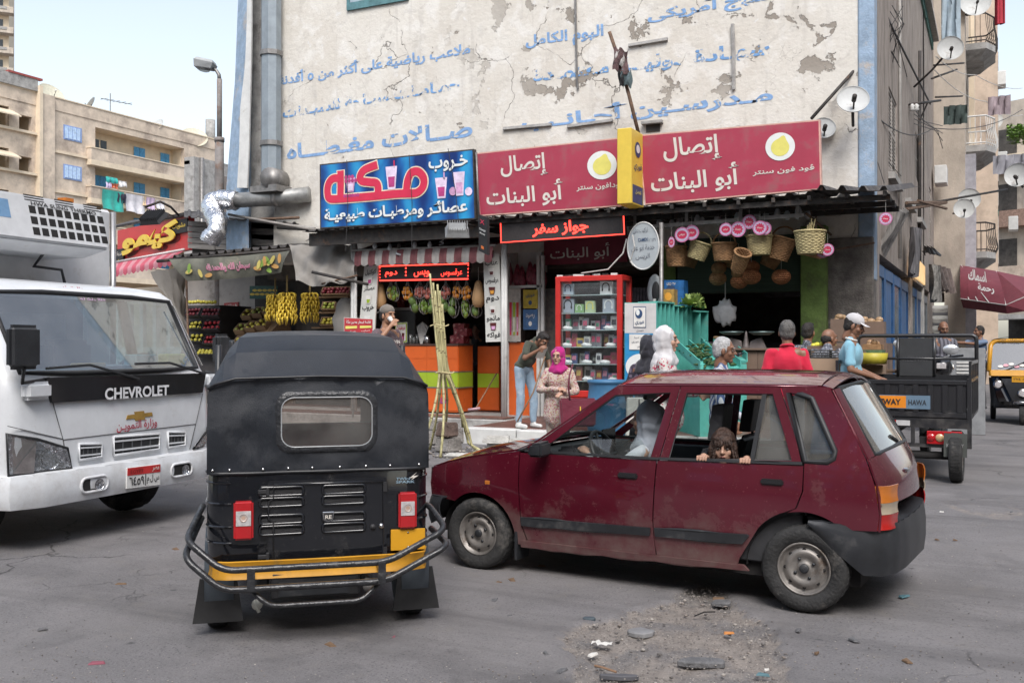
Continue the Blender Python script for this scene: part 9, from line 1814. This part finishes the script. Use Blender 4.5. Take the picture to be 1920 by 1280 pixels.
# woman with magenta headscarf and bag
def floral_fn(c1,c2,c3,sc):return lambda k,b,out:k.put(b,'Base Color',k.cellramp(sc,[(0,c1),(.45,c2),(.72,c3)]))
flor=M('flowered_tunic',(.5,.4,.36),.9,custom=floral_fn((.50,.42,.38),(.34,.13,.15),(.44,.36,.24),85),bump=.3,bs=12)
pm_=at(1047,12.4,0,(-.25,-.97));t=person('woman in a magenta headscarf, glasses and flowered tunic holding a maroon handbag',pm_,1.50,dict(elL=(.06,.27,1.12),wrL=(.26,.13,1.10),elR=(.08,-.26,1.14),wrR=(.26,.06,1.16),upL=(0,.3,1),upR=(0,-.3,1)),skin=2,shirt=flor,sleeve='long',robe=.62,pants=cl('beige_skirt',(.34,.28,.24)),scarf=cl('magenta_scarf',(.42,.01,.17)),glasses=True,hy=-.15,stout=1.12)
hb=cl('maroon_leather',(.13,.012,.03));hb.node_tree.nodes['Principled BSDF'].inputs['Roughness'].default_value=.4;c=P(1083,768,12.05);bagm=T(*c)@RZ(R(YAW)+.15);bg_=thg('handbag','maroon leather handbag held before the woman in the magenta headscarf','handbag',tuple(c),R(YAW)+.15)
MB().hexa([(-.21,-.07,-.20),(.21,-.07,-.20),(.21,.07,-.20),(-.21,.07,-.20)],[(-.23,-.03,.14),(.23,-.03,.14),(.23,.03,.14),(-.23,.03,.14)]).bld_('bag_body',hb,bg_,lo_=1,bevel=.02,seg=2);MB().tub([(-.10,-.03,.12),(-.12,-.02,.28),(-.10,0,.42),(-.05,.05,.55)],.011,6).bld_('strap',hb,bg_,lo_=1);MB().box(.02,-.06,.0,.012,.012,.09).box(.02,-.068,-.04,.03,.01,.03).bld_('buckle',gold,bg_,lo_=1)
# two women right of the cabinet
wh_sc=cl('white_scarf',(.60,.59,.60));pm_=at(1244,9.3,0,(.97,-.2));t=person('woman in a white headscarf and red embroidered white blouse facing right',pm_,1.70,dict(elR=(.08,-.22,1.14),wrR=(.32,-.14,1.12),elL=(.0,.24,1.12)),skin=2,shirt=M('embroidered_blouse',(.6,.58,.55),.9,custom=floral_fn((.60,.58,.55),(.58,.55,.52),(.42,.03,.08),60)),sleeve='long',robe=.75,pants=cl('pink_skirt',(.45,.08,.14)),scarf=wh_sc,stout=1.08)
pm_=at(1216,10.0,0,(.6,.8));person('woman in a black headscarf and dark patterned dress half hidden behind the white headscarf',pm_,1.62,None,skin=1,shirt=M('dark_patterned_dress',(.06,.05,.08),.9,custom=floral_fn((.045,.035,.055),(.03,.025,.04),(.16,.13,.18),40)),sleeve='long',robe=.3,scarf=cl('black_scarf',(.02,.02,.028)),legs=False)
hk_=thg('shopping_bag','white patterned cloth bag with pink hem seen through the car window','bag',tuple(P(1195,800,9.4)));q=[P(1172,850,9.4),P(1215,850,9.4),P(1213,745,9.4),P(1176,745,9.4)];MB().slab(q,.06).bld_('cloth',cupw,hk_,bevel=.01);plate(sub(q,.25,.75,.05,.35),M('bag_pink',(.6,.08,.3),.6),hk_,'pink_patch');disc(q,gold,hk_,'yellow_dot',.01,.08,.05,.5,.62)
# old man
pm_=at(1352,8.9,0,(.96,-.28));t=person('white-haired man with glasses in a blue and white striped shirt walking right',pm_,1.60,dict(elL=(-.02,.24,1.14),wrL=(.10,.25,.92),elR=(.02,-.25,1.13),wrR=(.24,-.22,.97),anL=(.18,.10,.1),knL=(.15,.1,.52),anR=(-.22,-.1,.12)),skin=1,shirt=stripes('blue_white_stripe',(.06,.10,.22),(.48,.50,.54),22,1),sleeve='long',pants=dk_tr,hair=hairw,glasses=True,hp=.08,beard=None,stout=1.02)
# man in red from behind
pm_=at(1476,10.9,0,(.15,1));person('man in a bright red polo shirt seen from behind',pm_,1.80,None,skin=1,shirt=cl('red_polo',(.55,.012,.045),n=.06),pants=dk_tr,hair=hairg,stout=1.0,collar=cl('red_polo',(1,0,0)))
pat=M('grey_patterned_shirt',(.2,.2,.22),.9,custom=floral_fn((.12,.13,.16),(.26,.27,.30),(.05,.055,.07),55))
pm_=at(1543,13.2,0.,(.55,.75));person('balding stout man in a grey patterned shirt leaning over the lemon tray',pm_,1.80,None,bend=.35,skin=1,shirt=pat,pants=dk_tr,hair=hairb,hk='bald',hy=-.7,stout=1.25)
pm_=at(1514,13.9,0.,(.6,.8));person('dark-haired man behind the balding man in the patterned shirt',pm_,1.84,None,skin=1,shirt=pat,pants=dk_tr,hair=hairb,hk='full',stout=1.0)
# man in blue polo with white cap
pm_=at(1596,12.1,0.,(.9,-.42));person('man in a pale blue polo shirt, moustache and off-white cap looking down',pm_,1.90,dict(elR=(.02,-.25,1.14),wrR=(.24,-.15,1.06),elL=(.03,.24,1.14),wrL=(.28,.14,1.04),upR=(0,-.2,1),upL=(0,.2,1)),skin=1,shirt=cl('pale_blue_polo',(.22,.44,.55),n=.06),pants=jeans,hair=hairb,cap=(cl('off_white_cap',(.52,.51,.52)),False),hp=.35,beard=hairb,stout=1.05,collar=white_p)
pm_=at(1768,17.6,.17,(-.1,-1));person('balding man in a grey striped shirt standing behind the cargo tricycle',pm_,1.78,dict(),skin=1,shirt=stripes('grey_stripe',(.06,.06,.075),(.16,.16,.19),12,1),pants=dk_tr,hair=hairb,hk='bald',hp=.25,beard=hairb,stout=1.1,vox=.014)
pm_=at(1838,21.5,.17,(-1,-.1));person('person in a blue shirt with one arm stretched left behind the far tuk-tuk',pm_,1.78,dict(elR=(.25,-.2,1.38),wrR=(.48,-.2,1.40),elL=(.25,.2,1.36),wrL=(.45,.2,1.38)),skin=1,shirt=cl('dull_blue_shirt',(.14,.20,.30)),pants=dk_tr,hair=hairb,vox=.016,hands=False)
pm_=at(893,20.4,KZ,(-.2,-1));person('dim figure in a dark T-shirt inside the juice kiosk behind the counter',pm_,1.70,dict(),skin=1,shirt=cl('black_tshirt',(.02,.02,.024)),pants=dk_tr,hair=hairb,vox=.016,hands=False)
# driver and child in the car, in the car's own directions
Mc=rootm(car);t=person('driver in a grey headscarf and pale sleeves with one hand on the steering wheel',Mc@T(1.10,.33,-.47),1.62,dict(pel=(.0,0,.98),hiL=(0,.09,.95),hiR=(0,-.09,.95),knL=(.42,.10,1.0),knR=(.42,-.10,1.0),anL=(.62,.1,.72),anR=(.62,-.1,.72),elL=(.18,.27,1.22),wrL=(.40,.17,1.36),elR=(.15,-.25,1.16),wrR=(.36,-.10,1.22),upL=(-.3,.5,1)),skin=2,shirt=cl('pale_grey_blouse',(.52,.54,.58)),sleeve='long',pants=cl('blue_skirt',(.16,.22,.32)),scarf=cl('grey_headscarf',(.26,.29,.33)),legs=True,vox=.011)
x,z=CX(1354,838);hz=z-.0;t=person('small child with tousled dark hair peeping over the sill of the rear car window',Mc@T(x+.02,.50,hz-.985)@RZ(R(90)),1.04,dict(pel=(-.05,0,.96),hiL=(-.05,.09,.95),hiR=(-.05,-.09,.95),knL=(.02,.10,.62),knR=(.02,-.10,.62),anL=(-.25,.1,.60),anR=(-.25,-.1,.60),hea=(.10,0,1.605),nec=(.02,0,1.43),elL=(.12,.27,1.22),wrL=(.17,.25,1.40),elR=(.12,-.25,1.22),wrR=(.17,-.22,1.40),upL=(-1,0,.2),upR=(-1,0,.2)),skin=2,shirt=cl('coral_top',(.5,.12,.10)),hair=M('brown_hair',(.045,.022,.014),.6,n=.4,ns=30,bump=.8,bs=60),hk='bob',child=1.38,hy=.25,hp=.05,vox=.014,hands=False)
for dx in(.115,-.155):
 pts=[];yy=hw(x+dx,.85)+.012
 for k in range(4):a=Vec((x+dx-.026+k*.017,yy-.045,.862));b=Vec((x+dx-.028+k*.018,yy+.004,.866));c=Vec((x+dx-.028+k*.018,yy+.010,.846));pts+=[(a,b,.0085,.008),(b,c,.008,.0065)]
 pts+=[(Vec((x+dx,yy-.08,.85)),Vec((x+dx,yy-.035,.862)),.022,.024)];v,f=blob(pts,.0035,1);Mi=rootm(t).inverted()@Mc;MB().add(v,f,0,True,Mi).bld_('hand',skins[2],t,lo_=1)
# ================= SIDE STREET DETAILS AND CABLES =================
def dsh(lab,px,py,X,r,look,foot=(0,0,0),**k):c=S(px,py,X);r*=55*(c.y*cs-c.x*sn)/FPX;return satdish(lab,c,r,look,foot=c+Vec(foot),**k)
dsh('round grey dish with faded letters on a long bracket beside the brown wall',1783,90,-.95,.42,(.15,-1,.15),(-.8,.4,-.7));dsh('cream dish cut by the top picture edge on the cream building',1830,2,-.6,.5,(.2,-1,.1),(-.3,.3,-.3));dsh('pale dish in front of the white iron balcony',1860,225,-.25,.35,(.1,-1,.2),(-.4,.2,-.3));dsh('grey dish low on the cream building nearest the brown wall',1808,391,-.85,.33,(.1,-1,.1),(-.3,.2,-.1));dsh('big pale dish behind the low grey one',1818,373,-.75,.36,(.2,-1,.1),(-.2,.3,-.1));dsh('small dish on the house at the far end',1908,328,.35,.4,(-.2,-1,.1),(.1,.3,-.2))
ac=S(1838,388,-.7);o=MB().box(0,0,0,.35,.8,.55).bld_('air_conditioner',white_p,None,bevel=.02);o.location=ac;tag(o,'pale air conditioner unit beside the low dishes on the cream building','air conditioner');MB().lathe([(.001,0),(.2,0),(.2,.01)],18,T(ac.x-.1,ac.y-.41,ac.z)@RX(R(90))).bld_('fan_grille',dark_pl,o)
# long hanging curtains and laundry in the street
cX=-1.0
def hcl(lab,px0,py0,px1,py1,X,col,seed=1,w=None):
 a,b=S(px0,py0,X),S(px1,py1,X);y0=a.y;w=w or.8;n_=MB().grid(lambda u,v:(X+(u-.5)*w+.04*math.sin(u*25+seed),y0+.06*math.sin(u*17+v*4),a.z+(b.z-a.z)*v),16,10);o=n_.bld_('hanging_cloth',M('street_cloth%d'%seed,col,.85,n=.15,ns=3),None,loc=(X,y0,a.z));return tag(o,lab,'cloth')
hcl('long pale blue curtain hanging from an upper floor above the grey dish',1782,-40,1778,62,-1.1,(.36,.44,.50),1,.45);hcl('narrow pink flowered cloth hanging down the edge of the brown building',1757,155,1759,290,-1.75,(.48,.30,.36),2,.4);hcl('red cloth tied to the upper iron balcony',1876,45,1873,115,.05,(.45,.04,.06),3,.12);hcl('dark maroon cloth hanging below the red one',1879,110,1877,178,.0,(.14,.03,.04),4,.12);hcl('dark green tarpaulin bundle hanging on the line between the buildings',1795,197,1796,238,-1.0,(.05,.07,.065),5,.6)
hcl('printed shirts drying on the far white balcony',1893,290,1893,325,.3,(.3,.3,.33),6,.8);hcl('bright red cloth hanging by the stone-faced doorway under the dark awning',1793,527,1790,588,-1.2,(.60,.02,.03),7,.45)
# fish awning
A=S(1802,557,-.9);aw3=thg('fish_awning','maroon dome awning with white Arabic words over the fish shop','awning',tuple(A));mar=M('awning_maroon',(.16,.03,.045),.7,n=.12,dirt=((.25,.15,.14),.2,2));D0=27.5
pA={k:P(*v)for k,v in dict(tl=(1801,497,31),bl=(1801,560,29),tr=(1868,508,31),br=(1886,572,26.5),cr=(1925,555,26.2),cb=(1925,583,26),b2=(1888,588,26.5),b1=(1806,577,29),r2=(1925,520,30)).items()}
for k in range(5):
 u0,u1=k/5,(k+1)/5;a0,a1=pA['tl'].lerp(pA['tr'],u0),pA['tl'].lerp(pA['tr'],u1);b0_,b1_=pA['bl'].lerp(pA['br'],u0),pA['bl'].lerp(pA['br'],u1);MB().grid(lambda u,v:a0.lerp(a1,u).lerp(b0_.lerp(b1_,u),v)+Vec((0,-.25*math.sin(PI*v),.12*math.sin(PI*v))),3,6).bld_('awning_panel',mar,aw3)
MB().quad(pA['tr'],pA['br'],pA['cr'],pA['r2']).quad(pA['bl'],pA['b1'],pA['b2'],pA['br']).quad(pA['br'],pA['b2'],pA['cb'],pA['cr']).bld_('side_panel',mar,aw3);m_=MB()
for u in(.2,.4,.65,1):m_.tub([pA['tl'].lerp(pA['tr'],.02 if u<1 else 1),pA['bl'].lerp(pA['br'],u)+Vec((0,-.04,0))],.014,5)
m_.tub([pA['bl'],pA['br'],pA['cr']],.015,5).bld_('white_piping',white_p,aw3)
qf=[P(1822,556,27.0),P(1884,566,26.2),P(1876,524,26.6),P(1822,514,27.6)];txt('اسماك',sub(qf,.02,.62,.48,.98),white_d,aw3,bold=.03,off=.25);txt('رحمة',sub(qf,.3,.8,.0,.42),white_d,aw3,bold=.03,off=.25)
MB().tub([S(1870,590,.1),Vec((S(1870,590,.1).x,S(1870,590,.1).y,0))],.03,6).bld_('awning_post',steel,aw3)
# torn cloth awnings and tin above the blue doors
def torn(lab,pts,mat,X=-1.6,nm='torn_awning'):
 q=[P(*p)for p in pts];nn=(q[1]-q[0]).cross(q[3]-q[0]).normalized();o=MB().grid(lambda u,v:q[0].lerp(q[1],u).lerp(q[3].lerp(q[2],u),v)+nn*(.07*math.sin(u*21+3*v))+Vec((0,0,-.10*abs(math.sin(u*9))*(1-v))),24,8).bld_(nm,mat,None,loc=tuple(q[0]));return tag(o,lab,'awning')
torn('pale striped torn awning folded against the brown wall above the blue shopfront',[(1634,478,17.2),(1655,470,17.6),(1702,392,17.4),(1690,398,16.8)],M('striped_grey',(.30,.29,.28),.85,n=.4,ns=10,stretch=(1,1,.2)));torn('dark grey striped awning hanging straight down beyond the torn pale one',[(1706,510,20.5),(1717,512,21.5),(1725,430,21.8),(1712,425,20.8)],M('striped_dark',(.13,.125,.13),.85,n=.5,ns=14,stretch=(1,1,.1)))
torn('ragged brown cloth awning over the third shopfront',[(1765,540,27),(1790,545,29.5),(1782,505,29.5),(1752,495,26)],M('ragged_brown',(.20,.16,.14),.9,n=.4,ns=5));torn('small black umbrella shaped hood above the lit panel',[(1728,470,22.6),(1762,472,24.5),(1752,463,24.5),(1735,463,22.6)],black_m);torn('faded ragged curtain hanging beside the lit panel',[(1746,560,25),(1762,560,26.3),(1760,500,26),(1746,495,25)],M('ragged_grey',(.25,.24,.22),.9,n=.5,ns=6))
ya,yb5=S(1719,500,-1.6).y,S(1735,500,-1.6).y;za,zb=S(1726,527,-1.6).z,S(1726,490,-1.6).z;q=[Vec((-1.6,a,b))for a,b in((ya,za),(yb5,za),(yb5,zb),(ya,zb))];o=MB().slab(q,.04).bld_('lit_panel',M('sunlit_glow_panel',(.62,.42,.22),.5,n=.3,emit=(1,.62,.25),es=.35),None,loc=tuple(q[0]));tag(o,'warm sign panel with painted-in sunlit glow under the black hood in the side street','panel')  # sunlight on the panel put in as its own faint emission
for i,(a,b)in enumerate((((1700,392,17.6),(1775,380,22)),((1700,380,17.6),(1775,379,22)),((1722,376,18.6),(1775,391,22)))):o=MB().tub([P(*a),P(*b)],.03,5).bld_('iron_bar',rust,None,loc=tuple(P(*a)));tag(o,['lower rusty bar sticking out of the brown wall','upper rusty bar sticking out of the brown wall','slanting rusty brace between the two bars'][i],'bar')
# iron brackets, aerial arms
for i,(a,b,lab)in enumerate((((1620,112,16.3),(1522,222,15.9),'dark pole leaning from the red sign up to the blue corner strip'),((1720,385,22),(1888,355,26),'long iron arm reaching over the street above the low dishes'),((1752,122,28),(1808,118,30),'short iron arm holding the grey dish'),((1755,182,28),(1805,180,30),'thin iron arm above the green bundle'),((1748,147,26),(1795,130,30),'thin iron arm slanting towards the curtain'))):tag(MB().tub([P(*a),P(*b)],.028,6).bld_('iron_pole',bki,None,loc=tuple(P(*a))),lab,'pole')
# flag pole with rags
fp=thg('flag_pole','rusty leaning flag pole with tattered rags rising behind the yellow sign','pole',tuple(G(1198,250,16.2)));MB().tub([G(1198,252,16.2),G(1180,180,16.2),G(1162,115,16.2),G(1143,60,16.2)],.035,6).bld_('pole',rust,fp)
for i,(x0,y0,x1,y1,mt)in enumerate(((1150,88,1178,128,M('rag_maroon',(.13,.08,.08),.9,n=.5,ns=12)),(1153,95,1172,120,M('rag_pale',(.4,.38,.36),.9,n=.5,ns=10)),(1165,128,1185,156,M('rag_teal',(.10,.14,.15),.8,n=.3)),(1160,130,1170,158,black_m))):a,b=G(x0,y0,16.1),G(x1,y1,16.1);MB().grid(lambda u,v:(a.x+(b.x-a.x)*u,16.1+.05*math.sin(u*9+v*5+i),a.z+(b.z-a.z)*(v+.25*u)+.03*math.sin(u*14)),8,6).bld_('rag',mt,fp)
# cables
rc=random.Random(5)
def cab(lab,pts,r_=.009,mt=None,sag=.0):
 p3=[P(*p)for p in pts];o_=[]
 for i in range(len(p3)-1):
  for k in range(8):t_=k/8;o_.append(p3[i].lerp(p3[i+1],t_)-Vec((0,0,sag*4*t_*(1-t_))))
 o_.append(p3[-1]);return tag(MB().tub(o_,r_,5).bld_('cable',mt or cable_m,None,loc=tuple(o_[0])),lab,'cable')
cab('thick black cable crossing the brown side wall diagonally',[(1650,2,17.5),(1690,85,20),(1745,195,26)],.022);cab('black cable slack from the corner tangle to the far house',[(1640,215,16.6),(1750,240,24),(1918,205,34)],.011,None,.25);cab('pale cable running down from the brown wall to the right edge',[(1755,105,26),(1830,140,30),(1918,165,36)],.012,cable_w,.15);cab('second pale cable falling to the far house',[(1750,128,26),(1850,190,32),(1918,215,38)],.012,cable_w,.2);cab('thin cable from the dish to the corner tangle',[(1602,210,16.3),(1625,260,16.6),(1690,330,19.5)],.008)
for i in range(9):a=(1603+rc.uniform(-6,8),222+rc.uniform(-8,10),16.75);b=(1545+rc.uniform(0,120),330+rc.uniform(-20,32),16.5 if i%2 else 16.8);m=((a[0]+b[0])/2+rc.uniform(-18,18),(a[1]+b[1])/2+rc.uniform(5,30),16.7);cab('black cable in the tangle below the dish on the blue corner strip',[a,m,b],.007)['group']='cables tangled at the corner'
for i in range(7):a=(1672+rc.uniform(-10,25),rc.uniform(0,20),18.6);b=(1660+rc.uniform(0,30),80+rc.uniform(-10,12),18.6);cab('black cable in the tangle high on the brown wall',[a,((a[0]+b[0])/2+rc.uniform(-14,20),45,18.5),b,(b[0]+rc.uniform(-10,25),b[1]+rc.uniform(20,80),19.3)],.007)['group']='cables tangled high on the brown wall'
for i in range(4):a=(1715,205+i*9,22.5);cab('cable looping from the insulator bracket on the brown wall',[a,(1735+8*i,228+6*i,24),(1768,236+14*i,26)],.009)['group']='cables looping on the brown wall'
ib=thg('insulator_bracket','iron bracket with porcelain insulators on the brown side wall','bracket',tuple(P(1715,200,22.5)));MB().tub([P(1706,196,22.4),P(1764,188,25)],.03,6).tub([P(1740,192,24),P(1725,225,24)],.02,5).bld_('arm',bki,ib)
for px in(1711,1719):MB().lathe([(.03,0),(.06,.03),(.04,.08),(.06,.12),(.02,.16)],10,T(*P(px,208,22.4))).bld_('insulator',white_p,ib)
MB().tub([Vec((XR+.03,21.5,3.3)),Vec((XR+.03,21.5,14))],.035,6).bld_('wall_pipe',cable_w,bld);MB().tub([Vec((XR+.03,27.0,3.2)),Vec((XR+.03,27.2,9))],.05,6).bld_('wall_pipe',bki,bld)
for i,(px,py)in enumerate(((1757,535),(1767,535))):pass
for i,(px,py)in enumerate(((1765,330),(1880,300),(1878,150),(1900,420))):
 c=S(px,py,-1.55)if px<1800 else P(px,py,40);o=MB().box(0,0,0,.35,.8,.55).bld_('air_conditioner',[white_p,dish_m][i%2],None,bevel=.02);o.location=c;tag(o,['air conditioner on the brown wall near the pink cloth','air conditioner beside the white iron balcony','air conditioner beside the hanging red cloth','lowest air conditioner near the maroon awning'][i],'air conditioner')
hcl('row of faded shirts drying under the upper iron balcony',1872,180,1872,215,.02,(.32,.26,.28),8,.6)
for k in range(3):
 for z in(4.6,7.9,11.2):shutter(b3,.05,50.5+3.6*k,52+3.6*k,z,z+1.9,[grey_sh,green_sh,grey_sh][k],2,nsl=6)
 MB().bx(XR,XR+.12,h1[0]-.1+k*3.6,h1[1]+.1+k*3.6,h1[2]-.22,h1[2]-.1).bld_('window_ledge',cnc,bld)
y0=33.2;sf_=thg('slate_pilaster','narrow pier faced with thin grey and white stone strips','pier',(XR+.2,y0,0));
for k in range(26):z=.05+k*.105;MB().bx(XR,XR+.42,y0+U(-.02,.0),y0+.3,z,z+.09).bld_('stone',[cnc,white_p,M('slate_dark',(.12,.12,.13),.8)][(k*7)%3],sf_)
# foliage at the right edge
bt=thg('tree','bright green leafy branch reaching in at the right picture edge','tree',tuple(P(1955,262,24)));MB().tub([P(1965,640,24),P(1958,400,24),P(1950,262,24),P(1905,255,23.5)],[.12,.10,.07,.02],7).bld_('trunk',M('bark',(.12,.09,.06),.9,n=.3),bt)
m_=MB()
for k in range(900):
 c=P(1888+70*RND()**.7,250+28*(RND()-.45)+6*math.sin(k),23+RND()*2);a,b,c2=U(0,6),U(-1,1),U(.05,.11);d=Vec((math.cos(a),math.sin(a),b*.5))*c2;e=Vec((-math.sin(a),math.cos(a),U(-.5,.5)))*c2*.4;m_.add([c-d,c+e,c+d,c-e],[(0,1,2,3)])
stuff(m_.bld_('crown',M('leaf_green',(.10,.20,.03),.6,n=.4,ns=3,second=(.22,.36,.07)),bt))
# motorcycle nose behind the tricycle
mc=thg('motorbike','dark motorbike with rectangular lamp parked behind the cargo tricycle','motorbike',tuple(P(1766,690,15.5)));c=P(1766,688,15.5);MB().ell(c,(.17,.2,.16),12,8).tub([c+Vec((-.3,.1,.18)),c+Vec((0,0,.15)),c+Vec((.3,.1,.18))],.02,6).tub([c,c-Vec((0,.1,.75))],.04,6).bld_('front',blk,mc);MB().box(c.x,c.y-.2,c.z+.02,.14,.04,.09).bld_('lamp',M('frosted_clear_lens'),mc,bevel=.01);MB().tub([(c.x,c.y-.1,.28),(c.x+.05,c.y-.1,.28)],.28,18).bld_('wheel',rubber,mc)
gb=thg('metal_cabinet','grey metal utility cabinet with a striped grille beyond the tricycle','utility cabinet',tuple(P(1810,700,17.5)));a=P(1800,700,17.5);MB().box(a.x+.1,a.y,.75,.6,.4,1.5).bld_('body',M('cabinet_grey',(.26,.27,.28),.5),gb,bevel=.01)
for k in range(6):MB().box(a.x+.1,a.y-.21,.95+k*.06,.3,.01,.03).bld_('louvre',white_p,gb)
# ================= LITTER, STONES, CHIPS =================
def gp(px,py,z=0.):return onz(px,py,z)
peb=[mesh(MB().ell((0,0,0),(1,.8,.55),7,5,fn=lambda q,k=k:1+.25*math.sin(q.x*5+k)*math.cos(q.y*4+k)),M('pebble%d'%k,c,.9,n=.2))for k,c in enumerate(((.24,.21,.19),(.14,.13,.125),(.36,.33,.30)))]
m_=MB();rp=random.Random(9);n_=0
pl=np.array(PATCH);
while n_<1700:
 x,D=rp.uniform(.15,1.9),rp.uniform(4.2,6.4);sd=float(sdist(np.array([x]),np.array([D]),PATCH)[0])
 if sd<-.03 or(rp.random()>.35+.65*math.exp(-max(sd,0)/.12)+.25*(x>1.1)):continue
 n_+=1;r_=rp.uniform(.002,.006)if n_%20 else rp.uniform(.008,.015);X,Y=g(x,D);m_.ell((X,Y,-.012+.02*min(1,max(0,sd)/.9)),(r_,r_*.8,r_*.6),5,3,mi=n_%3)
stuff(m_.bld_('gravel',[p.materials[0]for p in peb],None))
def chunk(lab,px,py,w,d,h,mt,seed,nm='asphalt_chunk',cat='asphalt chunk'):
 r_=random.Random(seed);c=gp(px,py);n=9;lo=[(w/2*math.cos(2*PI*k/n)*r_.uniform(.75,1.1),d/2*math.sin(2*PI*k/n)*r_.uniform(.75,1.1))for k in range(n)];o=MB().prism(lo,-.01,h,axis='z').bld_(nm,mt,None,bevel=min(.008,h*.3),loc=None);o.location=(c.x,c.y,-.008);o.rotation_euler=(r_.uniform(-.05,.05),r_.uniform(-.05,.05),R(YAW));return tag(o,lab,cat)
ac_=M('asphalt_chunk',(.13,.13,.135),.9,n=.2,ns=20,bump=.6,bs=60)
chunk('flat hexagonal asphalt piece near the car tyre',1353,1128,.14,.10,.015,ac_,1);chunk('pale flat slab in the middle of the broken patch',1200,1184,.15,.13,.02,M('slab_grey',(.21,.21,.215),.9,n=.15),2);chunk('long rounded slab at the bottom of the broken patch',1318,1241,.26,.11,.025,ac_,3);chunk('small dark blue-grey stone on the patch rim',1105,1161,.085,.05,.025,M('blue_stone',(.06,.08,.095),.7),4,'stone');chunk('dark flattened sole-shaped rubber at the bottom',1162,1266,.19,.05,.015,M('sole_grey',(.09,.09,.10),.8),5,'rubber_piece','rubber piece')
c=gp(1128,1211);o=MB().grid(lambda u,v:(.10*(u-.5),.05*(v-.5)+.012*math.sin(u*9),.012+.012*abs(math.sin(u*8+v*3))),10,6).bld_('crumpled_paper',cupw,None);o.location=(c.x,c.y,.0);tag(o,'crumpled white paper in the broken patch','paper')
c=gp(1115,1250);tag(MB().tub([c+Vec((0,0,.01)),gp(1130,1255)+Vec((0,0,.014)),gp(1155,1262)+Vec((0,0,.01))],.006,5).bld_('twig',M('wood_handle'),None,loc=tuple(c)),'thin brown twig beside the rubber piece','twig')
tag(MB().tub([gp(1302,1157)+Vec((0,0,.01)),gp(1320,1152)+Vec((0,0,.018)),gp(1340,1149)+Vec((0,0,.01))],.004,5).bld_('twig',under,None,loc=tuple(gp(1302,1157))),'dark wire-like twig in the upper right of the patch','twig')
rl=random.Random(21);lm=[M('litter_pink',(.25,.07,.10),.7),M('litter_teal',(.08,.17,.2),.6),cupw,ac_,M('litter_brown',(.16,.10,.06),.9),M('litter_orange',(.55,.22,.06),.7)];wd=['pink','teal','white','grey','brown','orange']
for i,(px,py,k)in enumerate([(738,1196,0),(1110,1228,2),(1023,1225,3),(1052,1258,3),(1365,1187,5),(1436,1256,2),(1430,1265,1),(1345,1122,4),(936,1092,4),(960,1088,4),(926,1126,3),(955,1155,3),(1016,1061,4),(1693,1118,1),(1756,1012,4),(1790,1013,4),(1496,1182,3),(1895,960,3),(1765,960,2),(183,1243,0),(228,1095,4),(620,1210,4),(1600,1200,3),(1700,1240,4),(1530,1225,4),(875,1050,3),(330,1030,4),(80,1180,3)]):
 c=gp(px,py);w=rl.uniform(.015,.045);a=rl.uniform(0,3);o=MB().hexa([(-w,-w*.4,0),(w,-w*.5,0),(w*.8,w*.5,0),(-w*.7,w*.4,0)],[(-w*.9,-w*.3,.006),(w*.8,-w*.4,.012),(w*.7,w*.4,.006),(-w*.6,w*.3,.010)]).bld_('litter_scrap',lm[k],None);o.location=(c.x,c.y,.002);o.rotation_euler=(0,0,a);tag(o,wd[k]+' scrap of litter on the road '+('before the white truck' if px<400 else 'beside the tuk-tuk' if px<850 else 'in front of the car door' if px<1040 else 'by the broken patch' if px<1480 else 'behind the car'),'litter','litter scraps on the road')
m_=MB()
for k in range(1500):px,py=rp.uniform(0,1920),1280-360*rp.random()**1.6;c=gp(px,py);r_=rp.uniform(.002,.006);m_.ell((c.x,c.y,r_*.3),(r_,r_*.8,r_*.6),5,3,mi=k%3)
stuff(m_.bld_('grit',[p.materials[0]for p in peb],None))
# damp dark strip, debris near the kerb
m_=MB()
for k in range(260):px,py=rp.uniform(800,1010),rp.uniform(838,862);c=gp(px,py);r_=rp.uniform(.006,.03);m_.ell((c.x,c.y,r_*.3),(r_,r_*.8,r_*.6),6,4,mi=k%3)
stuff(m_.bld_('rubble',[p.materials[0]for p in peb],None))
# unseen houses added around the viewer, reflecting in glass and paint, blocking light
for i,(x0,x1,y,h,mt,lab)in enumerate(((-34,-16,-13,15,stucco_cream,'unseen cream apartment house added on the near side of the junction'),(-15,2,-15,18,stucco_tan,'unseen tan apartment house added behind the viewer'),(3,20,-12,14,stucco,'unseen brown apartment house added at the near right corner'))):
 t=thg('apartment_building',lab,'building',((x0+x1)/2,y,0));MB().bx(x0,x1,y-8,y,0,h).bld_('wall',mt,t)
 for r_ in range(int(h/3.2)-0):
  for c_ in range(int((x1-x0)/3)):x=x0+1+c_*3;w=MB().bx(x,x+1.3,y,y+.05,1.2+r_*3.1,2.8+r_*3.1).bld_('window',[green_sh,lblue_sh,grey_sh][i],t)
for i,(y0_,y1_,h)in enumerate(((-6,10,14),(11,30,16))):
 t=thg('apartment_building',['unseen plain tan house added just right of the viewer','unseen plain cream house added to close the right side of the street'][i],'building',(12,y0_,0));MB().bx(12.5+3*(1-i),22,y0_,y1_,0,h).bld_('wall',[stucco_tan,stucco_cream][i],t)
 for r_ in range(4):
  for c_ in range(4):MB().bx(12.44+3*(1-i),12.5+3*(1-i),y0_+1.5+c_*3.6,y0_+2.8+c_*3.6,1.5+r_*3.1,3+r_*3.1).bld_('window',grey_sh,t)
